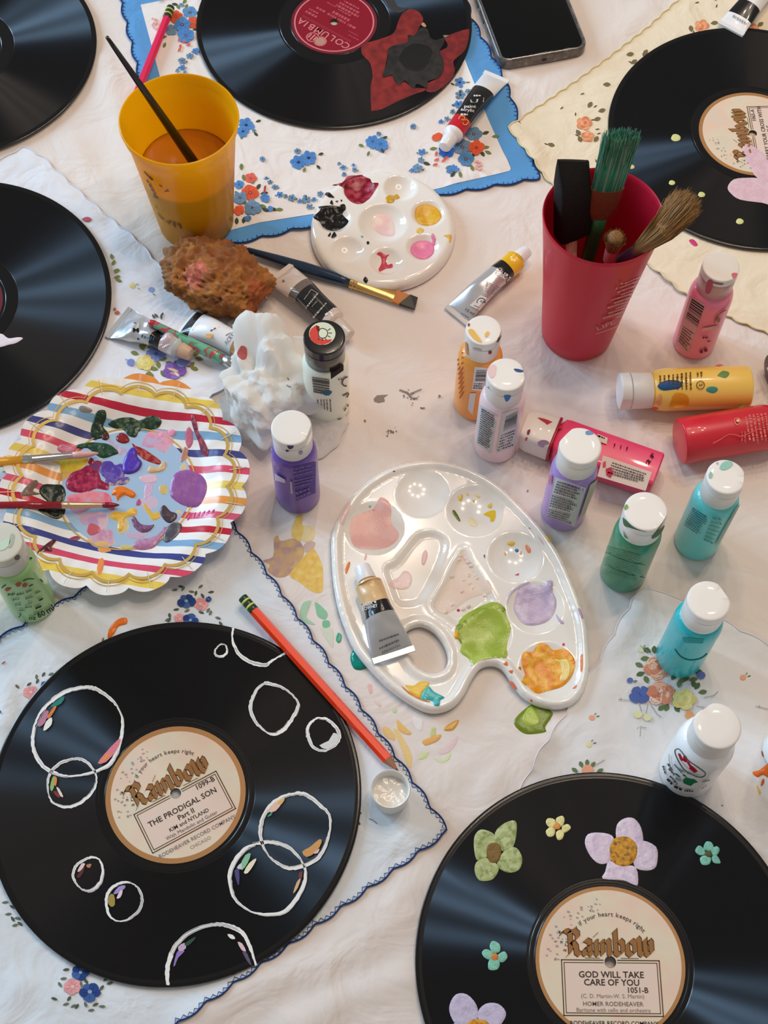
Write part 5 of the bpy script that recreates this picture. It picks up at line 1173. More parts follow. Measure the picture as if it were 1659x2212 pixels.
k.strip(smoothloop(cR((340, 1370), (400, 1350), (440, 1390), (420, 1440), (370, 1450)), 3), 1.2, C(236, 160, 140), True); k.dot(*cR((400, 1390))[0], 4, C(240, 200, 150))
k.strip(smoothline(cR((0, 1750), (120, 1690), (250, 1610), (380, 1620), (450, 1640), (600, 1580), (740, 1520)), 3), 1.6, C(232, 110, 104))
k.part('label_print', body)
root, body, cap, zf = lying('dark purple paint bottle with cream band lying behind the red bottle', (1810, 768), (1668, 806), C(60, 24, 46, k_), .0150, 'dark_plum', capm=CAPW)
k = Ink(zf); k.px([(1656, 795), (1673, 782), (1677, 792), (1659, 802)], C(220, 206, 180)); k.part('label_print', body)

# magenta square-sided bottle
a = U(1418, 1030, .012); b = U(1165, 940, .012); d = b-a; d.z = 0; Lb = .098; d.normalize()
M = Matrix((d, Vector((0, 0, 1)).cross(d), Vector((0, 0, 1)))).transposed().to_4x4(); M.translation = Vector((a.x, a.y, .0008))
root = thing('paint_bottle', 'magenta square-sided paint bottle lying flat with white square cap', 'bottle', M=M, group='craft paint bottles lying down')
def sqloft(secs, n=28, e=.32):
    v, f = [], []
    for x, hw, hh, zc in secs:
        for i in range(n):
            t = 2*math.pi*i/n; c_, s_ = math.cos(t), math.sin(t)
            v.append((x, hw*math.copysign(abs(c_)**e, c_), zc+hh*math.copysign(abs(s_)**e, s_)))
    for j in range(len(secs)-1):
        for i in range(n): f.append((j*n+i, j*n+(i+1) % n, (j+1)*n+(i+1) % n, (j+1)*n+i))
    f.append(tuple(range(n-1, -1, -1))); f.append(tuple(range((len(secs)-1)*n, len(secs)*n)))
    return v, f
hz = .0125
v, f = sqloft([(0, .0145, hz*.9, hz), (.0012, .0158, hz, hz), (.074, .0160, hz, hz), (.078, .0155, hz*.97, hz), (.0805, .0125, hz*.8, hz), (.082, .010, hz*.7, hz)]); body = build('bottle_body', v, f, plastic('magenta', C(214, 62, 104, k_), .28), root); autosmooth(body, 45)
v, f = sqloft([(.0815, .0148, hz*.98, hz), (.0825, .0152, hz, hz), (.101, .0145, hz*.97, hz), (.1055, .0132, hz*.9, hz), (.107, .012, hz*.85, hz)], e=.4); cap = build('cap', v, f, CAPW, root); autosmooth(cap, 40)
v, f = sqloft([(.0812, .0153, hz*1.01, hz), (.0820, .0155, hz*1.02, hz), (.0832, .0154, hz*1.02, hz)]); build('cap_collar', v, f, plastic('crimson', C(170, 20, 50), .3), cap)
zf = lambda x, y: .0008+2*hz
k = Ink(zf, .0002)
gpanel(k, cO((1170, 1140), (1520, 1260), (1475, 1395), (1130, 1290)), C(232, 214, 206), 6, 3); lines(k, cO((1240, 1185), (1490, 1270), (1460, 1345), (1200, 1270)), 5, DK2, .6, seed=20)
k.px(cO((1190, 1235), (1225, 1225), (1245, 1260), (1225, 1300), (1195, 1280)), C(204, 60, 90)); k.px(cO((1170, 1190), (1190, 1180), (1190, 1220), (1170, 1225)), C(214, 90, 110))
for i in range(3): k.scribble(cO((1255+i*45, 1055+i*12))[0], cO((1250+i*45, 1080+i*12))[0], 3, C(96, 20, 40), i)
k.fit('2 F', cO((1497, 1205))[0], cO((1545, 1135))[0], 8, C(60, 16, 34), .03)
gpanel(k, cO((1130, 985), (1205, 1015), (1195, 1060), (1140, 1040)), C(232, 214, 196), 2, 1); k.scribble(cO((1135, 1000))[0], cO((1185, 1020))[0], 4, DK, 6)
k.part('label_print', body)
for pts, c in ((((700, 870), (760, 880), (870, 930), (865, 950), (800, 945), (750, 905)), C(196, 30, 52)), (((700, 1050), (730, 1030), (770, 1035), (785, 1055), (750, 1060), (745, 1085), (715, 1075)), C(128, 104, 140)), (((630, 960), (650, 955), (640, 990), (625, 985)), C(110, 30, 50)), (((612, 1015), (630, 1010), (625, 1035), (612, 1035)), C(150, 40, 60))):
    k = Ink(lambda x, y: .0008+2*hz*.975, .0004); k.px(smoothloop(cO(*pts), 2), c); k.part('paint_smudge', cap, DRYPAINT)

# ---------------------------------------------------------------- cups
def cupmat(name, c, tr, rough):
    m = mat(name, c, rough=rough, coat=.15); nt = m.node_tree; b = nt.nodes['Principled BSDF']; o = nt.nodes['Material Output']
    t = nt.nodes.new('ShaderNodeBsdfTranslucent'); t.inputs[0].default_value = c; mx = nt.nodes.new('ShaderNodeMixShader'); mx.inputs[0].default_value = tr
    nt.links.new(b.outputs[0], mx.inputs[1]); nt.links.new(t.outputs[0], mx.inputs[2]); nt.links.new(mx.outputs[0], o.inputs[0]); return m
def rimcut(r): return r
YC = (-.1621, .7560)
ycr = lambda z: .0312+(.0440-.0312)*max(0, z-.001)/.1215 if z < .113 else .0440+.0014*min(1, (z-.113)/.004)
CUPZ = .0006
root = thing('plastic_cup', 'translucent yellow plastic cup half full of brown rinse water', 'cup', loc=(*YC, CUPZ))
prof = [(.0295, 0), (.0312, .0012), (.0345, .034), (.0378, .066), (.0412, .098), (.0428, .1125), (.0446, .1145), (.0449, .1195), (.0456, .1210), (.0462, .1222), (.0460, .1234), (.0450, .1238), (.0444, .1228), (.0440, .1150), (.0415, .1120), (.0400, .098), (.0366, .066), (.0332, .034), (.0300, .003)]
v, f = lathe(prof, 72, True, True); o = build('cup_wall', v, f, cupmat('yellow_cup', C(255, 206, 26), .56, .25), root); autosmooth(o, 50)
WATER = mat('rinse_water', C(184, 112, 22), rough=.04, spec=.5); zw = .071
rw = .0371
v, f = lathe([(.0297, .0034), (.0330, .034), (rw-.0004, zw-.0004), (rw, zw), (rw*.9, zw-.0002), (.0004, zw-.0002)], 64); build('rinse_water', v, f, WATER, root)
hit = lathe_hit(YC, lambda z: .0312+(.0428-.0312)*(z-CUPZ)/.1125, CUPZ+.112, CUPZ)
cZ = crop(270, 340, .09644)
k = Ink(hit=hit); INKC = C(92, 58, 30)
for pts, w in (((430, 320), (490, 390), (540, 440), (600, 510)), 2.2), (((520, 430), (560, 440), (620, 490), (610, 515)), 1.8), (((490, 500), (510, 550), (535, 570)), 3), (((545, 590), (570, 640), (595, 680)), 4.5), (((590, 700), (620, 740), (650, 755)), 4.5), (((630, 790), (670, 820), (695, 835)), 3.5), (((630, 855), (680, 895), (730, 915)), 3.5), (((765, 615), (835, 665)), 1.8), (((885, 775), (940, 745), (985, 765)), 2), (((940, 720), (945, 770)), 2.6), (((730, 1240), (770, 1320), (860, 1400)), 1.8), (((930, 1460), (970, 1440), (990, 1500), (1000, 1440), (1040, 1450)), 2), (((1080, 1470), (1130, 1570)), 3), (((1060, 1450), (1150, 1480)), 1.6), (((1170, 1500), (1220, 1510), (1260, 1600)), 3.2), (((680, 1080), (700, 1150)), 1.4):
    k.strip(smoothline(cZ(*pts), 3), w, INKC)
k.part('cup_print', root, GLOSSINK)
# red cup
RCC = (.1535, .6495)
REDM = cupmat('red_cup', C(216, 32, 62), .15, .42)
root = thing('plastic_cup', 'matte red plastic tumbler holding brushes', 'cup', loc=(*RCC, CUPZ))
prof = [(.0270, 0), (.0283, .0012), (.0300, .016), (.0345, .066), (.0400, .118), (.0432, .1445), (.0437, .1475), (.0432, .1490), (.0424, .1482), (.0418, .1440), (.0386, .118), (.0331, .066), (.0288, .016), (.0270, .0035)]
v, f = lathe(prof, 72); o = build('cup_wall', v, f, REDM, root); autosmooth(o, 50)
def rcr(z):
    z -= CUPZ; P = prof[1:7]
    for (r0, z0), (r1, z1) in zip(P[:-1], P[1:]):
        if z <= z1: return r0+(r1-r0)*(z-z0)/(z1-z0)
    return P[-1][0]
hit = lathe_hit(RCC, rcr, CUPZ+.1475, CUPZ)
cM = crop(1280, 560, .09644)
k = Ink(hit=hit); PT = C(222, 140, 146)
for i, (a, b) in enumerate((((720, 545), (1050, 400)), ((615, 640), (1020, 480)), ((555, 740), (960, 590)), ((640, 795), (930, 690)), ((415, 920), (900, 770)), ((485, 985), (880, 850)), ((340, 1090), (800, 950)), ((520, 1110), (780, 1010)), ((360, 1215), (740, 1090)), ((500, 1240), (690, 1170)), ((230, 1325), (660, 1200)), ((540, 1300), (640, 1260)))): k.scribble(cM(a)[0], cM(b)[0], 3.4, PT, i, .3, (.8, 2))
k.dot(*cM((650, 545))[0], 2.4, PT); k.strip(cM((520, 685), (555, 640)), 2.4, PT)
k.fit('LIFE', cM((115, 1600))[0], cM((520, 1440))[0], 8, PT, .01); k.strip(smoothline(cM((80, 1670), (150, 1650), (300, 1600), (440, 1550), (560, 1490)), 3), 1.4, PT)
k.part('cup_print', root, GLOSSINK)
# ---------------------------------------------------------------- palettes
WHP = plastic('white_palette', C(246, 240, 232), .14, .5, sss=0.0)
class Grid:
    """height map sampled on a raster, bilinear"""
    def __init__(s, lo, hi, st, fn):
        s.lo = lo; s.st = st; s.nx = int((hi[0]-lo[0])/st)+2; s.ny = int((hi[1]-lo[1])/st)+2
        X, Y = np.meshgrid(lo[0]+st*np.arange(s.nx), lo[1]+st*np.arange(s.ny)); s.Z = fn(np.stack([X.ravel(), Y.ravel()], -1)).reshape(s.ny, s.nx)
    def __call__(s, x, y):
        u = min(max((x-s.lo[0])/s.st, 0), s.nx-1.001); v = min(max((y-s.lo[1])/s.st, 0), s.ny-1.001); i, j = int(u), int(v); a, b = u-i, v-j; Z = s.Z
        return float(Z[j, i]*(1-a)*(1-b)+Z[j, i+1]*a*(1-b)+Z[j+1, i]*(1-a)*b+Z[j+1, i+1]*a*b)
def sst(a, b, x):
    t = np.clip((x-a)/(b-a), 0, 1); return t*t*(3-2*t)
def slab(name, root, poly, holes, step, zf, zbot, m):
    V, Tr, D = fill(poly, step, holes)
    v = [(x, y, zf(x, y)) for x, y in V]; f = [tuple(t) for t in Tr]
    for lp in [poly]+list(holes):          # skirt with a rounded shoulder
        n = len(lp); A = sum(lp[i][0]*lp[(i+1) % n][1]-lp[(i+1) % n][0]*lp[i][1] for i in range(n))
        o = len(v)
        v += [(x, y, zf(x, y)) for x, y in lp]+[(x, y, zbot) for x, y in lp]
        for i in range(n):
            j = (i+1) % n; q = (o+i, o+j, o+n+j, o+n+i)
            f.append(q[::-1] if (A > 0) == (lp is poly) else q)
    o = build(name, v, f, m, root, world_space=True)
    bm = bmesh.new(); bm.from_mesh(o.data); bmesh.ops.remove_doubles(bm, verts=bm.verts, dist=1e-6); bm.to_mesh(o.data); bm.free()
    o.data.polygons.foreach_set('use_smooth', [True]*len(o.data.polygons))
    return autosmooth(o, 75)
# round palette
cRP = crop(640, 340, .3014); ZTOP = .0105
pc = U(827, 493, .008); PR = .0604
def wellsz(P, wells, base):
    z = np.zeros(len(P))
    for (cx, cy), r, dep in wells:
        d = np.hypot(P[:, 0]-cx, P[:, 1]-cy)/r
        z = np.minimum(z, -dep*np.clip(1-d**2, 0, 1)**.8)
    return base+z
RW = [((270, 440), 120, .0065), ((455, 225), 118, .0065), ((748, 215), 116, .0065), ((945, 405), 116, .0065), ((908, 645), 116, .0065), ((645, 745), 118, .0065), ((365, 665), 118, .0065), ((620, 470), 172, .0075)]
rwells = []
for (x, y), r, d in RW:
    p = U(*cRP((x, y))[0], ZTOP); rwells.append(((p.x, p.y), r*.3014*pxdist(p), d))
def rp_z(P):
    rr = np.hypot(P[:, 0]-pc.x, P[:, 1]-pc.y); e = PR-rr
    return wellsz(P, rwells, ZTOP)-.0055*(1-np.sqrt(np.clip(1-(1-np.clip(e/.006, 0, 1))**2, 0, 1)))
RPZ = Grid((pc.x-.063, pc.y-.063), (pc.x+.063, pc.y+.063), .0008, rp_z)
root = thing('round_palette', 'round white plastic palette with dabs of red, black, yellow and pink paint', 'palette', loc=(pc.x, pc.y, .0006))
slab('palette_body', root, [(pc.x+PR*math.cos(2*math.pi*i/140), pc.y+PR*math.sin(2*math.pi*i/140)) for i in range(140)], [], .0017, RPZ, .0008, WHP)
def dab(parent, cr, pts, zf, th, c, seed=0, **kw): return blob('paint_dab', parent, cr(*pts), zf, th, c, kw.pop('m', PAINT), seed=seed, **kw)
dab(root, cRP, [(255, 200), (330, 180), (370, 135), (450, 130), (520, 150), (545, 180), (590, 185), (570, 230), (545, 270), (500, 320), (440, 335), (380, 310), (345, 260), (335, 215)], RPZ, .0016, C(140, 14, 40), 1, rough=.6, c2=[C(170, 40, 64), C(112, 6, 28), C(190, 70, 90)], mixs=200)
dab(root, cRP, [(120, 430), (170, 380), (160, 355), (240, 345), (300, 350), (350, 365), (330, 400), (350, 430), (375, 460), (330, 510), (270, 530), (200, 510), (165, 460)], RPZ, .0018, C(14, 13, 13), 2, rough=.9, c2=[C(30, 28, 28)])
for pts in ([(205, 265), (230, 250), (275, 290), (225, 285)], [(240, 330), (255, 305), (265, 340)], [(280, 315), (300, 310), (295, 325)], [(315, 305), (330, 305), (325, 320)], [(225, 560), (250, 540), (240, 570)], [(250, 570), (270, 540), (290, 560), (265, 580)], [(503, 610), (515, 600), (525, 615), (512, 627)], [(480, 880), (495, 855), (515, 880), (500, 900)], [(310, 345), (345, 335), (355, 370), (330, 380)]): dab(root, cRP, pts, RPZ, .0004, C(28, 24, 22), 3)
dab(root, cRP, [(640, 290), (670, 270), (700, 275), (720, 262), (742, 290), (710, 305), (690, 325), (650, 325)], RPZ, .0008, C(214, 166, 30), 4)
dab(root, cRP, [(850, 420), (860, 360), (910, 330), (970, 335), (1020, 370), (1040, 425), (1000, 475), (940, 490), (880, 475)], RPZ, .0022, C(236, 182, 44), 5, rough=.12, c2=[C(240, 196, 84), C(228, 168, 40)], mixs=90)
dab(root, cRP, [(860, 520), (885, 503), (915, 520), (895, 545), (865, 540)], RPZ, .0005, C(238, 204, 100), 6)
dab(root, cRP, [(820, 680), (830, 625), (880, 592), (940, 592), (985, 630), (980, 690), (930, 730), (870, 725)], RPZ, .0022, C(242, 136, 176), 7, rough=.05)
dab(root, cRP, [(965, 620), (975, 590), (965, 560), (980, 545), (1000, 590), (985, 635)], RPZ, .0009, C(242, 140, 178), 8)
dab(root, cRP, [(575, 690), (600, 670), (635, 690), (655, 690), (668, 690), (650, 715), (645, 740), (655, 770), (685, 762), (690, 790), (640, 800), (600, 820), (590, 800), (610, 760), (605, 710)], RPZ, .0006, C(206, 70, 96), 9)
dab(root, cRP, [(540, 480), (580, 410), (650, 405), (690, 450), (705, 540), (680, 565), (600, 550), (555, 510)], RPZ, .0005, C(246, 222, 214), 10, c2=[C(246, 208, 206)], mixs=80)
dab(root, cRP, [(1055, 560), (1110, 555), (1112, 590), (1100, 615), (1090, 580)], RPZ, .0005, C(238, 190, 80), 11)
dab(root, cRP, [(462, 565), (475, 560), (482, 570), (470, 577)], RPZ, .0003, C(120, 190, 180), 12)
# oval palette
cOP = crop(680, 960, .3737); OZ = .0085
outl = smoothloop([(95, 640), (100, 500), (150, 380), (240, 260), (350, 170), (480, 110), (640, 82), (780, 95), (920, 140), (1060, 220), (1190, 340), (1310, 470), (1420, 630), (1510, 830), (1570, 1010), (1587, 1180), (1585, 1310), (1550, 1430), (1480, 1498), (1390, 1513), (1290, 1495), (1200, 1440), (1140, 1360), (1085, 1285), (1025, 1262), (960, 1280), (910, 1345), (860, 1440), (800, 1505), (720, 1535), (640, 1530), (540, 1480), (430, 1400), (330, 1300), (230, 1180), (150, 990), (110, 820)], 4)
hole = smoothloop([(525, 1080), (560, 1045), (620, 1035), (690, 1070), (745, 1140), (770, 1220), (755, 1290), (700, 1318), (640, 1310), (570, 1260), (528, 1180)], 4)
w2 = lambda pts, z: [(p.x, p.y) for p in (U(*q, z) for q in cOP(*pts))]
OUT, HOL = w2(outl, OZ), w2(hole, OZ)
OW = []
for x, y, r, d in ((340, 470, 165, .0045), (620, 270, 150, .0045), (925, 370, 160, .0045), (1160, 640, 155, .0045), (1275, 930, 160, .0045), (1350, 1295, 165, .004), (975, 1080, 160, .004)):
    p = U(*cOP((x, y))[0], OZ); OW.append(((p.x, p.y), r*.3737*pxdist(p), d))
TRO = [w2(smoothloop([(395, 700), (460, 660), (540, 560), (600, 500), (700, 490), (770, 545), (750, 660), (660, 850), (600, 915), (480, 920), (430, 820)], 3), OZ), w2(smoothloop([(850, 600), (905, 660), (1040, 880), (1000, 930), (840, 1040), (760, 1000), (670, 930), (720, 830)], 3), OZ)]
def op_z(P):
    e = edist(P, OUT); ins = pip(P, OUT); e = np.where(ins, e, 0)
    rim = .0028*(sst(.0, .003, e)*0+np.sqrt(np.clip(1-((e-.0035)/.0035)**2, 0, 1))) 
    z = wellsz(P, OW, OZ-.0028)
    for tpoly in TRO:
        i2 = pip(P, tpoly); d2 = edist(P, tpoly); z = np.minimum(z, OZ-.0028-np.where(i2, .0026*sst(0, .0045, d2), 0))
        z = z+np.where(i2, 0, .0005*np.exp(-(d2/.003)**2))
    h = edist(P, HOL); z = z+.0016*np.sqrt(np.clip(1-((h-.003)/.003)**2, 0, 1))
    z = np.where(e < .007, np.maximum(z, OZ-.0028+rim), z)
    return z-np.where(e < .0012, (1-e/.0012)**2*.0012, 0)
lo = np.min(OUT, 0)-.003; hi = np.max(OUT, 0)+.003
OPZ = Grid(lo, hi, .0009, op_z)
oc = np.mean(OUT, 0)
opal = thing('oval_palette', 'large oval white plastic palette with thumb hole and green, orange, lilac and pink paint', 'palette', loc=(oc[0], oc[1], .0006))
slab('palette_body', opal, resample(OUT, .0022)[0], [resample(HOL, .0018)[0]], .0019, OPZ, .0008, WHP)
D_ = lambda *a, **k: dab(opal, cOP, *a, **k)
D_([(205, 520), (215, 430), (290, 390), (340, 370), (380, 305), (440, 350), (440, 450), (485, 510), (470, 560), (400, 600), (300, 605), (230, 590)], OPZ, .0009, C(240, 186, 180), 21, rough=.15, c2=[C(240, 178, 172), C(244, 198, 194)], mixs=70)
D_([(145, 440), (190, 340), (210, 345), (170, 460)], OPZ, .0003, C(246, 214, 208), 22)
D_([(330, 382), (345, 375), (362, 385), (345, 392)], OPZ, .0005, C(224, 90, 110), 23); D_([(312, 358), (322, 352), (326, 362), (316, 366)], OPZ, .0004, C(90, 190, 160), 23)
for pts, c in (([(830, 300), (855, 290), (850, 325), (835, 325)], C(238, 204, 80)), ([(910, 325), (925, 320), (925, 340)], C(236, 190, 60)), ([(920, 285), (955, 300), (945, 310)], C(240, 220, 130)), ([(1000, 350), (1025, 340), (1020, 370), (1000, 365)], C(236, 206, 90)), ([(975, 405), (1010, 385), (1045, 385), (1040, 440), (1015, 445), (1005, 420)], C(232, 196, 50)), ([(795, 395), (808, 380), (840, 435), (832, 445)], C(96, 120, 40)), ([(885, 420), (920, 430), (940, 470), (900, 470)], C(244, 232, 190)), ([(870, 285), (885, 280), (890, 300)], C(240, 214, 120)), ([(1110, 575), (1135, 560), (1158, 570), (1140, 590)], C(240, 196, 80)), ([(1215, 590), (1225, 580), (1245, 600), (1248, 625), (1230, 625)], C(240, 150, 110)), ([(1090, 630), (1105, 620), (1105, 645)], C(244, 210, 150)), ([(1155, 612), (1168, 602), (1180, 614), (1168, 626)], C(40, 140, 200)), ([(1185, 630), (1195, 615), (1195, 645)], C(240, 180, 120)), ([(1155, 755), (1180, 745), (1175, 758)], C(226, 100, 110)), ([(620, 640), (640, 610), (652, 640), (635, 695), (618, 690)], C(246, 206, 204)), ([(285, 660), (295, 630), (302, 640), (292, 670)], C(244, 196, 196)), ([(175, 720), (195, 680), (205, 690), (182, 750)], C(232, 130, 60)), ([(820, 958), (830, 950), (840, 960), (828, 968)], C(206, 50, 80)), ([(1430, 1155), (1440, 1148), (1446, 1160), (1434, 1165)], C(220, 40, 110)), ([(1090, 1270), (1110, 1255), (1115, 1280)], C(236, 130, 70)), ([(1120, 1310), (1145, 1305), (1140, 1325)], C(230, 116, 60)), ([(1175, 1290), (1190, 1285), (1192, 1305)], C(230, 120, 40)), ([(1125, 1375), (1140, 1365), (1170, 1410), (1155, 1415)], C(232, 120, 80)), ([(1535, 1230), (1548, 1215), (1548, 1300), (1536, 1310)], C(232, 130, 70)), ([(1490, 1410), (1515, 1390), (1505, 1412)], C(230, 120, 60)), ([(1335, 530), (1360, 530), (1372, 565), (1350, 560)], C(244, 210, 130)), ([(1520, 950), (1535, 955), (1552, 1000), (1540, 1005)], C(190, 160, 200)), ([(1245, 1475), (1258, 1475), (1256, 1492)], C(230, 120, 60)), ([(1230, 485), (1245, 480), (1260, 490)], C(220, 150, 180)), ([(1280, 520), (1310, 550), (1325, 580), (1300, 560)], C(240, 206, 206)), ([(975, 640), (985, 640), (982, 660)], C(90, 90, 110)), ([(910, 200), (922, 200), (918, 212)], C(90, 80, 80)), ([(450, 155), (465, 152), (460, 160)], C(90, 80, 80))): D_(pts, OPZ, .0004, c, 24)
D_([(820, 1050), (860, 990), (950, 940), (1030, 910), (1090, 935), (1110, 1000), (1135, 1060), (1110, 1160), (1110, 1230), (1040, 1235), (960, 1250), (900, 1280), (890, 1240), (840, 1200), (850, 1140), (810, 1100)], OPZ, .0013, C(168, 190, 74), 25, rough=.35, c2=[C(150, 176, 60), C(186, 204, 100)], mixs=90)
D_([(815, 1060), (840, 1030), (930, 965), (1020, 925), (1100, 945), (1085, 985), (1020, 955), (940, 1000), (860, 1080), (845, 1130), (880, 1180), (930, 1200), (880, 1190), (830, 1130)], OPZ, .0018, C(134, 160, 58), 26, rough=.4)
D_([(806, 1105), (820, 1075), (835, 1090), (832, 1120), (815, 1125)], OPZ, .0016, C(240, 186, 30), 27)
D_([(1150, 930), (1180, 840), (1240, 805), (1300, 810), (1330, 820), (1345, 790), (1375, 790), (1375, 850), (1395, 900), (1390, 960), (1350, 1020), (1280, 1045), (1210, 1040), (1165, 990)], OPZ, .0014, C(196, 176, 206), 28, rough=.3, c2=[C(186, 168, 200), C(210, 196, 218)], mixs=120)
D_([(1110, 900), (1130, 850), (1180, 815), (1240, 795), (1230, 815), (1170, 840), (1130, 880), (1112, 930)], OPZ, .0006, C(212, 198, 222), 29); D_([(1395, 980), (1410, 1000), (1440, 1030), (1425, 1038), (1400, 1010)], OPZ, .0006, C(200, 184, 212), 29)
D_([(1205, 1200), (1260, 1200), (1290, 1150), (1340, 1155), (1380, 1190), (1440, 1180), (1490, 1220), (1505, 1280), (1480, 1350), (1430, 1400), (1350, 1425), (1280, 1440), (1230, 1400), (1195, 1370), (1215, 1330), (1195, 1270)], OPZ, .0016, C(240, 150, 20), 30, rough=.7, c2=[C(244, 170, 40), C(232, 126, 10), C(246, 190, 70)], mixs=220)
for i in range(3): D_([(1370+i*24, 1250-i*6), (1420+i*18, 1240), (1450+i*14, 1290), (1440+i*12, 1350), (1415+i*10, 1365), (1425+i*12, 1300), (1405+i*12, 1262)], lambda x, y: OPZ(x, y)+.0012, .0008, C(248, 222, 140), 31+i, rough=.2)
D_([(525, 1390), (570, 1395), (610, 1370), (660, 1375), (650, 1410), (620, 1440), (610, 1470), (570, 1450), (540, 1420)], OPZ, .0005, C(238, 196, 70), 35, rough=.2); D_([(500, 1395), (560, 1440), (640, 1475), (670, 1490), (610, 1478), (540, 1440)], OPZ, .0004, C(222, 130, 50), 36)
D_([(610, 1470), (640, 1410), (660, 1398), (690, 1430), (750, 1462), (725, 1480), (720, 1510), (690, 1510), (680, 1485), (640, 1480)], OPZ, .0012, C(80, 190, 190), 37, rough=.15, c2=[C(60, 176, 182)])
D_([(480, 770), (520, 730), (560, 760), (550, 820), (510, 840), (450, 830), (430, 800)], OPZ, .0004, C(246, 216, 210), 38)
rnd = random.Random(8)
for i in range(26):                         # flakes of dried white paint in the trough
    t = rnd.random(); x = 860+rnd.uniform(-1, 1)*(30+150*t); y = 640+t*330
    if abs(x-860-t*10) < 20+150*t: D_([(x-12, y-4), (x-2, y-14), (x+12, y-8), (x+15, y+6), (x, y+13), (x-12, y+8)], OPZ, .0011, C(246, 228, 216), 40+i, rough=1.2, m=DRYPAINT, smooth=2)
D_([(830, 650), (870, 620), (900, 700), (960, 780), (1010, 790), (1020, 860), (960, 870), (880, 900), (800, 960), (740, 980), (690, 930), (740, 830), (800, 760)], OPZ, .0007, C(246, 226, 212), 70, rough=1.6, m=DRYPAINT)

# ---------------------------------------------------------------- paper plate
pcen = U(270, 1042, .012); PLR = .0945; NS = 18; PPH = .35
def prad(th): return 1-.075*(1-abs(math.sin(NS*th/2+PPH))**.55)
def plz(r):
    if r < .053: return .0018
    if r < .078: t = (r-.053)/.025; return .0018+.0105*t*t*(3-2*t)
    return .0123+.0022*(r-.078)/.0165
PLZ0 = .0014
PLZ = lambda x, y: PLZ0+plz(min(math.hypot(x-pcen.x, y-pcen.y), PLR))
root = thing('paper_plate', 'scalloped paper plate with rainbow stripes, gold trim and smears of mixed paint', 'plate', loc=(pcen.x, pcen.y, PLZ0))
fr = [.02, .2, .4, .545, .56, .60, .65, .70, .75, .80, .825, .86, .90, .95, 1.0]; NA = 288
v, f = [], []
for side in (0, 1):
    for q in fr:
        for i in range(NA):
            th = 2*math.pi*i/NA; r = q*PLR*(1 if q < .8 else 1-(1-prad(th))*(q-.8)/.2)
            rip = .0005*math.cos(NS*2*th)*max(0, (q-.6))*2
            v.append((r*math.cos(th), r*math.sin(th), plz(r)+rip-(.0007 if side else 0)))
for side in (0, 1):
    o = side*len(fr)*NA
    for j in range(len(fr)-1):
        for i in range(NA):
            q = (o+j*NA+i, o+j*NA+(i+1) % NA, o+(j+1)*NA+(i+1) % NA, o+(j+1)*NA+i); f.append(q[::-1] if not side else q)
    f.append(tuple(o+i for i in range(NA)) if side else tuple(o+NA-1-i for i in range(NA)))
e0 = (len(fr)-1)*NA; e1 = e0+len(fr)*NA
for i in range(NA): f.append((e0+i, e1+i, e1+(i+1) % NA, e0+(i+1) % NA))
f = [tuple(reversed(q)) for q in f]
PLM = mat('striped_paper', rough=.22, spec=.5)
nt = PLM.node_tree; b = nt.nodes['Principled BSDF']
tc = nt.nodes.new('ShaderNodeTexCoord'); mp = nt.nodes.new('ShaderNodeMapping'); sx = nt.nodes.new('ShaderNodeSeparateXYZ'); mr = nt.nodes.new('ShaderNodeMapRange'); rp = nt.nodes.new('ShaderNodeValToRGB'); rp.color_ramp.interpolation = 'CONSTANT'
sa = ang_px((130, 860), (480, 920))
mp.inputs['Rotation'].default_value = (0, 0, -sa)
pt, pb = U(270, 812, .013), U(270, 1254, .013)
ca, sn = math.cos(-sa), math.sin(-sa)
yy = lambda p: (p.x-pcen.x)*sn+(p.y-pcen.y)*ca
y0, y1 = yy(pt), yy(pb); stp = (y1-y0)/13
mr.inputs[1].default_value = y0-stp/2; mr.inputs[2].default_value = y1+stp/2
SC = [C(238, 150, 74), C(236, 204, 92), C(196, 40, 64), C(132, 172, 204), C(70, 72, 130), C(222, 84, 106), C(236, 206, 100), C(236, 156, 74), C(222, 90, 116), C(196, 38, 60), C(132, 172, 206), C(64, 72, 138), C(218, 78, 106), C(240, 206, 92)]
WP = C(244, 238, 232); els = [(0.0, WP)]
for i, c_ in enumerate(SC): els += [((i+.27)/14, c_), ((i+.73)/14, WP)]
while len(rp.color_ramp.elements) < len(els): rp.color_ramp.elements.new(1.0)
for e, (p_, c_) in zip(rp.color_ramp.elements, els): e.position = p_; e.color = c_
for a_, b_ in ((tc.outputs['Object'], mp.inputs['Vector']), (mp.outputs['Vector'], sx.inputs[0]), (sx.outputs['Y'], mr.inputs[0]), (mr.outputs[0], rp.inputs[0]), (rp.outputs[0], b.inputs['Base Color'])): nt.links.new(a_, b_)
plate_o = build('plate_body', v, f, PLM, root); autosmooth(plate_o, 60)
v, f = lathe([(.0495, .0021), (.03, .0021), (.0005, .0021)], 96, False, True); build('plate_well', v, [tuple(reversed(q)) for q in f], mat('well_blue', C(172, 198, 224), rough=.22), root)
GOLD = mat('gold_foil', C(226, 186, 96), rough=.3, metal=.45, spec=.8)
def ringstrip(r0f, r1f, dz, n=360):
    v, f = [], []
    for i in range(n):
        th = 2*math.pi*i/n
        for rf in (r0f, r1f):
            r = rf(th); v.append((r*math.cos(th), r*math.sin(th), plz(r)+dz))
    for i in range(n): j = (i+1) % n; f.append((2*i, 2*i+1, 2*j+1, 2*j))
    return v, f
sc_in = lambda k0, amp: (lambda th: PLR*(k0-amp*(1-abs(math.sin(NS*th/2+PPH))**.6)))
v, f = ringstrip(sc_in(.868, .075), sc_in(.895, .07), .0006); build('gold_trim', v, f, GOLD, root)
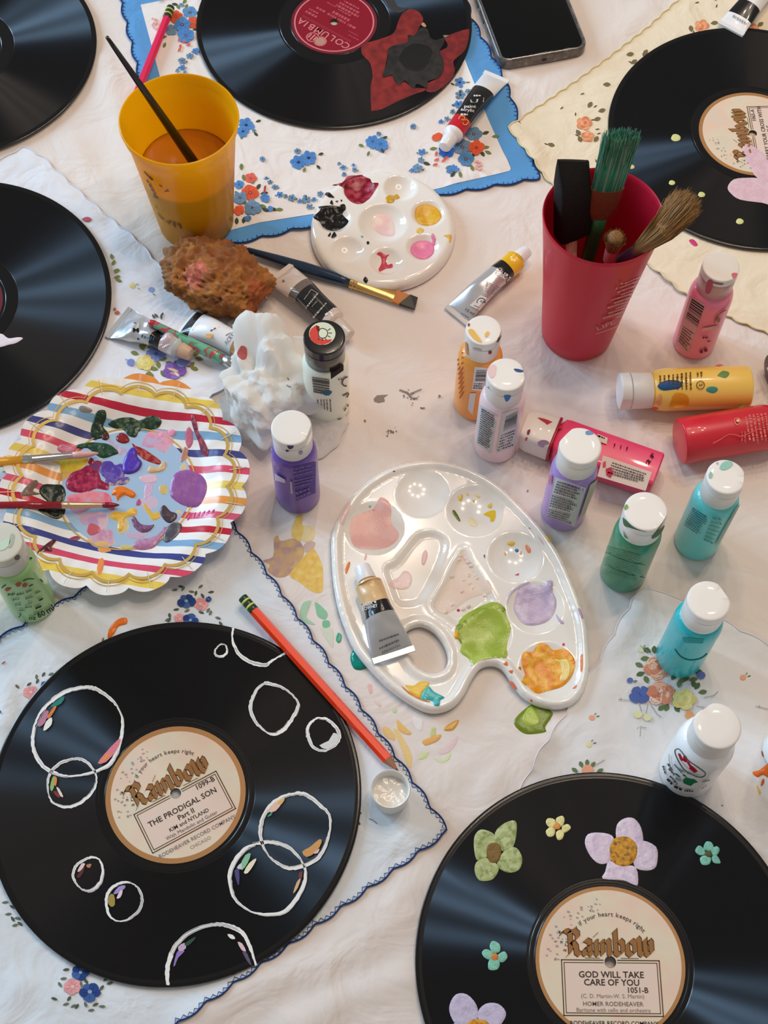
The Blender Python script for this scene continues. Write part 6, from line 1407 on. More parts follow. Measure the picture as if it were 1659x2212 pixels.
v, f = ringstrip(sc_in(.915, .068), sc_in(.922, .068), .0006); build('gold_line', v, f, GOLD, root)
v, f = ringstrip(lambda t: .0515, lambda t: .0526, .0005); build('gold_line', v, f, GOLD, root)
PLEAT = mat('foil_pleat', C(236, 222, 190), rough=.25, metal=.3)
for kx in range(NS):                         # embossed pleats between the scallops
    th = (math.pi*(2*kx+1)-2*PPH)/NS; v = []
    for r in (.079, .085, .0925):
        for s_ in (-1, 1): v.append((r*math.cos(th)-s_*.0003*math.sin(th), r*math.sin(th)+s_*.0003*math.cos(th), plz(r)+.0011))
    build('embossed_pleat', v, [(0, 1, 3, 2), (2, 3, 5, 4)], PLEAT, root)
cPL = crop(0, 780, .3376)
PD = lambda pts, c, th=.0012, sd=0, **k: blob('paint_dab', root, cPL(*pts), PLZ, th, c, k.pop('m', PAINT), seed=sd, **k)
DG, DG2 = C(32, 52, 36), C(54, 78, 52)
PD([(580, 440), (600, 370), (620, 320), (670, 312), (680, 360), (660, 420), (690, 460), (640, 500), (590, 490)], DG, sd=1, rough=.5, c2=[DG2]); PD([(690, 400), (760, 365), (840, 360), (890, 380), (940, 355), (1000, 350), (1035, 385), (1010, 430), (950, 440), (900, 440), (870, 490), (820, 480), (790, 440), (730, 430)], DG, sd=2, rough=.5, c2=[DG2, C(90, 110, 90)])
PD([(490, 540), (540, 525), (600, 520), (690, 530), (740, 560), (760, 590), (730, 605), (660, 625), (610, 600), (560, 560), (500, 565)], C(28, 62, 44), sd=3, rough=.5, c2=[C(50, 84, 60)]); PD([(655, 470), (690, 460), (700, 490), (680, 510), (650, 500)], C(90, 40, 30), sd=4)
PD([(740, 490), (770, 460), (810, 470), (830, 510), (800, 530), (755, 520)], C(140, 32, 36), sd=5, rough=.7); PD([(830, 510), (870, 540), (920, 560), (980, 600), (1030, 640), (1020, 665), (960, 650), (900, 620), (860, 570)], C(150, 36, 40), sd=6, rough=.7, c2=[C(190, 90, 80)])
PD([(945, 715), (960, 670), (1010, 680), (1040, 645), (1065, 650), (1060, 690), (1010, 715)], C(220, 184, 140), sd=7, rough=.6)
PD([(780, 680), (800, 610), (840, 555), (875, 565), (880, 610), (910, 650), (890, 700), (840, 725), (790, 720)], C(84, 56, 176), .002, sd=8, rough=.15); PD([(630, 690), (660, 645), (710, 640), (740, 665), (780, 655), (800, 730), (770, 770), (720, 790), (680, 760), (650, 730)], C(88, 66, 168), sd=9, rough=.4, c2=[C(120, 96, 180)])
PD([(420, 780), (450, 720), (520, 690), (560, 665), (600, 690), (640, 720), (650, 760), (700, 790), (690, 830), (620, 820), (560, 840), (480, 845), (430, 820)], C(168, 36, 78), sd=10, rough=.8, c2=[C(190, 60, 100), C(140, 24, 60)])
PD([(430, 860), (520, 840), (600, 830), (690, 840), (715, 880), (740, 950), (700, 960), (640, 920), (560, 960), (500, 990), (450, 960), (430, 910)], C(238, 140, 148), .0006, sd=11, rough=.5, c2=[C(232, 110, 130), C(214, 160, 176)], mixs=120)
PD([(715, 860), (730, 815), (780, 800), (830, 820), (870, 850), (850, 880), (800, 860), (765, 880), (750, 900), (740, 860)], C(240, 124, 34), .0018, sd=12, rough=.4)
PD([(695, 1000), (730, 960), (800, 965), (840, 940), (880, 950), (870, 990), (800, 1010), (800, 1050), (775, 1095), (750, 1080), (750, 1030)], C(234, 184, 66), .0012, sd=13, rough=.6, c2=[C(240, 200, 100)])
PD([(1085, 860), (1090, 780), (1120, 720), (1180, 695), (1240, 705), (1300, 740), (1325, 800), (1310, 870), (1270, 930), (1200, 935), (1140, 910)], C(150, 90, 156), .0016, sd=14, rough=.15, c2=[C(160, 100, 160)])
PD([(1020, 960), (1050, 920), (1090, 960), (1130, 975), (1130, 1010), (1090, 1040), (1050, 1020)], C(80, 62, 70), sd=15); PD([(1070, 1060), (1120, 1030), (1165, 1050), (1140, 1110), (1080, 1160), (1045, 1150), (1050, 1100)], C(84, 80, 90), sd=16, c2=[C(110, 110, 116)])
PD([(840, 1010), (860, 990), (900, 1040), (960, 1050), (990, 1045), (970, 1080), (920, 1105), (870, 1080), (850, 1050)], C(120, 80, 116), sd=17, rough=.6, c2=[C(150, 110, 140)]); PD([(845, 1180), (890, 1140), (960, 1130), (1020, 1100), (1050, 1060), (1070, 1070), (1030, 1140), (990, 1190), (930, 1210), (870, 1205)], C(180, 120, 158), sd=18, c2=[C(196, 146, 176)])
PD([(1220, 360), (1240, 340), (1260, 400), (1270, 450), (1300, 500), (1330, 560), (1330, 610), (1290, 590), (1270, 520), (1240, 440)], C(130, 56, 76), sd=19, rough=.5, c2=[C(180, 70, 90)]); PD([(1185, 470), (1205, 420), (1230, 450), (1235, 520), (1210, 560), (1190, 530)], C(204, 110, 130), .0005, sd=20)
PD([(1160, 600), (1180, 550), (1205, 570), (1190, 630), (1155, 650)], C(190, 130, 110), .0005, sd=21); PD([(900, 540), (940, 470), (1010, 470), (1080, 440), (1120, 460), (1090, 500), (1060, 600), (1010, 560), (950, 560)], C(222, 150, 176), .0004, sd=22, c2=[C(200, 180, 210), C(230, 170, 190)], mixs=110)
PD([(890, 750), (920, 730), (1000, 730), (1000, 775), (930, 785)], C(232, 190, 206), .0005, sd=23); PD([(930, 790), (980, 790), (970, 850), (930, 890), (920, 870)], C(216, 180, 210), .0005, sd=24); PD([(865, 910), (890, 880), (910, 910), (880, 930)], C(186, 90, 130), .0005, sd=25)
PD([(1020, 800), (1060, 790), (1080, 830), (1050, 860), (1020, 840)], C(214, 190, 120), .0005, sd=26); PD([(910, 920), (930, 910), (980, 970), (1010, 960), (1030, 1000), (980, 1025), (950, 990)], C(230, 186, 80), .0007, sd=27)
PD([(390, 640), (440, 620), (560, 610), (550, 670), (480, 710), (400, 720), (385, 680)], C(222, 200, 70), .0006, sd=28, c2=[C(232, 170, 60)]); PD([(365, 560), (390, 530), (440, 540), (480, 560), (450, 590), (390, 585)], C(206, 120, 150), .0005, sd=29)
PD([(250, 830), (280, 790), (350, 790), (400, 795), (425, 850), (410, 910), (420, 960), (380, 1010), (320, 1000), (250, 960), (240, 920), (300, 900), (270, 870)], C(30, 40, 32), .0012, sd=30, rough=.7, c2=[C(46, 70, 50), C(20, 26, 22)]); PD([(130, 860), (180, 790), (230, 760), (245, 790), (210, 830), (260, 850), (200, 860)], C(128, 104, 90), .0006, sd=31, rough=.8)
PD([(550, 1080), (580, 1035), (640, 1060), (640, 1100), (580, 1120)], C(206, 100, 110), .0006, sd=32); PD([(600, 1130), (640, 1080), (720, 1080), (720, 1150), (650, 1160)], C(206, 150, 180), .0004, sd=33, c2=[C(226, 170, 190)]); PD([(600, 1160), (680, 1150), (690, 1180), (620, 1190)], C(230, 190, 110), .0004, sd=34)
PD([(440, 1140), (480, 1120), (520, 1125), (490, 1150)], C(150, 70, 90), .0005, sd=35); PD([(620, 1340), (630, 1280), (655, 1260), (668, 1290), (650, 1350), (630, 1370)], C(240, 150, 80), .0003, sd=36); PD([(625, 1200), (690, 1195), (710, 1215), (650, 1225)], C(240, 160, 90), .0003, sd=37)
PD([(235, 1225), (270, 1190), (340, 1140), (360, 1150), (330, 1190), (330, 1220), (270, 1215), (250, 1240)], C(84, 34, 40), .0012, sd=38, rough=.9, c2=[C(120, 64, 66)])
for i in range(6): PD([(1195+i*30, 1020-i*8), (1210+i*30, 985-i*6), (1225+i*30, 970-i*4), (1215+i*30, 1010-i*8)], C(206, 50, 110), .0003, sd=39)
PD([(505, 300), (530, 285), (590, 310), (570, 330), (525, 325)], C(140, 130, 126), .0003, sd=50); PD([(560, 650), (580, 615), (605, 640), (590, 670)], C(150, 36, 46), .0006, sd=51); PD([(430, 560), (450, 610), (550, 640), (640, 620), (690, 640), (640, 650), (520, 660)], C(214, 206, 150), .0002, sd=52)
PD([(760, 1180), (820, 1175), (860, 1190), (800, 1205)], C(214, 200, 130), .0003, sd=53); PD([(1120, 960), (1150, 950), (1170, 970), (1145, 985)], C(226, 200, 160), .0003, sd=54); PD([(1150, 680), (1180, 650), (1200, 670), (1180, 710), (1150, 700)], C(220, 200, 160), .0004, sd=55)

PD([(500, 1000), (560, 960), (640, 960), (700, 980), (690, 1060), (640, 1090), (560, 1060), (520, 1050)], C(206, 170, 196), .0003, sd=60, c2=[C(226, 190, 200), C(190, 160, 200)], mixs=90); PD([(880, 900), (960, 860), (1010, 880), (1010, 940), (940, 960)], C(214, 190, 210), .0003, sd=61)
PD([(700, 490), (760, 540), (820, 560), (800, 610), (740, 600), (690, 540)], C(190, 176, 200), .0003, sd=62, c2=[C(214, 190, 206)]); PD([(930, 470), (1000, 440), (1080, 460), (1110, 520), (1060, 590), (1000, 570), (950, 530)], C(226, 170, 190), .0004, sd=63, c2=[C(200, 186, 210), C(236, 150, 176)], mixs=100)
PD([(560, 1130), (640, 1110), (720, 1130), (740, 1170), (660, 1200), (590, 1180)], C(214, 170, 190), .0003, sd=64, c2=[C(230, 190, 150)]); PD([(800, 1100), (880, 1090), (960, 1100), (900, 1140), (830, 1140)], C(206, 180, 206), .0003, sd=65)
PD([(760, 1010), (810, 1000), (830, 1060), (790, 1110), (750, 1090)], C(222, 196, 140), .0004, sd=66); PD([(400, 700), (470, 690), (450, 740), (410, 760)], C(226, 180, 110), .0004, sd=67); PD([(1075, 445), (1105, 435), (1125, 455), (1105, 485), (1078, 478)], C(236, 160, 190), .0009, sd=68); PD([(1015, 465), (1040, 455), (1050, 480), (1025, 490)], C(238, 170, 196), .0008, sd=69)
PD([(540, 700), (600, 640), (650, 640), (660, 690), (600, 740)], C(150, 60, 110), .0005, sd=70, c2=[C(120, 70, 130)]); PD([(670, 760), (740, 750), (830, 740), (810, 790), (730, 800), (690, 795)], C(110, 86, 160), .0006, sd=71, c2=[C(206, 180, 150)])
# ---------------------------------------------------------------- paint tubes
SILV = mat('tube_foil', C(206, 206, 208), rough=.26, metal=.5, spec=.8)
TUBW = plastic('tube_white', C(240, 238, 238), .28, .3)
TUBB = plastic('tube_black', C(20, 18, 18), .22, .4)
def ptube(label, pcrimp, pcap, zc, zs_, wid, Rb, rc, lc, bands, capm=TUBW, crush=0.0, seed=0, group='small tubes of artist paint', shoulder=None, curve=.62):
    """bands: [(s0,s1,material,name)] as fractions of the body from the crimp; zc/zs_ heights the crimp and the shoulder rest on"""
    a = U(*pcrimp, zc); b = U(*pcap, zs_+Rb); L = math.hypot(b.x-a.x, b.y-a.y); X = Vector((b.x-a.x, b.y-a.y, 0)).normalized(); Y = Vector((0, 0, 1)).cross(X)
    M = Matrix((X, Y, Vector((0, 0, 1)))).transposed().to_4x4(); M.translation = Vector((a.x, a.y, 0))
    root = thing('paint_tube', label, 'paint tube', M=M, group=group)
    Lb = L-lc-.004
    def sec(t):
        k = min(1, t/curve); q = math.sin(k*math.pi/2)
        bb = .0005+(Rb-.0005)*q**.9; aa = wid+(Rb-wid)*k**1.2
        rest = zc+(zs_-zc)*t
        return aa, bb, rest+bb
    def pt(t, ang, off=0.0):
        aa, bb, zz = sec(t); c_, s_ = math.cos(ang), math.sin(ang)
        n = crush*noise.noise(Vector((t*5, c_*1.3+seed, s_*1.3)))*Rb*min(1, t*3)
        if crush: n -= crush*.6*Rb*max(0, s_)*abs(math.sin(t*9+seed))*min(1, t*2)
        return Vector((t*Lb, (aa+off)*c_, max(zc*0+.0002, zz+(bb+off)*s_+n*(1 if s_ > 0 else .15))))
    NB, n = 30, 36
    for s0, s1, m, nm in bands:
        v, f = [], []
        k = max(2, int((s1-s0)*NB)+1)
        for i in range(k+1):
            t = s0+(s1-s0)*i/k; v += [pt(t, 2*math.pi*j/n) for j in range(n)]
        for i in range(k):
            for j in range(n): f.append((i*n+j, i*n+(j+1) % n, (i+1)*n+(j+1) % n, (i+1)*n+j))
        if s0 == 0: f.append(tuple(range(n-1, -1, -1)))
        f = [tuple(reversed(q)) for q in f]
        autosmooth(build(nm, v, f, m, root), 60)
    # folded crimp
    aa, bb, zz = sec(0)
    w = wid; v = [(x, y, z) for x in (-.0035, .0008) for y in (-w-.0004, w+.0004) for z in (zz-.0009, zz+.0011)]
    build('crimp', v, [(0, 1, 3, 2), (4, 6, 7, 5), (0, 4, 5, 1), (2, 3, 7, 6), (0, 2, 6, 4), (1, 5, 7, 3)], bands[0][2], root, smooth=False)
    # shoulder and cap
    zz = sec(1)[2]
    def ringx(prof, nm, m):
        v, f = lathe([(r, x) for x, r in prof], 28)
        v = [Vector((p[2], p[0], p[1]+zz)) for p in v]
        return autosmooth(build(nm, v, f, m, root), 40)
    ringx([(Lb, Rb), (Lb+.0012, Rb*.97), (Lb+.0035, rc*.9), (Lb+.0045, rc*.85)], 'shoulder', shoulder or bands[-1][2])
    ringx([(Lb+.0038, rc*1.05), (Lb+.0045, rc*1.08), (L-.0015, rc*.9), (L-.0004, rc*.8), (L, rc*.55)], 'cap', capm)
    inv = M.inverted()
    def zf(x, y):
        p = inv @ Vector((x, y, 0)); t = min(max(p.x/Lb, 0), 1); aa, bb, z_ = sec(t); q = min(abs(p.y)/aa, .98)
        ang = math.acos(max(-1, min(1, p.y/aa))) if abs(p.y) < aa else 0.2
        return pt(t, ang).z+.0001
    return root, zf
# (1) black and red banded tube beside the blue bordered handkerchief edge
cU = crop(930, 150, .1085)
root, zf = ptube('white paint tube with black and red bands lying on the blue bordered handkerchief', (1070, 170), (959, 319), .0025, .0022, .0118, .0088, .0062, .0125, [(0, .30, TUBW, 'tube_body'), (.30, .80, TUBB, 'brand_band'), (.80, .97, plastic('tube_red', C(206, 20, 44), .25), 'colour_band'), (.97, 1, TUBW, 'tube_neck')], seed=1)
k = Ink(zf, .0002); WT = C(236, 232, 230)
k.fit('paint', cU((690, 775))[0], cU((905, 720))[0], 7, WT, .02) if False else None
k.fit('acrylic', cU((600, 815))[0], cU((870, 850))[0], 6.5, WT, .015); k.fit('paint', cU((670, 760))[0], cU((905, 765))[0], 6.5, WT, .015)
k.px(cU((790, 600), (955, 590), (930, 655), (800, 655)), C(206, 220, 232)); k.strip(cU((830, 610), (840, 640), (870, 615), (900, 645)), 1.4, C(40, 60, 90)); k.scribble(cU((860, 520))[0], cU((1010, 520))[0], 4, WT, 3); k.scribble(cU((1060, 560))[0], cU((1050, 650))[0], 2, WT, 4)
k.strip(smoothline(cU((560, 990), (580, 940), (640, 920), (680, 960), (650, 1010), (620, 990)), 3), 1.8, C(226, 180, 80)); k.strip(smoothline(cU((640, 1050), (660, 1100), (720, 1090), (755, 1040), (720, 1000), (680, 1010)), 3), 1.8, C(226, 180, 80)); k.scribble(cU((600, 890))[0], cU((740, 900))[0], 4, WT, 5)
k.part('tube_print', root)
# (2) white tube with magenta stripes at the top right
cTR = crop(1500, 0, .09584)
MAG = plastic('tube_magenta', C(206, 84, 134), .3)
root, zf = ptube('white paint tube with black band and magenta stripes overlapping the pink petal painted record', (1581, 61), (1735, -118), .0052, .004, .0128, .0092, .006, .012, [(0, .11, TUBW, 'tube_body'), (.11, .25, TUBB, 'brand_band'), (.25, .42, TUBW, 'tube_body'), (.42, .52, MAG, 'colour_band'), (.52, .66, TUBW, 'tube_body'), (.66, .74, MAG, 'colour_band'), (.74, 1, TUBW, 'tube_body')], seed=2)
k = Ink(zf, .0002); k.scribble(cTR((870, 350))[0], cTR((1180, 530))[0], 5, C(170, 166, 160), 2, .35, (.5, .9)); k.part('tube_print', root)
# (3) yellow tube
cDR = crop(950, 520, .13261)
YB = plastic('tube_yellow', C(240, 190, 16), .2, .5)
root, zf = ptube('silver paint tube with yellow and black bands standing out beside the orange bottle', (990, 680), (1140, 541), .0012, .0006, .0118, .0094, .0058, .0115, [(0, .68, SILV, 'tube_body'), (.68, .83, TUBB, 'brand_band'), (.83, 1, YB, 'colour_band')], seed=3, crush=.12)
root['label'] = 'silver paint tube with yellow and black bands lying behind the orange bottle'
k = Ink(zf, .0002)
k.fit('DALER', cDR((905, 480))[0], cDR((1105, 600))[0], 6.5, WT, .02); k.fit('ROWNEY', cDR((890, 540))[0], cDR((1120, 670))[0], 6.2, WT, .02); k.dot(*cDR((1140, 600))[0], 2.6, WT)
gq = cDR((665, 885), (815, 950), (650, 1135), (485, 1055)); gpanel(k, gq, C(226, 224, 222), 3, 3)
cc = cDR((675, 995))[0]; k.strip([(cc[0]+9.2*math.cos(t*.52), cc[1]+8*math.sin(t*.52)) for t in range(12)], 2, C(80, 76, 76), True); k.fit('AP', cDR((645, 1005))[0], cDR((720, 1030))[0], 6, C(70, 66, 66), .02); k.scribble(cDR((560, 1055))[0], cDR((650, 1090))[0], 3, DK2, 4)
for i in range(5): k.scribble(cDR((740+i*5, 800-i*34))[0], cDR((905+i*26, 895-i*28))[0], 2, C(130, 128, 130), 10+i)
k.fit('12 ml', cDR((410, 1130))[0], cDR((550, 1215))[0], 5.5, C(84, 80, 80), .02); k.scribble(cDR((345, 1180))[0], cDR((470, 1255))[0], 3.4, C(120, 116, 116), 7)
k.part('tube_print', root)
# (4) clear tube with black paint
cBK = crop(570, 560, .12055)
CLR = plastic('tube_clear', C(226, 212, 204), .12, .6)
GRY = plastic('tube_smoke', C(120, 110, 104), .15, .5)
root, zf = ptube('clear plastic tube of black paint pinched at one end lying across the blue brush', (606, 596), (757, 726), .0075, .0006, .0136, .0100, .0062, .016, [(0, .36, CLR, 'tube_body'), (.36, .48, GRY, 'thin_paint'), (.48, .94, plastic('tube_blackpaint', C(34, 32, 34), .15, .5), 'black_paint'), (.94, 1, CLR, 'tube_neck')], capm=plastic('clear_cap', C(216, 206, 198), .2, .4), seed=4, crush=.06)
root['label'] = 'clear plastic tube of black paint lying between the sponge and black capped bottle'
k = Ink(zf, .0002); GT = C(186, 182, 176)
k.scribble(cBK((750, 880))[0], cBK((970, 600))[0], 4.4, GT, 3); k.scribble(cBK((860, 850))[0], cBK((960, 740))[0], 3, C(140, 138, 136), 4); k.scribble(cBK((880, 1050))[0], cBK((1130, 770))[0], 4, GT, 5); k.scribble(cBK((1100, 1000))[0], cBK((1260, 880))[0], 5, WT, 6)
k.strip(cBK((590, 700), (770, 880)), 1.2, GT); k.strip(cBK((720, 720), (850, 540)), 1.2, GT); k.strip(cBK((850, 540), (960, 610)), 1.2, GT)
k.dot(*cBK((350, 385))[0], 3, C(150, 130, 120)); k.part('tube_print', root)
# (5) crumpled silver tube
cSV = crop(230, 640, .16275)
root, zf = ptube('crumpled silver paint tube with black band and grubby cap on the white handkerchief', (260, 700), (413, 766), .0016, .0022, .0160, .0086, .0062, .0095, [(0, .62, SILV, 'tube_body'), (.62, .78, TUBB, 'brand_band'), (.78, .93, plastic('tube_mauve', C(214, 186, 188), .25), 'colour_band'), (.93, 1, plastic('tube_neck_grey', C(206, 208, 210), .3), 'tube_neck')], capm=plastic('grubby_cap', C(214, 176, 148), .45), seed=5, crush=.5)
k = Ink(zf, .0003); cc = cSV((340, 385))[0]
k.px([(cc[0]+16*math.cos(t*.45), cc[1]+16*math.sin(t*.45)) for t in range(14)], C(206, 200, 192)); k.fit('M', cSV((350, 475))[0], cSV((430, 475))[0], 9, C(30, 28, 28), .03); k.strip(cSV((360, 350), (390, 350)), 2.4, C(110, 100, 96))
k.fit('75', cSV((460, 560))[0], cSV((560, 575))[0], 10, C(50, 110, 140), .01) if False else k.scribble(cSV((465, 525))[0], cSV((640, 570))[0], 8, C(40, 96, 120), 3, .4, (.3, .6))
k.scribble(cSV((700, 650))[0], cSV((840, 590))[0], 5, WT, 4, .3, (.4, .8)); k.scribble(cSV((740, 680))[0], cSV((850, 620))[0], 4, WT, 5, .3, (.4, .8)); k.dot(*cSV((420, 565))[0], 2.4, C(60, 60, 60)); k.part('tube_print', root)
# (6) white tube with tan stripe
root, zf = ptube('white paint tube with black band and tan swatch running under the crumpled tissue', (399, 697), (560, 770), .0016, .001, .0130, .0098, .006, .012, [(0, .07, TUBW, 'tube_body'), (.07, .22, TUBB, 'brand_band'), (.22, .9, TUBW, 'tube_body'), (.9, 1, plastic('tube_tan', C(206, 150, 92), .3), 'colour_band')], seed=6)
k = Ink(zf, .0002); k.px(cSV((1400, 370), (1500, 410), (1380, 560), (1310, 540)), C(226, 166, 96)); k.scribble(cSV((1380, 460))[0], cSV((1450, 420))[0], 3, C(120, 80, 40), 2); k.scribble(cSV((1130, 440))[0], cSV((1260, 290))[0], 6, WT, 3, .3, (.4, .8))
k.fit('ACRYLIC', cSV((1610, 720))[0], cSV((1720, 480))[0], 8, C(120, 116, 120), 0) if False else k.fit('ACRYLIC', cSV((1600, 650))[0], cSV((1760, 440))[0], 9, C(110, 106, 108), 0); k.scribble(cSV((1585, 520))[0], cSV((1650, 480))[0], 3, C(110, 106, 108), 9); k.part('tube_print', root)
# (7) white tube with crimson stripes
root, zf = ptube('white paint tube with crimson stripes running behind the crumpled tissue', (525, 686), (668, 812), .0012, .0006, .0132, .0098, .006, .012, [(0, .12, TUBW, 'tube_body'), (.12, .25, TUBB, 'brand_band'), (.25, .66, TUBW, 'tube_body'), (.66, .71, plastic('tube_crimson', C(140, 22, 40), .3), 'colour_stripe'), (.71, .75, TUBW, 'tube_body'), (.75, .82, plastic('tube_crimson', C(140, 22, 40), .3), 'colour_band'), (.82, .90, TUBW, 'tube_body'), (.90, 1, plastic('tube_crimson', C(140, 22, 40), .3), 'colour_band')], seed=7)
k = Ink(zf, .0002); k.px(cQ((485, 240), (545, 210), (570, 190), (580, 225), (635, 230), (590, 290), (530, 330), (500, 280)), C(160, 28, 40)); k.fit('ACR', cQ((690, 440))[0], cQ((790, 350))[0], 9, C(84, 80, 80), .01); k.scribble(cQ((720, 460))[0], cQ((800, 430))[0], 5, C(60, 56, 56), 3); k.strip(smoothline(cQ((430, 360), (520, 355), (650, 385)), 3), 1.6, C(160, 90, 80)); k.dot(*cQ((660, 385))[0], 2.6, DK)
k.fit('CRIMSON', cQ((828, 615))[0], cQ((945, 520))[0], 5.5, C(110, 60, 64), .01); k.part('tube_print', root)
# (8) tube on the oval palette
cBE = crop(500, 1100, .3014)
BEI = plastic('tube_beige', C(226, 186, 134), .3)
root, zf = ptube('silver paint tube with beige and black bands resting on the oval palette', (849, 1412), (781, 1222), .0098, .0072, .0152, .0100, .0066, .0125, [(0, .50, SILV, 'tube_body'), (.50, .68, TUBB, 'brand_band'), (.68, 1, BEI, 'colour_band')], seed=8, crush=.2)
k = Ink(zf, .0002)
k.fit('DALER', cBE((935, 700))[0], cBE((1015, 680))[0], 7, WT, .02); k.fit('ROWNEY', cBE((942, 728))[0], cBE((1050, 698))[0], 7, WT, .02); k.dot(*cBE((1030, 665))[0], 2.6, WT)
k.scribble(cBE((1060, 945))[0], cBE((1200, 895))[0], 4, C(96, 100, 110), 3); k.scribble(cBE((1060, 1000))[0], cBE((1200, 940))[0], 4, C(96, 100, 110), 4); k.scribble(cBE((1080, 1030))[0], cBE((1210, 975))[0], 3, C(120, 124, 130), 5); k.part('tube_print', root)

# ---------------------------------------------------------------- brushes and pencils
def axis_frame(a, b, up=Vector((0, 0, 1))):
    X = (b-a).normalized(); Y = up.cross(X)
    if Y.length < 1e-4: Y = Vector((1, 0, 0)).cross(X)
    Y.normalize(); Z = X.cross(Y); M = Matrix((X, Y, Z)).transposed().to_4x4(); M.translation = a; return M
def xlathe(prof, n=20, flat=None, cap=True):
    """profile [(x, r)] about local X; flat(x)->(ky,kz)"""
    v, f = [], []
    for x, r in prof:
        ky, kz = flat(x) if flat else (1, 1)
        for i in range(n): t = 2*math.pi*i/n; v.append((x, r*ky*math.cos(t), r*kz*math.sin(t)))
    for j in range(len(prof)-1):
        for i in range(n): f.append((j*n+i, j*n+(i+1) % n, (j+1)*n+(i+1) % n, (j+1)*n+i))
    if cap: f.append(tuple(range(n-1, -1, -1))); f.append(tuple(range((len(prof)-1)*n, len(prof)*n)))
    return v, [tuple(reversed(q)) for q in f] if False else f
def hairs(x0, L, wy, wz, n, spread, seed, r=.00022, col_f=None, bend=0.0, tipround=.0):
    rnd = random.Random(seed); v, f, c = [], [], []
    for i in range(n):
        while True:
            u, w = rnd.uniform(-1, 1), rnd.uniform(-1, 1)
            if u*u+w*w <= 1: break
        l = L*rnd.uniform(.86, 1.02)*(1-tipround*(u*u+w*w))
        p0 = Vector((x0, u*wy*.95, w*wz*.95)); p1 = Vector((x0+l*.55, u*wy*(1+spread*.45)+bend*l*.3, w*wz*(1+spread*.45))); p2 = Vector((x0+l, u*wy*(1+spread)+bend*l+rnd.gauss(0, .0007), w*wz*(1+spread)+rnd.gauss(0, .0007)))
        vv, ff = tube([p0, p1, p2], [r, r, r*.4], 3, False)
        o = len(v); v += vv; f += [tuple(q+o for q in a) for a in ff]; cc = col_f(u, w, rnd) if col_f else C(150, 110, 60); c += [cc]*len(ff)
    return v, f, c
HAIR = mat('brush_hair', attr=True, rough=.6, spec=.3)
FERG = mat('ferrule_brass', C(214, 176, 112), rough=.28, metal=.85); FERS = mat('ferrule_steel', C(200, 200, 200), rough=.2, metal=.9)
# blue handled brush
a, b = U(527, 538, .006), U(900, 656, .0035)
M = axis_frame(a, b); L = (b-a).length
root = thing('paint_brush', 'navy handled flat brush with brass ferrule and black loaded tip lying by the round palette', 'brush', M=M, group='loose paint brushes')
tf = lambda px: (Vector(U(px, 0, 0)).x-a.x)/(b.x-a.x)*L
x1, x2 = L*.628, L*.875
v, f = xlathe([(0, .0012), (.004, .0026), (L*.2, .0042), (L*.35, .0052), (L*.5, .0050), (L*.57, .0042), (x1, .0042)]); build('handle', v, f, plastic('navy_handle', C(16, 44, 72), .18, .6), root)
v, f = xlathe([(x1-.001, .0046), (x1+.002, .0048), (x1+.0025, .0044), (x1+.005, .0047), (x1+.0055, .0044), (x2-.006, .0046), (x2, .0048)], flat=lambda x: (1.0+.25*max(0, (x-x1)/(x2-x1)), 1-.55*max(0, (x-x1)/(x2-x1)))); autosmooth(build('ferrule', v, f, FERG, root), 30)
v = [(x2, -.0056, -.0018), (x2, .0056, -.0018), (x2, .0056, .0018), (x2, -.0056, .0018), (L-.001, -.0058, -.0009), (L-.008, .0058, -.0010), (L-.008, .0058, .0010), (L-.001, -.0058, .0009)]
bq = [(0, 3, 2, 1), (4, 5, 6, 7), (0, 1, 5, 4), (2, 3, 7, 6), (1, 2, 6, 5), (0, 4, 7, 3)]
xm = x2+(L-x2)*.42
def bris(xa, ya, xb, yb, m, nm):
    v = [(xa, -.0057, -.0017), (ya, .0057, -.0017), (ya, .0057, .0017), (xa, -.0057, .0017), (xb, -.0058, -.0008), (yb, .0058, -.0008), (yb, .0058, .0008), (xb, -.0058, .0008)]
    build(nm, v, bq, m, root, smooth=False)
bris(x2-.0005, x2-.0005, x2+.006, x2+.0115, mat('amber_bristle', C(196, 116, 40), rough=.4), 'bristles')
bris(x2+.006, x2+.0115, L+.0005, L-.001, mat('black_bristle', C(22, 16, 12), rough=.3), 'loaded_tip')
# brush with black handle in the yellow cup
P1 = U(231, 80, .21); P0 = U(415, 345, .08); P0 = P0+(P1-P0)*((.040-.08)/(P1.z-P0.z))
M = axis_frame(P0, P1); L = (P1-P0).length
root = thing('paint_brush', 'slim black handled brush standing in the yellow cup of rinse water', 'brush', M=M)
v, f = xlathe([(0, .0040), (.02, .0042), (L*.25, .0041), (L*.6, .0030), (L*.95, .0017), (L, .0013)]); build('handle', v, f, plastic('black_handle', C(18, 16, 16), .25, .4), root)
v, f = xlathe([(-.022, .0036), (.001, .0040)]); build('ferrule', v, f, FERS, root)
v, f = xlathe([(-.034, .0010), (-.028, .0030), (-.021, .0034)]); build('bristles', v, f, mat('black_bristle', C(22, 16, 12), rough=.3), root)
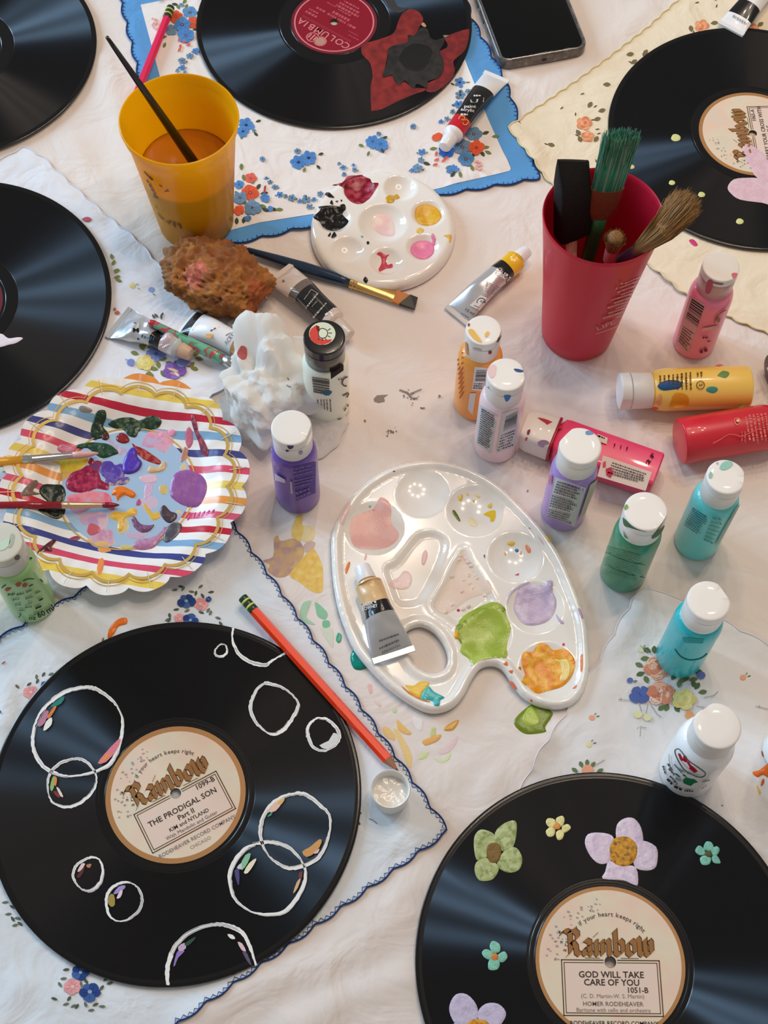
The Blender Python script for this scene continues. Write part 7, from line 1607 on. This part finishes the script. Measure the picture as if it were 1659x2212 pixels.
# brushes on the paper plate
def small_brush(label, ptip, pfer1, pfer2, pend, z, hc, fer, bc, r, grp):
    zt, z1_, z2_, ze = z
    A = U(*pend, ze); B = U(*ptip, zt); M = axis_frame(A, B); L = (B-A).length
    root = thing('paint_brush', label, 'brush', M=M, group=grp)
    q = lambda p: (A-U(*p, z1_)).length
    f1, f2 = q(pfer1), q(pfer2)          # f1 bristle side, f2 handle side
    v, f = xlathe([(0, r*.5), (f2*.4, r*.9), (f2*.75, r*1.12), (f2, r*.95)]); build('handle', v, f, hc, root)
    v, f = xlathe([(f2-.001, r), (f2+.003, r*1.02), (f2+.0035, r*.93), (f2+.006, r*1.0), (f2+.0065, r*.93), (f1-.004, r*.78), (f1, r*.72)]); autosmooth(build('ferrule', v, f, fer, root), 30)
    v, f = xlathe([(f1-.0005, r*.66), (f1+(L-f1)*.3, r*.85), (f1+(L-f1)*.7, r*.6), (L-.0005, r*.22), (L, r*.08)]); build('bristles', v, f, bc, root)
    return root
small_brush('yellow handled round brush with pale pink tip resting on the paper plate', (213, 979), (155, 983), (52, 993), (-190, 1016), (.0085, .013, .0185, .021), plastic('yellow_handle', C(232, 166, 40), .25, .5), FERS, mat('pink_loaded', C(226, 176, 172), rough=.3), .0036, 'brushes resting on the paper plate')
small_brush('red handled round brush with crimson tip resting on the paper plate', (258, 1091), (221, 1092), (137, 1092), (-200, 1092), (.0070, .010, .016, .021), plastic('crimson_handle', C(150, 8, 32), .22, .5), mat('ferrule_pink_brass', C(224, 190, 156), rough=.3, metal=.8), mat('crimson_loaded', C(140, 26, 52), rough=.2), .0028, 'brushes resting on the paper plate')
# patterned brush handle across the silver tube
A, B = U(321, 694, .0185), U(486, 778, .0100)
M = axis_frame(A, B); L = (B-A).length
root = thing('paint_brush', 'slim brush handle in mottled green and red pattern lying over the silver tube', 'brush', M=M, group='loose paint brushes')
v, f = xlathe([(0, .0006), (.001, .0020), (.006, .0030), (L*.5, .0038), (L*.85, .0050), (L, .0046)])
pm = plastic('mottled_handle', C(90, 160, 120), .2, .5); noise_mix(pm, [(.40, C(110, 184, 150)), (.47, C(70, 140, 104)), (.50, C(206, 84, 96)), (.58, C(190, 60, 76)), (.62, C(110, 160, 130))], 150, 1, .3); build('handle', v, f, pm, root)
v, f = xlathe([(0, .0006), (.001, .0021), (.0055, .0031)]); v = [(x-.0002, y*1.03, z*1.03) for x, y, z in v]; build('handle_tip', v, f, plastic('handle_red', C(196, 50, 66), .2, .5), root)
v, f = xlathe([(L-.001, .0049), (L+.012, .0044)]); build('ferrule', v, f, FERS, root)
# pencils
def pencil(label, pa, pb, za, zb, color, r=.0038, tip=True, name='pencil'):
    A, B = U(*pa, za), U(*pb, zb); M = axis_frame(A, B); L = (B-A).length
    root = thing(name, label, 'pencil', M=M, group='pencils')
    m = plastic('pencil_'+label.split()[0], color, .3, .4)
    e = L-.012 if tip else L
    v, f = xlathe([(.0135, r), (e, r)], 6); build('shaft', v, f, m, root, smooth=False)
    fg = plastic('pencil_green', C(34, 66, 40), .3, .3, metal=.2); fy = plastic('pencil_band', C(214, 206, 92), .3, .3)
    for x0, x1, mm, nm, rr in ((0, .0035, fg, 'ferrule_end', r*.98), (.0035, .005, fy, 'ferrule_band', r*1.05), (.005, .0085, fg, 'ferrule', r*1.0), (.0085, .010, fy, 'ferrule_band', r*1.05), (.010, .0136, fg, 'ferrule', r*1.0)):
        v, f = xlathe([(x0, rr*.97), (x0+.0004, rr), (x1-.0004, rr), (x1, rr*.97)], 16); build(nm, v, f, mm, root)
    if tip:
        v, f = xlathe([(e, r*.98), (L-.003, r*.25)], 6); build('sharpened_wood', v, f, mat('pencil_wood', C(176, 120, 92), rough=.7), root, smooth=False)
        v, f = xlathe([(L-.003, r*.26), (L, r*.04)], 8); build('lead', v, f, mat('graphite', C(60, 58, 58), rough=.4), root)
pencil('orange red pencil with green banded end lying across the bubble painted record edge', (524, 1291), (862, 1668), .0092, .0056, C(252, 62, 16))
pencil('hot pink pencil stub with green banded end beside the yellow cup', (369, 16), (288, 222), .0062, .0052, C(236, 40, 92), tip=False)
# brushes standing in the red cup
def foam_brush():
    B0 = U(1235, 516, .11); B = U(1238, 356, .18); A = B0+(B-B0)*((.0075-.11)/(B.z-B0.z))
    M = axis_frame(A, B, Vector((.35, -.75, .5))); L = (B-A).length
    root = thing('foam_brush', 'black foam brush with pale wooden handle standing in the red cup', 'brush', M=M, group='brushes standing in the red cup')
    v, f = xlathe([(0, .0042), (L-.055, .0042)], 14); build('handle', v, f, mat('pale_wood', C(226, 170, 150), rough=.55), root)
    # foam wedge
    x0 = L-.066; w = .0125; secs = [(x0, .0075, 0), (x0+.004, .0085, 0), (L-.020, .0085, 0), (L-.006, .0045, .0), (L+.004, .0012, 0)]
    v, f = [], []; n = 32
    for x, hz_, _ in secs:
        for i in range(n):
            t = 2*math.pi*i/n; c_, s_ = math.cos(t), math.sin(t); yv = w*math.copysign(abs(c_)**.35, c_)
            xx = x+(yv/w)*.006*(1 if x > L-.03 else 0)
            v.append((xx+.0006*noise.noise(Vector((x*300, i, 1))), yv, hz_*math.copysign(abs(s_)**.4, s_)+.0005*noise.noise(Vector((x*400, i*.6, 3)))))
    for j in range(len(secs)-1):
        for i in range(n): f.append((j*n+i, j*n+(i+1) % n, (j+1)*n+(i+1) % n, (j+1)*n+i))
    f.append(tuple(range(n-1, -1, -1))); f.append(tuple(range((len(secs)-1)*n, len(secs)*n)))
    autosmooth(build('foam_head', v, f, mat('black_foam', C(20, 17, 17), rough=.75, bump=(900, .6, .001)), root), 40)
foam_brush()
def cup_brush(label, floor, ptip, ztip, hr, hm, fr, ferL, ferm, brL, wy, wz, n, spread, colf, seed, up, bend=0.0, hairr=.00028, core=None, tipround=0.0):
    B = U(*ptip, ztip); A = U(*floor[:2], floor[2]); A = A+(B-A)*((.0085-A.z)/(B.z-A.z)); M = axis_frame(A, B, Vector(up)); L = (B-A).length
    root = thing('paint_brush', label, 'brush', M=M, group='brushes standing in the red cup')
    x1 = L-brL-ferL; x2 = L-brL
    v, f = xlathe([(0, hr*.7), (x1*.5, hr), (x1*.9, hr*1.1), (x1+.002, hr*1.2)]); build('handle', v, f, hm, root)
    v, f = xlathe([(x1, fr*.95), (x1+ferL*.3, fr), (x2, fr*1.02)], 24, flat=(lambda x: (wy/fr*(.45+.55*min(1, (x-x1)/ferL*2+.3)), wz/fr)) if wy != wz else None); autosmooth(build('ferrule', v, f, ferm, root), 40)
    v, f = xlathe([(x2-.001, 1), (x2+brL*.35, 1), (x2+brL*.7, .86), (x2+brL*.88, .5)], 20, flat=lambda x: (wy*.96*(1+spread*max(0, x-x2)/brL), wz*.96*(1+spread*max(0, x-x2)/brL)))
    v = [(x, y+bend*max(0, x-x2), z) for x, y, z in v]
    build('bristle_core', v, f, core, root)
    v, f, c_ = hairs(x2-.001, brL, wy, wz, n, spread, seed, hairr, colf, bend, tipround)
    o = build('bristles', v, f, HAIR, root, cols=c_); o['kind'] = 'stuff'
def gcol(u, w, r): return r.choice([C(40, 150, 110), C(90, 170, 140), C(110, 160, 130), C(30, 120, 90), C(140, 180, 160)]) if r.random() < .85 else C(190, 200, 170)
cup_brush('wide flat brush with green stained bristles standing in the red cup', (1289, 489, .12), (1346, 284), .21, .0052, plastic('green_handle', C(22, 92, 50), .3, .4), .0100, .030, mat('rusty_ferrule', C(150, 86, 58), rough=.45, metal=.35, bump=(300, .5, .001)), .052, .0122, .0052, 900, .12, gcol, 3, (.15, -.8, .55), hairr=.0003, core=mat('green_bristle', C(60, 150, 118), rough=.6))
def tcol(u, w, r): return r.choice([C(150, 112, 66), C(176, 136, 84), C(120, 84, 46), C(140, 100, 60), C(196, 156, 104)])
def bent_brush():
    A, F0, F1, Tp = Vector((RCC[0]-.004, RCC[1]+.004, .0085)), U(1340, 566, .118), U(1378, 540, .146), U(1498, 424, .188)
    M = Matrix.Translation(A)
    root = thing('paint_brush', 'tan haired brush with purple stained ferrule leaning out of the red cup', 'brush', M=M, group='brushes standing in the red cup')
    v, f = tube([A, A.lerp(F0, .5), F0], [.0028, .0036, .0042], 14); build('handle', v, f, plastic('grey_handle', C(84, 78, 96), .4, .2), root, world_space=True)
    v, f = tube([F0-(F1-F0)*.1, F0.lerp(F1, .5), F1], [.0046, .0048, .0048], 18); autosmooth(build('ferrule', v, f, mat('purple_ferrule', C(92, 82, 112), rough=.4, metal=.3, bump=(300, .5, .001)), root, world_space=True), 40)
    d0 = (F1-F0).normalized(); d1 = (Tp-F1); mid = F1+d0*d1.length*.35+d1*.25
    pth = [F1-d0*.001, mid*.5+F1*.5+d1*.04, mid, F1+d1*.8]; v, f = tube(pth, [.0046, .0074, .0092, .0070], 18); build('bristle_core', v, f, mat('tan_bristle', C(136, 98, 56), rough=.7), root, world_space=True)
    rnd = random.Random(5); v, f, cs = [], [], []; X = d1.normalized(); Y = Vector((0, 0, 1)).cross(X).normalized(); Z = X.cross(Y)
    for i in range(1500):
        t = rnd.uniform(0, 2*math.pi); q = math.sqrt(rnd.random()); u, w = q*math.cos(t), q*math.sin(t)
        p0 = F1+(Y*u+Z*w)*.0046; l = rnd.uniform(.8, 1.05)*(1-.12*q*q)
        p1 = mid+(Y*u+Z*w)*.0098; p2 = F1+d1*l+(Y*u+Z*w)*.0118+Vector((rnd.gauss(0, .0012), rnd.gauss(0, .0012), rnd.gauss(0, .0012)))
        vv, ff = tube([p0, p1, p2], [.00028, .00028, .0001], 3, False); o = len(v); v += vv; f += [tuple(h+o for h in a) for a in ff]; cs += [tcol(u, w, rnd)]*len(ff)
    o = build('bristles', v, f, HAIR, root, cols=cs, world_space=True); o['kind'] = 'stuff'
bent_brush()
cup_brush('small tan haired brush with pink stained ferrule standing low in the red cup', (1319, 553, .13), (1333, 502), .157, .0030, plastic('dark_handle', C(70, 30, 40), .4, .2), .0050, .014, mat('pink_ferrule', C(200, 120, 120), rough=.4, metal=.25), .018, .0052, .0052, 500, .55, tcol, 7, (0, -.6, .8), core=mat('tan_bristle', C(136, 98, 56), rough=.7), tipround=.25)

# ---------------------------------------------------------------- sponge, tissue, phone, little cap
def ico(sub):
    bm = bmesh.new(); bmesh.ops.create_icosphere(bm, subdivisions=sub, radius=1.0)
    v = [p.co.copy() for p in bm.verts]; f = [tuple(q.index for q in a.verts) for a in bm.faces]; bm.free(); return v, f
sp = U(468, 600, .018); v0, f = ico(6)
v = []; an = math.radians(-22)
for p in v0:
    x, y, z = p
    e = 1+.16*noise.noise(Vector((x*1.6, y*1.6, z*1.6+2)))
    sq = lambda c_: math.copysign(abs(c_)**.78, c_)
    q = Vector((sq(x)*.0430*e, sq(y)*.0290*e, sq(z)*.0205*e))
    n1 = noise.noise(q*150); n2 = noise.noise(q*330+Vector((5, 1, 2))); n3 = noise.noise(q*700)
    d = .0042*n1+.0026*n2+.0012*n3
    vd = noise.voronoi(q*170)[0][0]
    d -= .0055*max(0, .36-vd)/.36
    dirv = Vector((x/.0455, y/.0300, z/.0215)).normalized()
    q += dirv*d
    q = Matrix.Rotation(an, 3, 'Z') @ q
    q.z = max(q.z, -.0172+.0008*n2)
    v.append(q)
cols = []
pkc = U(428, 597, .033)-Vector((sp.x, sp.y, .0190))
for t in f:
    c_ = (v[t[0]]+v[t[1]]+v[t[2]])/3
    n1 = noise.noise(c_*60+Vector((3, 3, 3))); n2 = noise.noise(c_*240); vd = noise.voronoi(c_*170)[0][0]
    base = np.array(C(164, 110, 62)[:3])*(1+.4*n1+.3*n2)
    if n1 < -.1: base = base*.6+np.array(C(150, 90, 66)[:3])*.4
    if c_.x < -.034: base = base*.3+np.array(C(142, 110, 84)[:3])*.7
    dp = ((c_-pkc)*Vector((1, 1, 1)) if False else (c_-pkc)).length
    k_p = max(0, min(1, (0.0125+.008*n1+.003*n2-dp)/.008)); base = base*(1-k_p)+np.array(C(214, 124, 118)[:3])*k_p*(1+.25*n2)
    if c_.x > .028 and c_.y < -.012: base = base*.5+np.array(C(176, 82, 60)[:3])*.5
    if (c_-Vector((.012, .014, .014))).length < .007: base = base*.4+np.array(C(110, 98, 84)[:3])*.6
    cols.append((*np.clip(base, 0, 1), 1))
sponge = single('sea_sponge', 'brown natural sea sponge stained with pink paint beside the yellow cup', 'sponge', v, f, mat('sponge', attr=True, rough=.95, spec=.1), loc=(sp.x, sp.y, .0190), cols=cols)

ts = U(570, 834, .020); v0, f = ico(6); v = []
rf = random.Random(21); FOLDS = []
for w_, a_, n_ in ((.034, .010, 5), (.018, .0066, 7), (.0105, .0040, 8), (.0055, .0016, 8)):
    for i in range(n_): FOLDS.append((Vector((rf.gauss(0, 1), rf.gauss(0, 1), rf.gauss(0, 1))).normalized(), w_*rf.uniform(.8, 1.25), a_*rf.uniform(.6, 1.2), rf.uniform(0, 2)))
for p in v0:
    x, y, z = p
    lob = 1+.3*noise.noise(Vector((x*1.8+1, y*1.8, z*1.8)))
    sy = .050 if y > 0 else .043
    q = Vector((x*.0345*lob*(1-.28*max(0, y)), y*sy*lob, z*(.025+.008*max(0, y))*lob))
    d = sum(a_*(abs(((q.dot(n_)/w_+p_) % 2)-1)-.5) for n_, w_, a_, p_ in FOLDS)
    r2 = noise.noise(q*120)
    q += Vector((x, y, z)).normalized()*d
    q.z = max(q.z, -.0195+.0006*r2)
    v.append(q)
# the flap spread to the right
fp = U(690, 922, .004)-Vector((ts.x, ts.y, .0205)); o = len(v); n, m_ = 40, 14
for j in range(m_):
    for i in range(n):
        t = 2*math.pi*i/n; r = .0215*(j+.4)/m_*(1+.10*math.sin(3*t)+.05*math.sin(7*t)); x, y = r*math.cos(t), r*math.sin(t)*1.15
        z = .0045*(1-(j/m_)**2)+.003*abs(noise.noise(Vector((x*110, y*110, 2))))+.0015*abs(noise.noise(Vector((x*260, y*260, 5))))
        v.append(Vector((fp.x+x, fp.y+y, -.0190+z*(1 if j < m_-1 else .2))))
for j in range(m_-1):
    for i in range(n): f.append((o+j*n+i, o+(j+1)*n+i, o+(j+1)*n+(i+1) % n, o+j*n+(i+1) % n))
f.append(tuple(o+i for i in range(n)))
TIS = cupmat('tissue_paper', C(246, 242, 236), .3, .95)
tissue = single('crumpled_tissue', 'crumpled white paper tissue with a small red stain behind the purple bottle', 'tissue', v, f, TIS, loc=(ts.x, ts.y, .0205)); autosmooth(tissue, 22)
from mathutils.bvhtree import BVHTree
bv = BVHTree.FromPolygons([p+Vector((ts.x, ts.y, .0205)) for p in v], f)
def bhit(px, py, dz=0.0):
    d = (CR*((px-W/2)/F)+CU*((H/2-py)/F)+CF).normalized(); r = bv.ray_cast(CAMP, d)
    return (r[0]-d*(dz+.0003)) if r[0] else U(px, py, .02)
spots(tissue, bhit, [(cQ((195, 530), (230, 480), (285, 500), (298, 560), (290, 625), (240, 645), (190, 605), (178, 565)), C(182, 92, 88))], 'red_stain', INK)
k = Ink(hit=bhit, dz=.0004)
for x, y, r in ((880, 930, 22), (930, 960, 26), (960, 1010, 22), (900, 985, 16), (950, 1050, 18)): k.dot(*cQ((x, y))[0], r*.18, C(226, 196, 176))
for p_, q_ in (((780, 860), (795, 890)), ((790, 965), (820, 970)), ((770, 950), (790, 962))): k.strip(cQ(p_, q_), 1.8, C(120, 100, 80))
k.part('faint_stain', tissue)

# phone
bl, br = U(1079, 150, .003), U(1270, 117, .003)
ph_a = math.atan2(br.y-bl.y, br.x-bl.x); ctr = (bl+br)/2; PW, PL, PT = (br-bl).length, .162, .0108
M = Matrix.Translation(Vector((ctr.x, ctr.y, .0006))) @ Matrix.Rotation(ph_a, 4, 'Z')
root = thing('mobile_phone', 'black mobile phone lying face up in a scuffed grey clear case', 'phone', M=M)
def rrect(w, y0, y1, r, n=8):
    out = []
    for cx, cy, a0 in ((w/2-r, y1-r, 0), (-w/2+r, y1-r, 90), (-w/2+r, y0+r, 180), (w/2-r, y0+r, 270)):
        for i in range(n+1): t = math.radians(a0+90*i/n); out.append((cx+r*math.cos(t), cy+r*math.sin(t)))
    return out
def rloft(secs):
    v, f = [], []
    for ins, z, r in secs: v += [(x, y, z) for x, y in rrect(PW-2*ins, ins, PL-ins, max(.002, r-ins))]
    n = len(v)//len(secs)
    for j in range(len(secs)-1):
        for i in range(n): f.append((j*n+i, j*n+(i+1) % n, (j+1)*n+(i+1) % n, (j+1)*n+i))
    f.append(tuple(range(n-1, -1, -1))); f.append(tuple(range((len(secs)-1)*n, len(secs)*n)))
    return v, f
CASE = mat('phone_case', C(104, 92, 84), rough=.28, coat=.4); noise_mix(CASE, [(.4, C(84, 74, 68)), (.65, C(120, 108, 98)), (.78, C(196, 190, 184))], 160, 3)
v, f = rloft([(.0012, 0, .011), (.0003, .0008, .011), (0, .002, .011), (0, PT-.0022, .011), (.0004, PT-.0006, .011), (.0012, PT-.0001, .011), (.0022, PT-.0006, .011), (.0024, PT-.0018, .011)]); autosmooth(build('case', v, f, CASE, root), 50)
v, f = rloft([(.0024, PT-.0022, .011), (.0024, PT-.0012, .011), (.0028, PT-.0010, .011)]); build('screen_edge', v, f, mat('phone_chrome', C(150, 150, 152), rough=.2, metal=.8), root)
v, f = rloft([(.0034, PT-.0014, .011), (.0034, PT-.00085, .011), (.0040, PT-.0007, .011)]); build('screen', v, f, mat('phone_glass', C(8, 8, 9), rough=.05, spec=.4), root)
def pbox(x0, x1, y0, y1, z0, z1): return ([(x0, y0, z0), (x1, y0, z0), (x1, y1, z0), (x0, y1, z0), (x0, y0, z1), (x1, y0, z1), (x1, y1, z1), (x0, y1, z1)], [(0, 3, 2, 1), (4, 5, 6, 7), (0, 1, 5, 4), (1, 2, 6, 5), (2, 3, 7, 6), (3, 0, 4, 7)])
v, f = pbox(-.0022, .0022, -.0003, .0006, .0035, .0065); build('charging_port', v, f, mat('port_black', C(20, 18, 18), rough=.5), root, smooth=False)
for y in (.055, .075): v, f = pbox(-PW/2-.0006, -PW/2+.0004, y, y+.014, .004, .0075); build('side_button', v, f, mat('case_button', C(70, 64, 60), rough=.4), root, smooth=False)

# little white paint cap
pcx = U(843, 1712, .012)
root = thing('paint_pot', 'small white open pot of white paint on the crochet edged handkerchief', 'pot', loc=(pcx.x, pcx.y, .0022))
v, f = lathe([(.0118, 0), (.0124, .0006), (.0134, .0170), (.0136, .0185), (.0131, .0192), (.0125, .0188), (.0119, .0120), (.0112, .0112)], 44, True, False); autosmooth(build('pot_wall', v, f, CAPW, root), 50)
v, f = lathe([(.0118, .0112), (.0095, .0106), (.008, .0112), (.005, .0102), (.0004, .0107)], 40, False, True, warp=lambda p: (p[0], p[1], p[2]+.0010*noise.noise(Vector((p[0]*300, p[1]*300, 1))))); build('white_paint', v, f, mat('white_wet_paint', C(240, 236, 228), rough=.15), root)
